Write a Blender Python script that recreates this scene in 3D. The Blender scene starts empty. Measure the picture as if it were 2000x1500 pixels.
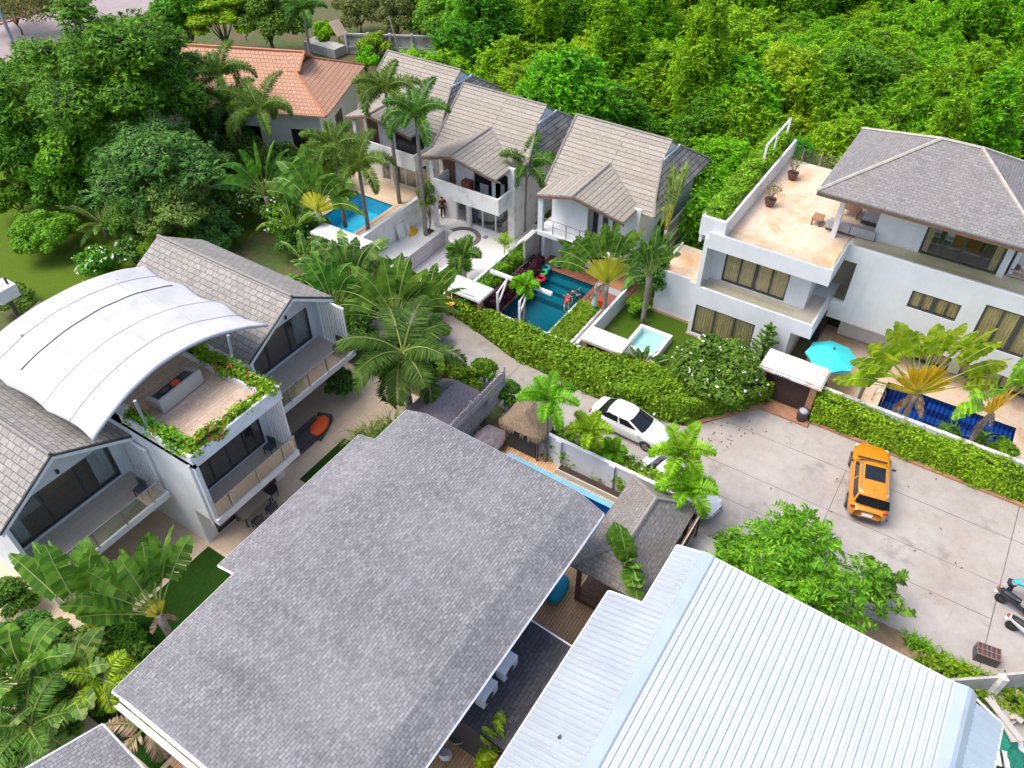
import bpy, bmesh, math, random
import numpy as np
from mathutils import Vector, Matrix, Euler
rad = math.radians
S = bpy.context.scene
# ------------------------------------------------------------------ camera, light, exposure
CH = 31.0; FPX = 1545.0; PITCH = rad(43.15); AZ = rad(-57.0)
cam = bpy.data.cameras.new("camera"); camo = bpy.data.objects.new("camera", cam)
S.collection.objects.link(camo); S.camera = camo
camo.location = (0, 0, CH); camo.rotation_euler = (math.pi/2 - PITCH, 0, AZ)
cam.sensor_width = 36; cam.lens = 36*FPX/2000; cam.clip_start = 0.5; cam.clip_end = 3000
W = bpy.data.worlds.new("World"); S.world = W; W.use_nodes = True
nt = W.node_tree; bg = nt.nodes['Background']
sky = nt.nodes.new('ShaderNodeTexSky'); sky.sky_type = 'NISHITA'; sky.sun_disc = False
SUN_EL, SUN_AZ = rad(62), rad(128)      # azimuth measured from +X towards +Y: light comes from the left of the picture
sky.sun_elevation = SUN_EL; sky.sun_rotation = math.pi/2 - SUN_AZ
sky.dust_density = 4.0; sky.air_density = 1.0; sky.ozone_density = 1.0
nt.links.new(sky.outputs[0], bg.inputs[0]); bg.inputs[1].default_value = 0.15
sl = bpy.data.lights.new("sun", 'SUN'); so = bpy.data.objects.new("sun", sl); S.collection.objects.link(so)
sl.energy = 1.35; sl.angle = rad(35); sl.color = (1, 0.96, 0.9)
so.rotation_euler = Vector((math.cos(SUN_AZ)*math.cos(SUN_EL), math.sin(SUN_AZ)*math.cos(SUN_EL), math.sin(SUN_EL))).to_track_quat('Z', 'Y').to_euler()
S.view_settings.view_transform = 'Standard'; S.view_settings.look = 'None'
S.view_settings.exposure = 0.92; S.view_settings.gamma = 1.0
S.render.engine = 'CYCLES'
S.cycles.max_bounces = 6; S.cycles.diffuse_bounces = 5; S.cycles.glossy_bounces = 3; S.cycles.transmission_bounces = 4; S.cycles.transparent_max_bounces = 8

# ------------------------------------------------------------------ helpers
COL = S.collection
_cp, _sp = math.cos(PITCH), math.sin(PITCH)
def at(px, py, z=0.0):
    "world point at height z seen in the direction of photo pixel (px,py): used to read off ground positions"
    a = (px-1000)/FPX; b = -(py-750)/FPX
    dx, dy, dz = a, _cp+b*_sp, -_sp+b*_cp
    t = (z-CH)/dz; x, y = dx*t, dy*t
    c, s = math.cos(AZ), math.sin(AZ)
    return Vector((x*c - y*s, x*s + y*c, z))

def tag(o, label=None, cat=None, group=None, kind=None):
    if label: o['label'] = label
    if cat: o['category'] = cat
    if group: o['group'] = group
    if kind: o['kind'] = kind
    return o

def thing(name, label, cat, loc=(0, 0, 0), rz=0, group=None):
    o = bpy.data.objects.new(name, None); COL.objects.link(o)
    o.empty_display_size = 0.3
    o.location = loc; o.rotation_euler = (0, 0, rz)
    return tag(o, label, cat, group)

def dup(root, loc=None, rz=None, label=None, scale=None):
    kids = {}
    for ob in COL.objects:
        if ob.parent is not None: kids.setdefault(ob.parent.name, []).append(ob)
    def rec(o, par):
        c = o.copy(); COL.objects.link(c)
        if par: c.parent = par
        for k in kids.get(o.name, []): rec(k, c)
        return c
    r = rec(root, None)
    if loc is not None: r.location = loc
    if rz is not None: r.rotation_euler = (0, 0, rz)
    if scale is not None: r.scale = (scale,)*3 if not hasattr(scale, '__len__') else scale
    if label: r['label'] = label
    return r

class MB:
    "mesh builder: collects faces, links them as ONE object"
    def __init__(s): s.v = []; s.f = []
    def add(s, vs, fs):
        n = len(s.v); s.v += [tuple(p) for p in vs]; s.f += [tuple(i+n for i in f) for f in fs]; return s
    def box(s, x0, x1, y0, y1, z0, z1):
        if x0 > x1: x0, x1 = x1, x0
        if y0 > y1: y0, y1 = y1, y0
        if z0 > z1: z0, z1 = z1, z0
        return s.add([(x0,y0,z0),(x1,y0,z0),(x1,y1,z0),(x0,y1,z0),(x0,y0,z1),(x1,y0,z1),(x1,y1,z1),(x0,y1,z1)],
              [(0,3,2,1),(4,5,6,7),(0,1,5,4),(1,2,6,5),(2,3,7,6),(3,0,4,7)])
    def fbox(s, face, a0, a1, d0, d1, z0, z1):
        return s.box(d0, d1, a0, a1, z0, z1) if face == 'x' else s.box(a0, a1, d0, d1, z0, z1)
    def wall(s, face, a0, a1, d0, d1, z0, z1, holes=()):
        if a0 > a1: a0, a1 = a1, a0
        A = sorted({a0, a1, *[min(max(h[k], a0), a1) for h in holes for k in (0, 1)]})
        Z = sorted({z0, z1, *[min(max(h[k], z0), z1) for h in holes for k in (2, 3)]})
        for i in range(len(A)-1):
            for j in range(len(Z)-1):
                am, zm = (A[i]+A[i+1])/2, (Z[j]+Z[j+1])/2
                if any(min(h[0],h[1]) < am < max(h[0],h[1]) and h[2] < zm < h[3] for h in holes): continue
                s.fbox(face, A[i], A[i+1], d0, d1, Z[j], Z[j+1])
        return s
    def sheet(s, x0, x1, y0, y1, z, holes=()):
        X = sorted({x0, x1, *[min(max(h[k], x0), x1) for h in holes for k in (0, 1)]})
        Y = sorted({y0, y1, *[min(max(h[k], y0), y1) for h in holes for k in (2, 3)]})
        for i in range(len(X)-1):
            for j in range(len(Y)-1):
                xm, ym = (X[i]+X[i+1])/2, (Y[j]+Y[j+1])/2
                if any(h[0] < xm < h[1] and h[2] < ym < h[3] for h in holes): continue
                s.add([(X[i],Y[j],z),(X[i+1],Y[j],z),(X[i+1],Y[j+1],z),(X[i],Y[j+1],z)], [(0,1,2,3)])
        return s
    def poly(s, pts): return s.add(pts, [tuple(range(len(pts)))])
    def prism(s, pts, z0, z1):
        a = sum(pts[i][0]*pts[(i+1)%len(pts)][1]-pts[(i+1)%len(pts)][0]*pts[i][1] for i in range(len(pts)))
        if a < 0: pts = pts[::-1]
        n = len(pts)
        return s.add([(p[0],p[1],z0) for p in pts]+[(p[0],p[1],z1) for p in pts],
              [tuple(range(n))[::-1], tuple(range(n, 2*n))]+[(i,(i+1)%n,n+(i+1)%n,n+i) for i in range(n)])
    def slab(s, pts, th=0.12):
        "planar 3D polygon given a vertical thickness below it"
        pts = [Vector(p) for p in pts]; n = len(pts)
        a = sum(pts[i].x*pts[(i+1)%n].y-pts[(i+1)%n].x*pts[i].y for i in range(n))
        if a < 0: pts = pts[::-1]
        lo = [p-Vector((0,0,th)) for p in pts]
        return s.add(lo+pts, [tuple(range(n))[::-1], tuple(range(n, 2*n))]+[(i,(i+1)%n,n+(i+1)%n,n+i) for i in range(n)])
    def tube(s, path, r, n=6, cap=True):
        path = [Vector(p) for p in path]; m = len(path)
        rs = r if hasattr(r, '__len__') else [r]*m
        base = len(s.v); prev = None
        for i, p in enumerate(path):
            d = (path[min(i+1, m-1)]-path[max(i-1, 0)]).normalized()
            ref = Vector((0,0,1)) if abs(d.z) < 0.95 else Vector((1,0,0))
            a = d.cross(ref).normalized() if prev is None else (prev-d*prev.dot(d)).normalized()
            prev = a; b = d.cross(a)
            for k in range(n):
                t = 2*math.pi*k/n; s.v.append(tuple(p+(a*math.cos(t)+b*math.sin(t))*rs[i]))
        for i in range(m-1):
            for k in range(n):
                k2 = (k+1) % n
                s.f.append((base+i*n+k, base+i*n+k2, base+(i+1)*n+k2, base+(i+1)*n+k))
        if cap:
            s.f.append(tuple(base+k for k in range(n))[::-1]); s.f.append(tuple(base+(m-1)*n+k for k in range(n)))
        return s
    def lathe(s, prof, c=(0,0,0), n=16):
        base = len(s.v)
        for r, z in prof:
            for k in range(n):
                t = 2*math.pi*k/n; s.v.append((c[0]+r*math.cos(t), c[1]+r*math.sin(t), c[2]+z))
        for i in range(len(prof)-1):
            for k in range(n):
                k2 = (k+1) % n; s.f.append((base+i*n+k, base+i*n+k2, base+(i+1)*n+k2, base+(i+1)*n+k))
        s.f.append(tuple(base+k for k in range(n))[::-1]); s.f.append(tuple(base+(len(prof)-1)*n+k for k in range(n)))
        return s
    def grid(s, P):
        "P: rows of points -> surface"
        m, n = len(P), len(P[0]); base = len(s.v)
        for r in P: s.v += [tuple(p) for p in r]
        for i in range(m-1):
            for j in range(n-1): s.f.append((base+i*n+j, base+i*n+j+1, base+(i+1)*n+j+1, base+(i+1)*n+j))
        return s
    def blob(s, c, r, n=10, m=6):
        prof = [(math.sin(math.pi*i/m), -math.cos(math.pi*i/m)) for i in range(m+1)]
        prof[0] = (0.02, -1); prof[-1] = (0.02, 1); b = len(s.v)
        s.lathe(prof, (0,0,0), n)
        for i in range(b, len(s.v)):
            p = s.v[i]; s.v[i] = (c[0]+p[0]*r[0], c[1]+p[1]*r[1], c[2]+p[2]*r[2])
        return s
    def xf(s, M, start=0):
        for i in range(start, len(s.v)): s.v[i] = tuple(M @ Vector(s.v[i]))
        return s
    def build(s, name, mat, parent=None, org=None, smooth=False, bevel=0, sub=0, uv=True):
        if org is None: org = tuple(parent.matrix_basis.translation) if (parent and parent.type == 'EMPTY' and parent.rotation_euler.z == 0) else (parent.get('_o') if parent and '_o' in parent else (0,0,0))
        me = bpy.data.meshes.new(name)
        me.from_pydata([(p[0]-org[0], p[1]-org[1], p[2]-org[2]) for p in s.v], [], s.f); me.update()
        if uv and s.f:
            ul = me.uv_layers.new(name='UVMap'); dat = np.zeros((len(me.loops), 2), np.float32)
            for p in me.polygons:
                n = p.normal
                t = Vector((1,0,0)) if abs(n.z) > 0.9995 else Vector((0,0,1)).cross(n).normalized()
                b = n.cross(t)
                for li in p.loop_indices:
                    q = me.vertices[me.loops[li].vertex_index].co; dat[li] = (q.dot(t), q.dot(b))
            ul.data.foreach_set('uv', dat.ravel())
        if smooth: me.polygons.foreach_set('use_smooth', [True]*len(me.polygons))
        o = bpy.data.objects.new(name, me); COL.objects.link(o)
        me.materials.append(mat)
        if parent: o.parent = parent
        if bevel:
            md = o.modifiers.new('bevel', 'BEVEL'); md.width = bevel; md.segments = 2; md.limit_method = 'ANGLE'
        if sub:
            md = o.modifiers.new('sub', 'SUBSURF'); md.levels = sub; md.render_levels = sub
        return o

ORG = {}
def B(mb, name, mat, parent, **k):
    "build a part under a thing (or a sub-part under a part) in the thing's frame"
    org = k.pop('org', None)
    if org is None:
        p = parent
        while p.parent: p = p.parent
        org = tuple(p.location)
    return mb.build(name, mat, parent, org=org, **k)

# ------------------------------------------------------------------ materials
def N(nt, t, **kw):
    n = nt.nodes.new('ShaderNode'+t)
    for k, v in kw.items(): setattr(n, k, v)
    return n
def base(name):
    m = bpy.data.materials.new(name); m.use_nodes = True
    t = m.node_tree; return m, t, t.nodes['Principled BSDF']
def c4(c): return (c[0], c[1], c[2], 1)
def mixc(t, fac, a, b, mode='MIX'):
    n = N(t, 'MixRGB', blend_type=mode)
    for k, x in ((0, fac), (1, a), (2, b)):
        if hasattr(x, 'links') or hasattr(x, 'is_linked'): t.links.new(x, n.inputs[k])
        else: n.inputs[k].default_value = x if k == 0 else c4(x)
    return n.outputs[0]
def noise(t, scale, vec=None, detail=4, rough=.6, dim=None):
    n = N(t, 'TexNoise'); n.inputs['Scale'].default_value = scale; n.inputs['Detail'].default_value = detail; n.inputs['Roughness'].default_value = rough
    if vec is not None: t.links.new(vec, n.inputs['Vector'])
    return n.outputs[0]
def ramp(t, x, a, b):
    n = N(t, 'MapRange'); n.inputs[1].default_value = a; n.inputs[2].default_value = b; n.clamp = True
    t.links.new(x, n.inputs[0]); return n.outputs[0]
def coord(t, kind='Object', scale=None, rot=None):
    n = N(t, 'TexCoord'); o = n.outputs[kind]
    if scale or rot:
        m = N(t, 'Mapping'); t.links.new(o, m.inputs[0])
        if scale: m.inputs['Scale'].default_value = scale
        if rot: m.inputs['Rotation'].default_value = rot
        o = m.outputs[0]
    return o
def bump(t, b, h, strength=.3, dist=.02):
    n = N(t, 'Bump'); n.inputs['Strength'].default_value = strength; n.inputs['Distance'].default_value = dist
    t.links.new(h, n.inputs['Height']); t.links.new(n.outputs[0], b.inputs['Normal'])

def plain(name, c, rough=.6, metal=0, c2=None, scale=2.0, lo=.35, hi=.65, bmp=0, bscale=40, spec=None, coat=0, streak=None, sfac=.2, scol=None):
    m, t, b = base(name)
    b.inputs['Roughness'].default_value = rough; b.inputs['Metallic'].default_value = metal
    if spec is not None: b.inputs['Specular IOR Level'].default_value = spec
    if coat: b.inputs['Coat Weight'].default_value = coat; b.inputs['Coat Roughness'].default_value = .05
    v = coord(t)
    c2 = c2 or tuple(x*.86 for x in c)
    f = ramp(t, noise(t, scale, v, 6, .65), lo, hi)
    col = mixc(t, f, c2, c)
    if streak: col = mixc(t, mul(t, ramp(t, noise(t, 1.0, coord(t, 'Object', streak), 7, .7), .5, .72), sfac), col, scol or tuple(x*.35 for x in c))
    t.links.new(col, b.inputs['Base Color'])
    if bmp: bump(t, b, noise(t, bscale, v, 3), bmp, .01)
    return m

def bricky(name, ca, cb, mortar, bw, rh, msize=.02, rough=.8, stain=None, sscale=.35, slo=.45, shi=.7, off=.5, bmp=.5, bias=0, tone=.25, smix=.7, spec=.3, streak=None, sfac=.3):
    m, t, b = base(name); b.inputs['Roughness'].default_value = rough; b.inputs['Specular IOR Level'].default_value = spec
    uv = coord(t, 'UV')
    k = N(t, 'TexBrick'); t.links.new(uv, k.inputs['Vector']); k.offset = off
    k.inputs['Color1'].default_value = c4(ca); k.inputs['Color2'].default_value = c4(cb); k.inputs['Mortar'].default_value = c4(mortar)
    k.inputs['Scale'].default_value = 1; k.inputs['Mortar Size'].default_value = msize; k.inputs['Mortar Smooth'].default_value = .3
    k.inputs['Bias'].default_value = bias; k.inputs['Brick Width'].default_value = bw; k.inputs['Row Height'].default_value = rh
    col = k.outputs[0]
    ob = coord(t)
    f = ramp(t, noise(t, sscale, ob, 8, .7), slo, shi)
    if stain: col = mixc(t, mul(t, f, smix), col, stain)
    f2 = ramp(t, noise(t, 9, ob, 4, .7), .3, .7)
    col = mixc(t, tone, col, mixc(t, f2, (.12,.12,.12), (.9,.9,.9)), 'OVERLAY')
    if streak: col = mixc(t, mul(t, ramp(t, noise(t, 1.0, coord(t, 'Object', streak), 7, .7), .48, .72), sfac), col, tuple(x*.4 for x in cb))
    t.links.new(col, b.inputs['Base Color'])
    inv = N(t, 'Math', operation='SUBTRACT'); inv.inputs[0].default_value = 1; t.links.new(k.outputs['Fac'], inv.inputs[1])
    if bmp: bump(t, b, inv.outputs[0], bmp, .03)
    return m
def mul(t, x, v):
    n = N(t, 'Math', operation='MULTIPLY'); t.links.new(x, n.inputs[0]); n.inputs[1].default_value = v; return n.outputs[0]

def glassy(name, tint=(.9,.95,.95), fac=.12, rough=.02):
    m = bpy.data.materials.new(name); m.use_nodes = True; t = m.node_tree; t.nodes.clear()
    o = N(t, 'OutputMaterial'); tr = N(t, 'BsdfTransparent'); gl = N(t, 'BsdfGlossy'); mx = N(t, 'MixShader'); lw = N(t, 'LayerWeight')
    tr.inputs[0].default_value = c4(tint); gl.inputs['Roughness'].default_value = rough; lw.inputs[0].default_value = .25
    ad = N(t, 'Math', operation='MULTIPLY_ADD'); t.links.new(lw.outputs['Fresnel'], ad.inputs[0]); ad.inputs[1].default_value = .6; ad.inputs[2].default_value = fac
    ad.use_clamp = True
    t.links.new(ad.outputs[0], mx.inputs[0]); t.links.new(tr.outputs[0], mx.inputs[1]); t.links.new(gl.outputs[0], mx.inputs[2]); t.links.new(mx.outputs[0], o.inputs[0])
    return m

def watermat(name, tint, rough=.04, fac=.04):
    m = bpy.data.materials.new(name); m.use_nodes = True; t = m.node_tree; t.nodes.clear()
    o = N(t, 'OutputMaterial'); tr = N(t, 'BsdfTransparent'); gl = N(t, 'BsdfGlossy'); mx = N(t, 'MixShader'); lw = N(t, 'LayerWeight')
    tr.inputs[0].default_value = c4(tint); gl.inputs['Roughness'].default_value = rough; lw.inputs[0].default_value = .2
    bp = N(t, 'Bump'); bp.inputs['Strength'].default_value = .25; bp.inputs['Distance'].default_value = .05
    t.links.new(noise(t, 3.5, coord(t), 3), bp.inputs['Height']); t.links.new(bp.outputs[0], gl.inputs['Normal']); t.links.new(bp.outputs[0], lw.inputs['Normal'])
    t.links.new(lw.outputs['Fresnel'], mx.inputs[0]); t.links.new(tr.outputs[0], mx.inputs[1]); t.links.new(gl.outputs[0], mx.inputs[2]); t.links.new(mx.outputs[0], o.inputs[0])
    return m

M = {}
M['white'] = plain('white_render', (.72,.735,.76), .7, c2=(.65,.665,.69), scale=.8, bmp=.08, bscale=30, streak=(1.6,1.6,.22), sfac=.16, scol=(.34,.33,.31))
M['whitetrim'] = plain('white_trim', (.82,.82,.83), .5, c2=(.74,.74,.75), scale=3)
M['greywall'] = plain('grey_white_wall', (.74,.76,.79), .7, c2=(.66,.68,.71), scale=.7, streak=(1.8,1.8,.25), sfac=.2, scol=(.28,.27,.26))
M['weather'] = plain('weathered_white', (.74,.73,.71), .75, c2=(.50,.47,.43), scale=1.1, lo=.3, hi=.5)
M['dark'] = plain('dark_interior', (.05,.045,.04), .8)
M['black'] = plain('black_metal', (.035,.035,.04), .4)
M['charcoal'] = plain('charcoal_frame', (.06,.065,.075), .45)
M['brownwall'] = plain('brown_render', (.36,.30,.22), .8)
M['tan'] = bricky('tan_paving', (.62,.49,.36), (.55,.43,.31), (.45,.35,.26), .6, .6, .01, .7, stain=(.36,.28,.2), sscale=.5, bmp=.1, off=0, tone=.1, smix=.4)
M['beige'] = bricky('beige_deck_tile', (.68,.55,.42), (.62,.5,.38), (.5,.4,.3), .9, .45, .006, .6, stain=(.55,.25,.07), sscale=.33, slo=.47, shi=.64, bmp=.1, tone=.12, smix=.75)
M['balcony'] = bricky('balcony_tile', (.47,.40,.33), (.43,.365,.30), (.36,.3,.25), .6, .6, .006, .7, bmp=.05, tone=.1, off=0)
M['whitetile'] = bricky('white_terrace_tile', (.75,.74,.72), (.70,.69,.67), (.6,.59,.57), .6, .6, .006, .5, stain=(.58,.55,.5), sscale=.4, bmp=.05, off=0, tone=.1, smix=.5)
M['wood'] = bricky('wood_deck', (.78,.50,.28), (.64,.39,.21), (.12,.07,.04), 2.4, .14, .012, .55, stain=(.3,.17,.09), sscale=.6, bmp=.2, tone=.25, smix=.5)
M['brownfloor'] = bricky('interior_wood_floor', (.40,.27,.18), (.33,.22,.15), (.06,.04,.03), 1.6, .14, .008, .4, bmp=.05)
M['palewood'] = bricky('pale_wood_deck', (.60,.47,.37), (.50,.38,.29), (.33,.25,.18), 1.2, .2, .008, .6, stain=(.42,.25,.16), sscale=.7, bmp=.1, tone=.25, smix=.55)
M['reddeck'] = bricky('red_brown_deck', (.26,.11,.07), (.21,.085,.055), (.08,.03,.02), 2, .13, .012, .6, bmp=.2)
M['shingle'] = bricky('grey_asphalt_shingle', (.255,.253,.265), (.17,.168,.177), (.10,.10,.105), .23, .125, .012, .9, stain=(.37,.36,.37), sscale=.22, slo=.4, shi=.75, bmp=.35, tone=.35, smix=.35, spec=.15, streak=(1.3,.16,1), sfac=.32)
M['shingle_tan'] = bricky('warm_grey_shingle', (.345,.33,.31), (.275,.262,.247), (.13,.12,.11), .46, .30, .02, .9, stain=(.30,.25,.20), sscale=.4, slo=.45, shi=.7, bmp=.5, tone=.3, smix=.3, spec=.15, streak=(.3,1.6,1), sfac=.25)
M['shingle_dark'] = bricky('dark_shingle', (.085,.085,.095), (.06,.06,.068), (.035,.035,.04), .34, .17, .012, .9, bmp=.3, spec=.15)
M['villatile'] = bricky('beige_grey_roof_tile', (.345,.31,.262), (.285,.257,.22), (.16,.14,.12), 9, .34, .03, .85, stain=(.25,.215,.18), sscale=.5, slo=.5, shi=.75, bmp=.6, tone=.35, smix=.5, spec=.15)
M['villatile_m'] = bricky('mildewed_roof_tile', (.36,.345,.32), (.29,.28,.26), (.085,.08,.075), 9, .34, .03, .9, stain=(.09,.09,.085), sscale=.9, slo=.4, shi=.62, bmp=.6, tone=.45, smix=.75, spec=.15)
M['whroof'] = bricky('grey_brown_shingle', (.25,.242,.24), (.195,.19,.188), (.12,.11,.107), .34, .16, .012, .9, stain=(.27,.235,.21), sscale=.5, slo=.42, shi=.7, bmp=.35, tone=.3, smix=.3, spec=.15)
M['hipcap'] = plain('pale_ridge_cap', (.50,.46,.40), .8, c2=(.37,.34,.3), scale=3)
M['redtile'] = bricky('terracotta_roof_tile', (.53,.315,.21), (.47,.27,.175), (.27,.13,.085), .33, .36, .03, .8, stain=(.40,.225,.145), sscale=.35, slo=.45, shi=.75, bmp=.6, tone=.3, smix=.6, spec=.2)
M['glass'] = glassy('clear_glass', (.93,.95,.94), .03)
M['glassdoor'] = glassy('door_glass', (.93,.96,.96), .05)
M['glassdark'] = plain('dark_window_glass', (.02,.024,.03), .06, spec=.7)
M['railglass'] = glassy('railing_glass', (.93,.95,.92), .03)
M['curtain'] = plain('gold_curtain', (.84,.67,.39), .85, c2=(.7,.54,.3), scale=3)
M['sheer'] = plain('pale_curtain', (.60,.66,.66), .85)
M['steel'] = plain('brushed_steel', (.45,.45,.45), .35, .7)
M['greypost'] = plain('grey_blue_steel_post', (.30,.35,.42), .5)
M['soil'] = plain('dark_soil', (.075,.05,.035), .95, c2=(.04,.027,.02), scale=4, bmp=.5, bscale=12)
M['brick'] = plain('terracotta_kerb', (.45,.225,.13), .85, c2=(.30,.155,.095), scale=2, bmp=.3, bscale=15)
M['gatebrown'] = plain('dark_brown_gate', (.055,.032,.027), .6, c2=(.035,.02,.018), scale=6)
M['thatch'] = plain('brown_thatch', (.27,.20,.13), .95, c2=(.15,.11,.075), scale=9, bmp=.9, bscale=30)
M['thatchgrey'] = plain('mauve_grey_thatch', (.30,.255,.275), .95, c2=(.20,.165,.175), scale=7, bmp=.9, bscale=22)
M['bamboo'] = plain('grey_bamboo', (.64,.60,.585), .75, c2=(.40,.37,.36), scale=9)
M['woodpost'] = plain('brown_timber', (.20,.115,.07), .7, c2=(.13,.075,.05), scale=6)
M['concrete'] = plain('grey_concrete', (.46,.44,.42), .85, c2=(.28,.27,.255), scale=1.3, lo=.3, hi=.6, bmp=.2)
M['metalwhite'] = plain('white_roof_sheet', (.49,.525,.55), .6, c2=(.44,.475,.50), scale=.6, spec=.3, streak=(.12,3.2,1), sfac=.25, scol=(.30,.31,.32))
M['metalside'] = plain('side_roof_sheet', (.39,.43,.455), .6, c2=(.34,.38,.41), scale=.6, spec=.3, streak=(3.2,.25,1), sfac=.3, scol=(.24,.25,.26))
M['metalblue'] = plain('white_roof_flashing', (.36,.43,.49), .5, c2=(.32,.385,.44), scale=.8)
M['teal'] = plain('turquoise_cloth', (.045,.60,.66), .7, c2=(.035,.53,.59))
M['orange'] = plain('orange_cloth', (.85,.13,.02), .7, c2=(.75,.10,.015))
M['greyfab'] = plain('grey_fabric', (.40,.40,.42), .9, c2=(.34,.34,.36), scale=8)
M['wicker'] = plain('pale_grey_wicker', (.48,.45,.43), .85, c2=(.38,.36,.34), scale=25, bmp=.4, bscale=60)
M['darkfurn'] = plain('charcoal_furniture', (.055,.06,.075), .6)
M['ceramic'] = plain('grey_ceramic', (.30,.33,.37), .45, c2=(.22,.24,.28), scale=5)
M['potred'] = plain('brown_glazed_pot', (.16,.06,.04), .3, c2=(.11,.04,.03))
M['bark'] = plain('palm_bark', (.30,.265,.225), .9, c2=(.19,.16,.135), scale=6, bmp=.5, bscale=14)
M['barkd'] = plain('tree_bark', (.20,.16,.12), .9, c2=(.12,.095,.07), scale=6, bmp=.5, bscale=14)
M['whitefabric'] = plain('white_membrane', (.55,.55,.56), .65, c2=(.46,.455,.445), scale=.5, lo=.35, hi=.6, spec=.3)
# ------------------------------------------------------------------ setting: ground, road, paths, lawns
POOLS = {  # x0,x1,y0,y1
 'cyan': (33.6, 39.3, 36.2, 39.6), 'dry': (31.9, 38.7, 28.3, 31.0), 'teal': (32.6, 38.6, 18.6, 22.2),
 'navy': (37.05, 39.6, -6.75, -.02), 'blue': (20.5, 22.85, 4.5, 14.9)}
HOLES = list(POOLS.values())
def struct(name, mb, mat): return tag(mb.build(name, mat), kind='structure')

gm, t, b = base('ground_cover')
v = coord(t)
f = ramp(t, noise(t, .35, v, 8, .7), .4, .62); f2 = ramp(t, noise(t, 2.5, v, 6, .7), .3, .7)
t.links.new(mixc(t, f, mixc(t, f2, (.035,.075,.012), (.08,.13,.02)), mixc(t, f2, (.09,.06,.035), (.16,.11,.06))), b.inputs['Base Color'])
b.inputs['Roughness'].default_value = .95; bump(t, b, noise(t, 14, v, 5), .6, .05)
g = MB(); g.sheet(-20, 60, -40, 70, -.06, HOLES)
for r in ((-400,-20,-600,600), (60,1200,-600,600), (-20,60,-600,-40), (-20,60,70,600)): g.sheet(*r, -.06)
struct('ground', g, gm)

def grassmat(name, a, bb, dry=(.16,.13,.05), lo=.55, hi=.75):
    m, t, b = base(name); v = coord(t)
    f = ramp(t, noise(t, 7, v, 8, .8), .3, .7); f2 = ramp(t, noise(t, .5, v, 6, .65), lo, hi)
    t.links.new(mixc(t, f2, mixc(t, f, a, bb), dry), b.inputs['Base Color'])
    b.inputs['Roughness'].default_value = .95; b.inputs['Specular IOR Level'].default_value = .1
    bump(t, b, noise(t, 45, v, 4), .9, .06); return m
M['lawn'] = grassmat('lawn_grass', (.045,.10,.008), (.10,.185,.018))
M['lawnfar'] = grassmat('garden_lawn', (.07,.13,.01), (.13,.20,.02), lo=.6, hi=.8)
M['turf'] = grassmat('dark_turf', (.014,.05,.006), (.035,.095,.012), (.03,.06,.01))

# concrete parking court
cm, t, b = base('parking_concrete'); v = coord(t)
n1 = ramp(t, noise(t, .22, v, 9, .68), .38, .66); n2 = ramp(t, noise(t, 1.3, v, 8, .75), .35, .7); n3 = ramp(t, noise(t, .5, coord(t, 'Object', (1,1,1), (0,0,1.2)), 7, .7), .56, .74)
col = mixc(t, n1, (.295,.262,.240), (.405,.372,.345))
col = mixc(t, mul(t, n2, .6), col, (.46,.43,.40))
n4 = ramp(t, noise(t, .16, coord(t, 'Object', (1.4,.8,1)), 5, .6), .54, .68)
col = mixc(t, mul(t, n3, .8), col, (.15,.135,.125)); col = mixc(t, mul(t, n4, .5), col, (.36,.28,.215))
sp = ramp(t, noise(t, 5.5, v, 3, .6), .66, .74); col = mixc(t, mul(t, sp, .6), col, (.12,.105,.1)); ty = ramp(t, noise(t, 1.0, coord(t, 'Object', (.25,2.2,1), (0,0,.15)), 6, .7), .6, .75); col = mixc(t, mul(t, ty, .35), col, (.17,.15,.14)); sp2 = ramp(t, noise(t, 24, v, 4, .7), .45, .7); col = mixc(t, mul(t, sp2, .22), col, (.20,.18,.165))
t.links.new(col, b.inputs['Base Color']); b.inputs['Roughness'].default_value = .85; b.inputs['Specular IOR Level'].default_value = .2; bump(t, b, noise(t, 20, v, 6), .25, .01)
M['court'] = cm
p = MB(); p.poly([(x,y,0) for x,y in ((21,-30),(34.3,-30),(34.4,5.4),(30.0,8.4),(29.3,12.5),(29.6,19),(31,24.4),(30.6,28),(27,29),(26.2,19),(25.3,15.5),(25.2,9),(24.9,6.3),(23.4,5.6),(23.3,2.0),(21,2))])
struct('parking_court', p, cm)
j = MB()
for a, c, w in (((31.6,-30),(31.6,6.6),.03), ((28.6,-30),(28.6,8.2),.025), ((26.55,-7.63),(26.55,5),.03), ((34.2,-7.72),(23.7,-7.60),.035), ((31.6,.1),(26.5,.1),.03), ((26.55,-3.0),(23.6,-3.0),.02), ((34,-16),(22,-16),.03), ((29.4,12.5),(25.2,12.5),.03), ((29.6,18.5),(26.2,18.5),.03)):
    a = Vector(a); c = Vector(c); d = (c-a).normalized(); nn = Vector((-d.y, d.x))*w/2
    pts = [a+nn, a-nn, c-nn, c+nn]; j.poly([(q.x,q.y,.004) for q in pts])
struct('road_joints', j, plain('joint_tar', (.17,.145,.13), .9, c2=(.07,.06,.055), scale=.4))
s_ = MB(); s_.poly([(x,y,.006) for x,y in ((23.5,-1.8),(23.75,-2.7),(23.8,-4.4),(23.4,-5.4),(23.1,-6.0),(18,-6),(18,1.0),(22.8,.2))]); struct('dirt_strip', s_, plain('sandy_soil', (.36,.245,.15), .95, c2=(.20,.135,.085), scale=1.3, bmp=.4, bscale=10))
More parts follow.
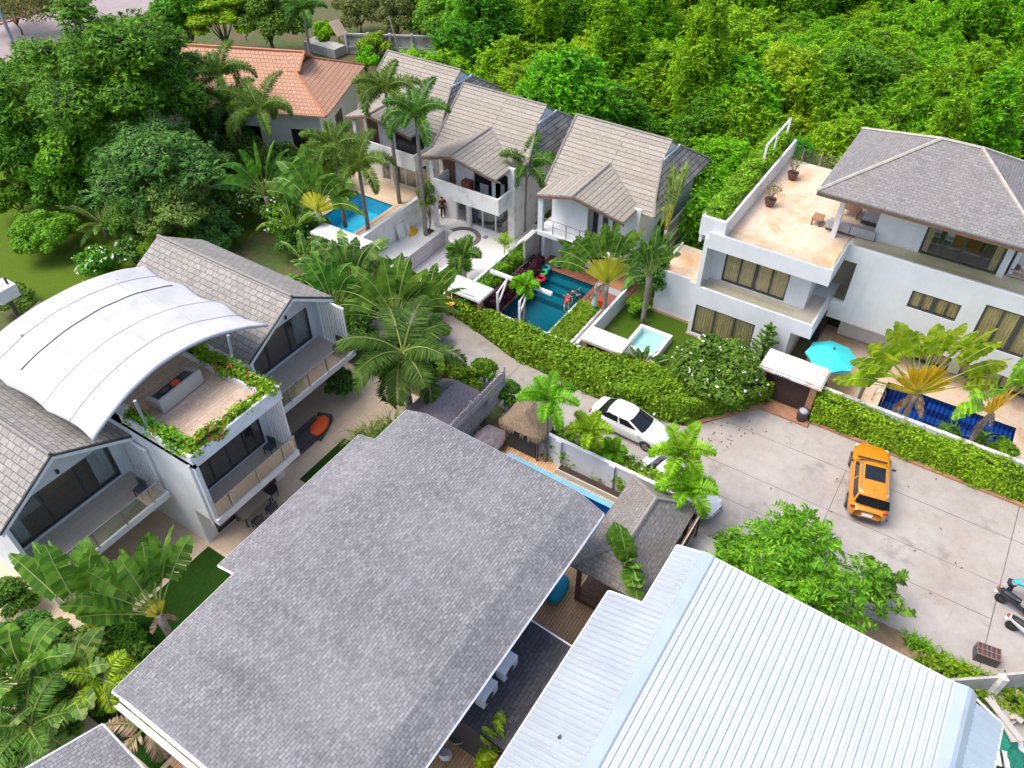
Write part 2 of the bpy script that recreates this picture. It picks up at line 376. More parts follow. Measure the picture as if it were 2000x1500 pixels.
# lawns and paved yards (4 mm steps)
struct('lawn', MB().poly([(x,y,.004) for x,y in ((31.2,16),(42,16),(42,5.55),(34.5,6.1),(31.6,8.2))]), M['lawn'])
struct('garden_lawn', MB().sheet(16.5, 44, 42, 75, -.03), M['lawnfar'])
pm, t_, b_ = M['tan'], 0, 0
struct('patio', MB().sheet(-4, 24, 17.4, 31.5, .012, HOLES), M['tan'])
struct('turf_strip', MB().sheet(15.9, 19.3, 21.7, 23.2, .022), M['turf'])
struct('turf', MB().sheet(2.5, 10.6, 17.6, 23.9, .022), M['turf'])
struct('wood_deck', MB().sheet(3, 24, 4.2, 17.4, .012, HOLES), M['wood'])
struct('pool_terrace', MB().sheet(34.75, 43, -14, 4.55, .012, HOLES), M['beige'])
struct('white_terrace', MB().sheet(31.5, 43, 24.5, 33.0, .012, HOLES), M['whitetile'])
struct('pool_yard', MB().sheet(31.6, 46, 33.4, 42, .012, HOLES), M['tan'])
struct('brown_deck', MB().sheet(32.0, 44, 16.2, 23.2, .012, HOLES), M['reddeck'])
rd = MB(); rd.sheet(30, 62, 87.0, 97.5, -.02); o = struct('road', rd, plain('pinkish_asphalt', (.34,.28,.28), .9, c2=(.28,.23,.235), scale=.5))
k = MB(); k.box(30, 62, 97.5, 97.9, -.05, .12); k.box(30, 62, 86.6, 87.0, -.05, .12); struct('road_kerb', k, plain('red_kerb_paint', (.5,.16,.12), .8, c2=(.4,.2,.16), scale=2))

# ------------------------------------------------------------------ pools
def pool(label, key, depth, tm, wm, zt=.05, cop=None, copm=None, zw=-.08, steps=()):
    x0, x1, y0, y1 = POOLS[key]
    r = thing('swimming_pool', label, 'pool', (x0, y0, 0))
    m = MB(); w = .18
    m.sheet(x0, x1, y0, y1, -depth)
    for q in ([(x0,y0),(x1,y0)], [(x1,y0),(x1,y1)], [(x1,y1),(x0,y1)], [(x0,y1),(x0,y0)]):
        (a, b), (c, d) = q; m.poly([(a,b,zt-.01),(c,d,zt-.01),(c,d,-depth),(a,b,-depth)])
    for s in steps: m.box(*s)
    B(m, 'basin', tm, r)
    if wm:
        w_ = MB(); w_.sheet(x0+.002, x1-.002, y0+.002, y1-.002, zw); B(w_, 'water', wm, r)
    if copm:
        c = cop or .3; k = MB()
        k.box(x0-c, x1+c, y0-c, y0, -.05, zt); k.box(x0-c, x1+c, y1, y1+c, -.05, zt); k.box(x0-c, x0, y0, y1, -.05, zt); k.box(x1, x1+c, y0, y1, -.05, zt)
        B(k, 'coping', copm, r)
    return r
def tilemat(name, a, bb, mort, bw, rh, off=0, ms=.01):
    return bricky(name, a, bb, mort, bw, rh, ms, .35, off=off, bmp=.05, tone=.12)
pool('bright turquoise pool behind the palms at the far left villa', 'cyan', 1.3, tilemat('cyan_tile', (.08,.52,.68), (.06,.45,.62), (.2,.6,.7), .3, .3), watermat('cyan_water', (.55,.9,.95)), copm=M['tan'])
pool('drained white tiled pool without water in the middle terrace', 'dry', 1.25, bricky('pale_pool_tile', (.62,.60,.62), (.56,.54,.56), (.42,.40,.42), .3, .3, .02, .6, stain=(.42,.39,.38), sscale=.6, bmp=.05, off=0, tone=.15), None, zt=.03)
px = POOLS['teal']
pool('teal tiled pool with three underwater steps and swimmers', 'teal', 1.35, tilemat('teal_tile', (.012,.13,.17), (.01,.105,.15), (.02,.16,.19), .2, .2), watermat('teal_water', (.5,.95,1.0)), cop=.28, copm=M['reddeck'],
     steps=((38.0,38.6,18.6,22.2,-1.35,-.35), (37.35,37.998,18.6,22.2,-1.35,-.62), (36.7,37.348,18.6,22.2,-1.35,-.92)))
nm, t, b = base('navy_pool_tile'); uv = coord(t, 'Object')
wv = N(t, 'TexWave', wave_type='BANDS', bands_direction='Y'); wv.inputs['Scale'].default_value = 1.35; wv.inputs['Distortion'].default_value = .25; t.links.new(uv, wv.inputs[0])
t.links.new(mixc(t, ramp(t, wv.outputs[0], .2, .5), (.008,.02,.11), (.012,.085,.36)), b.inputs['Base Color']); b.inputs['Roughness'].default_value = .4
pool('deep blue striped pool in front of the white flat-roofed villa', 'navy', 1.3, nm, watermat('navy_water', (.6,.85,.97)), cop=.25, copm=M['beige'], steps=((39.05,39.6,-6.75,-2.4,-1.3,-.35),(38.5,39.048,-6.75,-2.4,-1.3,-.8)))
pool('narrow blue lap pool beside the big grey shingle roof', 'blue', 1.2, tilemat('blue_tile', (.01,.11,.34), (.008,.09,.30), (.015,.13,.36), .2, .2), watermat('blue_water', (.55,.85,.97)), cop=.36, copm=tilemat('pale_blue_tile', (.18,.47,.70), (.14,.41,.64), (.3,.55,.7), .15, .15))
r = thing('plunge_pool', 'small white walled plunge pool with pale aqua water on the lawn', 'plunge pool', (34.9, 13.0, 0))
m = MB(); X0, X1, Y0, Y1 = 33.7, 36.1, 11.9, 14.0
m.box(X0,X1,Y0,Y0+.2,0,.55); m.box(X0,X1,Y1-.2,Y1,0,.55); m.box(X0,X0+.2,Y0+.2,Y1-.2,0,.55); m.box(X1-.2,X1,Y0+.2,Y1-.2,0,.55); B(m,'wall',M['whitetrim'],r)
B(MB().box(X0+.2,X1-.2,Y0+.2,Y1-.2,.0,.08),'floor',plain('aqua_tile',(.55,.72,.69),.4),r); B(MB().sheet(X0+.2,X1-.2,Y0+.2,Y1-.2,.42),'water',watermat('aqua_water',(.8,.97,.95)),r)

# ------------------------------------------------------------------ windows / doors
def window(par, face, d, a0, a1, z0, z1, out=-1, panes=2, glass='glass', curtain=None, frame='charcoal', fw=.06, depth=.12, name='window', mull=None):
    "framed window in the plane d of a wall; out=-1 when the wall looks towards -axis"
    if a0 > a1: a0, a1 = a1, a0
    g = MB(); g.fbox(face, a0+fw, a1-fw, d+out*.004, d-out*.012, z0+fw, z1-fw)
    gp = B(g, name, M[glass], par)
    f = MB(); q0, q1 = d+out*.03, d-out*depth
    f.fbox(face, a0, a1, q0, q1, z1-fw, z1); f.fbox(face, a0, a1, q0, q1, z0, z0+fw)
    f.fbox(face, a0, a0+fw, q0, q1, z0+fw, z1-fw); f.fbox(face, a1-fw, a1, q0, q1, z0+fw, z1-fw)
    for i in range(1, panes):
        a = a0+(a1-a0)*i/panes; w = fw*.55 if not (mull and i in mull) else fw*1.3
        f.fbox(face, a-w, a+w, q0+out*.004, q1, z0+fw, z1-fw)
    B(f, 'frame', M[frame], gp)
    if curtain:
        c = MB(); L = a1-a0-2*fw; n = max(8, int(L/.045)); rows = []
        for z in (z0+fw+.01, z1-fw-.01):
            rows.append([])
            for i in range(n+1):
                a = a0+fw+L*i/n; dd = d-out*(.10+.035*math.sin(i*1.9)+.012*math.sin(i*.7))
                rows[-1].append((dd, a, z) if face == 'x' else (a, dd, z))
        c.grid(rows); B(c, 'curtain', M[curtain], gp)
    return gp

def railing(par, face, d, a0, a1, z, h=.95, posts=4, top=True, pm='steel', end=None):
    if a0 > a1: a0, a1 = a1, a0
    r = B(MB().fbox(face, a0, a1, d-.006, d+.006, z+.06, z+h-.03), 'glass_balustrade', M['railglass'], par)
    m = MB()
    for i in range(posts):
        a = a0+(a1-a0)*(i+.5)/posts; B(MB().fbox(face, a-.03, a+.03, d-.05, d-.012, z, z+h), 'post', M[pm], r)
    if top: B(MB().fbox(face, a0, a1, d-.03, d+.03, z+h-.03+.002, z+h+.02), 'handrail', M['steel'], r)
    return r

# ------------------------------------------------------------------ white flat-roofed villa (right)
V = thing('white_villa', 'large white modern villa with roof terrace and grey hipped top floor', 'villa', (41, 2, 0))
m = MB()
L_ = (5.6, 11.5)  # left wing y
m.wall('x', 5.6, 11.25, 37.4, 37.65, .12, 2.68, [(7.6, 11.25, .25, 2.35)])
m.box(37.4, 49, 11.25, 11.5, .12, 6.3)                                   # left flank
m.box(37.65, 49, 5.6, 5.85, .12, 2.68)
m.box(37.4, 42.5, 4.52, 11.25, 2.68, 3.35); m.box(37.4, 37.62, 4.6, 11.25, 3.35, 3.6); m.box(37.62, 40.7, 4.6, 4.72, 3.35, 3.6)   # first floor slab and band
m.wall('x', 5.55, 11.25, 38.95, 39.2, 3.35, 6.3, [(6.75, 10.55, 3.42, 5.92)])
m.box(39.2, 49, 5.55, 5.8, 3.35, 6.3)
m.box(37.4, 49, 4.5, 11.5, 6.3, 6.88); m.box(37.4, 37.52, 4.5, 11.3, 6.88, 7.3); m.box(37.52, 40.7, 4.5, 4.62, 6.88, 7.3)  # roof slab + parapet
# planter along the left edge
m.box(37.75,49.2,10.65,11.8,6.89,7.5); m.box(37.55, 37.75, 10.5, 11.95, 6.9, 8.05); m.box(37.75, 49.3, 11.8, 11.95, 6.3, 8.05); m.box(37.75, 49.3, 10.5, 10.65, 6.9, 8.05)
# right wing
m.wall('x', -14, 4.5, 40.7, 41.0, 2.2, 7.02, [(3.82, 4.5, 3.4, 6.1), (-1.78, .7, 4.46, 5.56), (-6.4, -2.8, 3.6, 6.06)])
m.wall('x', -14, 3.75, 42.3, 42.5, .12, 2.2, [(-2.6, .55, .12, 2.1), (-8.5, -3.2, .12, 2.1)])
m.box(41.0, 49, -14, 4.5, 2.2, 2.45)
m.box(41.0, 49, -14, 4.5, 6.85, 7.0); m.box(40.7, 41.0, -14, 4.5, 7.02, 7.2) if False else None
# top storey
m.box(42.05, 42.3, 1.25, 3.68, 7.0, 10.1); m.box(42.3, 48, 3.43, 3.68, 7.0, 10.1); m.box(42.02, 42.4, -2.95, -2.62, 7.0, 10.1); m.box(47.6, 47.8, -3.2, 6.0, 7.0, 10.1); m.box(42.4, 47.6, -3.3, -3.1, 7, 10.1)
m.box(41.25, 41.52, 5.45, 5.72, 6.885, 10.1)                             # free pillar
B(m, 'wall', M['white'], V)
B(MB().box(37.35, 37.75, 5.5, 11.55, 0, .12).box(37.75, 42, 5.5, 5.9, 0, .12), 'plinth', plain('terracotta_plinth', (.55,.36,.26), .8), V)
f = MB(); f.box(37.525, 48.9, 4.63, 10.49, 6.88, 6.90); B(f, 'terrace_floor', M['beige'], V)
f = MB(); f.box(41.0, 48.9, -14, 4.49, 7.0, 7.012); B(f, 'upper_floor', bricky('cream_floor_tile', (.63,.54,.40), (.58,.49,.36), (.5,.42,.3), .9, .9, .006, .5, bmp=.03, off=0, tone=.1), V)
f = MB(); f.box(37.63, 38.94, 4.73, 11.24, 3.35, 3.362); f.box(38.94, 40.69, 4.73, 5.54, 3.35, 3.362); B(f, 'balcony_floor', bricky('beige_balcony', (.60,.53,.42), (.55,.48,.38), (.45,.4,.3), .6, .6, .006, .6, bmp=.03, off=0, tone=.1), V)
B(MB().box(40.72, 42.5, 3.6, 3.75, 3.3, 6.2).box(42.5, 42.7, 3.75, 5.54, 2.45, 6.28).box(41.0,42.5,3.76,4.5,3.28,3.36), 'recess_wall', M['brownwall'], V)
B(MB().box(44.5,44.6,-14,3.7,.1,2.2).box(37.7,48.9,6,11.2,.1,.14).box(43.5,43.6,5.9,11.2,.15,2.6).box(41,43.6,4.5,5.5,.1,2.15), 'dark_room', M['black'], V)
B(MB().box(42.4,47.5,-3.0,3.4,7.013,7.03), 'room_floor', bricky('pale_floor', (.48,.42,.36),(.43,.38,.32),(.35,.3,.25),1.2,.3,.006,.4,bmp=.02), V)
window(V, 'x', 37.47, 7.6, 11.25, .25, 2.35, panes=3, curtain='curtain', fw=.07)
window(V, 'x', 39.02, 6.75, 10.55, 3.42, 5.92, panes=4, curtain='curtain', fw=.07, mull=(2,))
window(V, 'x', 40.78, -1.78, .7, 4.46, 5.56, panes=4, curtain='curtain', fw=.08, mull=(2,))
window(V, 'x', 40.78, -6.4, -2.8, 3.6, 6.06, panes=4, curtain='curtain', fw=.09, mull=(2,))
window(V, 'x', 42.38, -2.6, .55, .12, 2.1, panes=3, curtain='curtain', name='sliding_door')
window(V, 'x', 42.38, -8.5, -3.2, .12, 2.1, panes=5, curtain='curtain', name='sliding_door')
window(V, 'x', 42.12, -2.62, 1.25, 7.02, 9.95, panes=4, glass='glass', fw=.06, mull=(2,), name='sliding_door')
CC = plain('cream_curtain', (.62,.50,.32), .9)
for a0, a1 in ((.85,1.15),(-2.5,-2.15)):
    c = MB(); c.grid([[(42.28+.04*math.sin(i*2), a0+(a1-a0)*i/10, z) for i in range(11)] for z in (7.04, 9.8)]); B(c, 'curtain', CC, V)
railing(V, 'x', 37.46, 4.7, 10.4, 7.1, .75, 0, top=False); railing(V, 'y', 4.56, 37.5, 40.7, 7.1, .75, 0, top=False)
railing(V, 'x', 37.51, 4.75, 11.2, 3.42, .75, 0, top=False); railing(V, 'x', 40.86, -13.9, 4.4, 7.03, .8, 0, top=False)
railing(V, 'x', 48.9, 4.7, 10.4, 6.9, .95, 5, top=False); railing(V, 'x', 40.85, 3.85, 4.38, 3.42, .8, 0, top=False)
# hipped roof
E0, E1, F0, F1, ZE = 39.7, 48.3, -4.1, 6.8, 10.15
A1, A2 = (44.0, 2.3, 12.45), (44.0, .4, 12.45)
c0, c1, c2, c3 = (E0,F1,ZE), (E1,F1,ZE), (E1,F0,ZE), (E0,F0,ZE)
m = MB(); m.slab([c0, c3, A2, A1], .1); m.slab([c1, c0, A1], .1); m.slab([c2, c1, A1, A2], .1); m.slab([c3, c2, A2], .1)
rf = B(m, 'roof', M['whroof'], V)
cap = MB()
for a, bb in ((c0,A1),(c1,A1),(c2,A2),(c3,A2),(A1,A2)): cap.tube([Vector(a)+Vector((0,0,.02)), Vector(bb)+Vector((0,0,.02))], .09, 5)
B(cap, 'ridge_cap', M['hipcap'], rf)
fa = MB(); fa.box(E0+.02,E0+.08,F0,F1,ZE-.28,ZE-.102); fa.box(E0+.08,E1,F1-.08,F1-.02,ZE-.28,ZE-.102); fa.box(E0+.1,E1-.1,F0+.1,F1-.1,ZE-.14,ZE-.11)
B(fa, 'fascia', M['woodpost'], rf)
# annex on the left flank
m = MB(); m.box(38.4, 41.9, 12.25, 14.3, .2, 3.0); m.box(38.4,38.52,12.25,14.3,3.0,3.16); m.box(38.52,41.9,14.18,14.3,3.0,3.16); m.box(38.4,41.9,11.51,12.25,.2,3.0); B(m, 'side_annex', M['white'], V)
B(MB().box(38.53,41.9,11.52,14.17,3.0,3.015), 'annex_roof', M['beige'], V); B(MB().box(38.33,38.6,11.55,14.35,0,.2), 'plinth', plain('peach_plinth',(.6,.4,.28),.8), V)
m = MB()
for y in (11.1, ): m.tube([(44.6,y,8.0),(44.6,y,9.5),(48.8,y,9.5),(48.8,y,8.0)], .07, 4); m.tube([(46.5,y,8.0),(46.5,y,9.5)], .05, 4)
B(m, 'pergola_frame', M['whitetrim'], V)
# gate canopy of the white villa
G = thing('villa_gate', 'dark brown gate under a white stained slab roof at the white villa', 'gate', (34.6, 4.5, 0))
B(MB().box(34.5, 34.62, 3.3, 5.75, .12, 2.2), 'gate_panel', M['gatebrown'], G)
B(MB().box(34.2, 35.0, 5.75, 6.05, 0, 2.3).box(34.2,35.0,2.95,3.3,0,2.3).box(33.9,34.5,3.3,5.75,0,.1), 'gate_pier', M['brick'], G)
B(MB().box(34.0, 35.75, 2.75, 6.15, 2.3, 2.42).box(34.06,35.68,2.82,6.08,2.42,2.55), 'gate_roof', plain('stained_white_slab', (.66,.65,.65), .7, c2=(.52,.40,.34), scale=1.4, lo=.36, hi=.5), G)
nm_ = MB()
rng = random.Random(4)
for i in range(7): nm_.box(33.985, 33.998, 5.2-i*.12, 5.2-i*.12-.07*rng.uniform(.6,1.2), 2.32, 2.32+.075*rng.uniform(.7,1))
B(nm_, 'gate_lettering', M['black'], G)
# ------------------------------------------------------------------ three grey-roofed villas in a row
def villa(ox, oy, label, railed=False):
    "origin = front gable axis at the eave"
    R = thing('grey_villa', label, 'villa', (41+ox, 29.5+oy, 0))
    def q(x, y, z): return (x+ox, y+oy, z)
    RX = 45.1; ez, ex, bx = 5.1, 40.62, 49.6
    yl, yr, yh = 33.05, 26.45, 25.15
    zp = lambda x: 8-.65*abs(RX-x)
    tip = 33.4
    GX = 42.75
    # front plane, notched by the projecting gable
    m = MB()
    m.slab([q(RX,tip,8), q(ex,yl,ez), q(ex,32.4,ez), q(GX,29.5,zp(GX)), q(ex,26.3,ez), q(ex,yh+.1,ez), q(41.4,25.6,5.6), q(43.82,yr,7.17), q(RX,yr,8)], .12)
    m.slab([q(RX,tip,8), q(RX,yr,8), q(46.38,yr,7.17), q(bx,yh+.1,ez), q(bx,yl,ez)], .12)
    # projecting gable
    m.slab([q(38.05,29.55,6.5), q(38.6,32.5,5.45), q(40.5,32.5,5.45), q(42.75,29.55,6.5)], .11)
    m.slab([q(38.05,29.55,6.5), q(42.75,29.55,6.5), q(40.5,26.3,5.45), q(38.6,26.3,5.45)], .11)
    rf = B(m, 'roof', M['villatile'], R)
    h = MB(); h.slab([q(43.82,yr-.02,7.15), q(46.38,yr-.02,7.15), q(49.5,yh,5.1), q(40.7,yh,5.1)], .1); B(h, 'hip_roof', M['villatile_m'], rf)
    tr = MB()
    for a, b_ in (((RX,tip+.02,8.03),(RX,yr,8.03)), ((43.82,yr,7.2),(41.4,25.6,5.63)), ((41.4,25.6,5.63),(40.62,25.2,5.12)), ((38.05,29.55,6.53),(42.75,29.55,6.53)), ((46.38,yr,7.2),(49.6,yh+.1,5.14)), ((RX,tip+.02,8.02),(ex,yl+.03,ez+.03)), ((42.75,29.55,6.5),(40.62,26.3,5.2))):
        tr.tube([q(*a), q(*b_)], .08, 5)
    B(tr, 'ridge_cap', plain('roof_trim', (.30,.27,.245), .85, c2=(.2,.18,.165), scale=2), rf)
    fs = MB()
    fs.slab([q(38.03,29.55,6.37),q(38.1,29.55,6.37),q(38.66,26.28,5.32),q(38.59,26.28,5.32)], .16); fs.slab([q(38.03,29.55,6.37),q(38.59,32.52,5.32),q(38.66,32.52,5.32),q(38.1,29.55,6.37)], .16)
    fs.box(38.62+ox,40.5+ox,32.4+oy,32.5+oy,5.18,5.33)
    B(fs, 'barge_board', M['woodpost'], rf)
    gb = MB(); gb.slab([q(44.1,yr-.06,7.2), q(RX,yr-.06,7.85), q(46.1,yr-.06,7.2), q(46.1,yr-.02,7.2), q(RX,yr-.02,7.85), q(44.1,yr-.02,7.2)], .0) if False else gb.add([q(43.9,yr+.04,7.2), q(RX,yr+.04,7.9), q(46.3,yr+.04,7.2)], [(0,2,1)])
    gb.box(43.9+ox,46.3+ox,yr-.1+oy,yr-.04+oy,7.14,7.28); B(gb, 'gablet', M['greywall'], rf)
    w = MB()
    w.wall('x', 26.0+oy, 32.3+oy, 40.3+ox, 40.5+ox, 0, 5.5, [(26.5+oy,31.0+oy,0,2.4), (26.5+oy,29.3+oy,2.9,5.0)] if not railed else [(27.0+oy,29.2+oy,0,2.3)])
    w.box(40.5+ox, 49+ox, 32.1+oy, 32.3+oy, 0, 5.4); w.box(40.5+ox, 49+ox, 26.0+oy, 26.2+oy, 0, 4.95); w.box(48.8+ox,49+ox,26.2+oy,32.1+oy,0,5.4)
    w.box(40.5+ox, 48.8+ox, 26.2+oy, 32.1+oy, 2.62, 2.75)
    if not railed:
        w.box(38.6+ox, 40.29+ox, 26.15+oy, 31.55+oy, 2.78, 3.0); w.box(38.6+ox,38.75+ox,26.15+oy,31.55+oy,3.0,4.0)      # balcony with solid parapet
        w.box(38.75+ox,40.29+ox,26.15+oy,26.3+oy,3.0,4.0); w.box(38.75+ox,40.29+ox,31.4+oy,31.55+oy,3.0,4.0); w.box(38.7+ox,38.98+ox,31.6+oy,31.9+oy,0,5.3); w.box(40.0+ox,40.29+ox,29.6+oy,29.9+oy,0,2.78)
    else:
        w.box(38.7+ox, 40.29+ox, 26.15+oy, 32.45+oy, 2.45, 2.75); w.box(38.75+ox,39.0+ox,32.1+oy,32.45+oy,2.75,5.3); w.box(39.3+ox,40.29+ox,32.2+oy,32.45+oy,0,2.45); w.box(39.5+ox,40.29+ox,30.2+oy,30.4+oy,2.75,5.3)
        w.box(39.45+ox,39.6+ox,29.2+oy,30.4+oy,2.75,5.3)
    w.slab([q(40.31,29.5,6.3), q(40.31,26.4,5.4), q(40.48,26.4,5.4), q(40.48,29.5,6.3)], .6); w.slab([q(40.31,29.5,6.3), q(40.48,29.5,6.3), q(40.48,32.3,5.5), q(40.31,32.3,5.5)], .6)
    B(w, 'wall', M['weather'] if not railed else M['white'], R)
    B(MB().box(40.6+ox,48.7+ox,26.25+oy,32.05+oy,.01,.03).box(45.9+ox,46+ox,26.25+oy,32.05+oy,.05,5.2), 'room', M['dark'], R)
    if railed:
        k = MB(); k.tube([q(38.78,26.3,3.75),q(38.78,32.3,3.75)], .035, 4)
        for i in range(7): k.tube([q(38.78,26.4+i*.98,2.75),q(38.78,26.4+i*.98,3.75)], .03, 4)
        k.tube([q(38.78,26.3,3.3),q(38.78,32.3,3.3)], .018, 4)
        B(k, 'balcony_rail', M['black'], R)
        d = MB()
        for y in (29.0, 28.3, 27.6): d.box(40.2+ox,40.29+ox,y-.16+oy,y+.16+oy,2.76,5.0)
        B(d, 'door_panel', M['black'], R)
        window(R, 'x', 40.35+ox, 27.0+oy, 29.2+oy, .02, 2.3, panes=2, glass='glassdark', name='glass_door')
    else:
        window(R, 'x', 40.4+ox, 26.5+oy, 31.0+oy, .02, 2.4, panes=4, glass='glassdoor', name='glass_door', frame='whitetrim')
        window(R, 'x', 40.36+ox, 26.5+oy, 29.3+oy, 2.92, 5.0, panes=2, glass='glassdark', name='glass_door')
        B(MB().box(40.22+ox,40.29+ox,30.9+oy,31.9+oy,3.0,5.0), 'dark_door', M['woodpost'], R)
    return R
villa(1.8, 8.5, 'leftmost grey-roofed villa half hidden behind tall palms')
villa(0, 0, 'middle grey-roofed villa with white balcony and emptied pool')
villa(-.1, -9.35, 'rightmost grey-roofed villa with black balcony rail and teal pool', railed=True)

# ------------------------------------------------------------------ left house: two gabled wings, central block with roof deck
H = thing('terrace_house', 'white two-storey house of two grey gabled wings around a planted roof deck', 'house', (12, 27, 0))
def gable(xc, zr, xl, xr, ze, yf, yb, inset):
    m = MB(); zl, zrr = ze
    m.slab([(xc,yf,zr),(xc,yb,zr),(xl,yb,zl),(xl,yf,zl)], .12); m.slab([(xc,yf,zr),(xr,yf,zrr),(xr,yb,zrr),(xc,yb,zr)], .12)
    rf = B(m, 'roof', M['shingle_tan'], H)
    t_ = MB(); t_.tube([(xc,yf,zr+.02),(xc,yb,zr+.02)], .09, 5); B(t_, 'ridge_cap', plain('shingle_ridge',(.27,.25,.235),.9), rf)
    e = MB()
    for x, z in ((xl,zl),(xr,zrr)):
        e.slab([(xc,yf-.05,zr-.02),(xc,yf-.005,zr-.02),(x,yf-.005,z-.02),(x,yf-.05,z-.02)], .10)
    B(e, 'rake_edge', M['charcoal'], rf)
    e = MB()
    for x, z in ((xl,zl),(xr,zrr)):
        s = 1 if x > xc else -1
        e.slab([(xc,yf-.03,zr-.135),(xc,yf+.0,zr-.135),(x-s*.05,yf+.0,z-.135),(x-s*.05,yf-.03,z-.135)], .17)
    B(e, 'barge_board', M['whitetrim'], rf)
    # walls: gable wall set back, side walls run to the front
    x0, x1 = xl+.25, xr-.25; yw = yf+inset
    w = MB(); zw = ze[0]-.1
    d0, d1 = x0+.35, x1-.55
    w.wall('y', x0, x1, yw, yw+.2, 0, zw-.05, [(d0, d1, 2.98, 5.15), (x0+.5, x1-.5, .02, 2.3)])
    w.add([(x0,yw,zw-.05),(x1,yw,zw-.05),(xc,yw,zr-.16)], [(0,1,2)])
    w.box(x0-.0, x0+.16, yf+.25, yw, 0, zl-.16); w.box(x1-.16, x1, yf+.9, yw, 0, zrr-.16)
    w.box(x0, x0+.16, yw+.2, yb-.3, 0, zl-.16); w.box(x1-.16, x1, yw+.2, yb-.3, 0, zrr-.16); w.box(x0+.16, x1-.16, yb-.5, yb-.3, 0, 5.4)
    w.box(x0+.16, x1-.16, yf-1.25, yb-.6, 2.55, 2.86)            # first floor slab and balcony
    w.box(x0, x0+.16, yf-1.25, yf+.25, 2.55, 2.86); w.box(x1-.16, x1, yf-1.25, yf+.9, 2.55, 2.86)
    B(w, 'wall', M['greywall'], H)
    B(MB().box(x0+.17,x1-.17,yf-1.1,yw-.01,2.86,2.875), 'balcony_floor', M['balcony'], H)
    B(MB().box(x0+.17,x1-.17,yw+.21,yb-.6,2.86,2.88).box(x0+.17,x1-.17,yw+.21,yb-.6,.03,.05), 'room_floor', M['brownfloor'], H)
    B(MB().box(x0+.6,x0+2.2,yw+1.6,yw+3.2,2.9,3.35), 'bed', M['whitefabric'], H)
    B(MB().box(x0+.17,x1-.17,yw+3.4,yw+3.5,2.9,5.29).box(x0+.17,x1-.17,yw+3.5,yw+3.6,.05,2.5), 'room_wall', M['greywall'], H)
    B(MB().box(x0+.17,x1-.17,yw+.22,yb-.6,5.3,5.36), 'ceiling', M['whitetrim'], H)
    wd = window(H, 'y', yw+.08, d0, d1, 2.98, 5.15, panes=3, glass='glassdoor', name='glass_door')
    for a0, a1 in ((d0+.1, d0+.6), (d1-.95, d1-.12)): cu = MB(); cu.grid([[(a0+(a1-a0)*i/12, yw+.28+.04*math.sin(i*2.1), z) for i in range(13)] for z in (3.05, 5.08)]); B(cu, 'curtain', M['sheer'], wd)
    wd = window(H, 'y', yw+.08, x0+.5, x1-.5, .02, 2.3, panes=4, glass='glassdoor', name='glass_door')
    cu = MB(); cu.grid([[(x1-1.6+1.0*i/12, yw+.28+.04*math.sin(i*2.1), z) for i in range(13)] for z in (.1, 2.2)]); B(cu, 'curtain', M['sheer'], wd)
    railing(H, 'y', yf-1.18, x0+.05, x1-.05, 2.86, .95, 4)
    # louvred screen beside the balcony
    s = MB()
    for i in range(9): s.box(x1-.13, x1-.05, yf-.95+i*.2, yf-.95+i*.2+.08, 2.9, zrr-.25)
    s.box(x1-.14, x1-.04, yf-1.0, yf+.9, zrr-.25, zrr-.15); B(s, 'louvre_screen', M['whitetrim'], H)
    B(MB().lathe([(.03,0),(.07,.05),(.07,.22),(.03,.25)], (xc+.25, yw-.09, 5.35), 8), 'wall_lamp', M['charcoal'], H)
gable(20.42, 7.5, 17.0, 23.0, (5.65, 5.85), 26.2, 36.2, 1.3)
gable(7.6, 7.55, 4.6, 10.95, (5.75, 5.75), 26.75, 36.5, 1.3)
# central block
w = MB(); x0, x1, yf = 10.75, 15.75, 22.5
w.box(x0, x0+.2, yf, 34, 2.9, 6.5); w.box(x1-.2, x1, yf+1.5, 34, 2.9, 6.5); w.box(x0, x1, yf-.15, 26.8, 2.88-.33, 2.9); w.box(x0,x0+.2,24.0,34,0,2.55); w.box(x1-.2,x1,24.0,34,0,2.55)
w.wall('y', x0+.2, x1-.2, 24.0, 24.2, 2.9, 6.4, [(x0+.5, x1-.5, 2.92, 5.6)]); w.wall('y', x0+.2, x1-.2, 24.0, 24.2, 0, 2.55, [(x0+.6, x1-.6, .02, 2.3)])
w.box(x0, x1, yf, 34, 6.25, 6.5)
w.box(x0, x1, yf, yf+.12, 6.5, 7.0); w.box(x0, x0+.12, yf+.12, 27.0, 6.5, 7.0); w.box(x1-.12, x1, yf+.12, 27.0, 6.5, 7.0)
w.box(x0+.6, x1-.55, yf+.55, yf+.66, 6.53, 6.85); w.box(x0+.55, x0+.66, yf+.66, 27.5, 6.53, 6.85); w.box(x1-.66, x1-.55, yf+.66, 29, 6.53, 6.85)
w.box(x0+.12, x1-.12, yf-.035, yf-.001, 6.35, 6.5)
B(w, 'block_wall', M['greywall'], H)
B(MB().box(x0+.67, x1-.67, yf+.67, 33.8, 6.5, 6.53), 'roof_deck', M['palewood'], H)
B(MB().box(x0+.12,x1-.12,yf+.12,yf+.55,6.5,6.8).box(x0+.12,x0+.55,yf+.55,27,6.5,6.8).box(x1-.55,x1-.12,yf+.55,29,6.5,6.8), 'planter_soil', M['soil'], H)
B(MB().box(x0+.21,x1-.05,yf-.03,23.99,2.9,2.912), 'balcony_floor', M['balcony'], H)
B(MB().box(x0+.21,x1-.21,24.3,33,2.9,2.92).box(x0+.21,x1-.21,24.3,33,.03,.05), 'room_floor', M['brownfloor'], H); B(MB().box(x0+.2,x1-.2,29,29.1,.05,6.2), 'room_wall', M['greywall'], H)
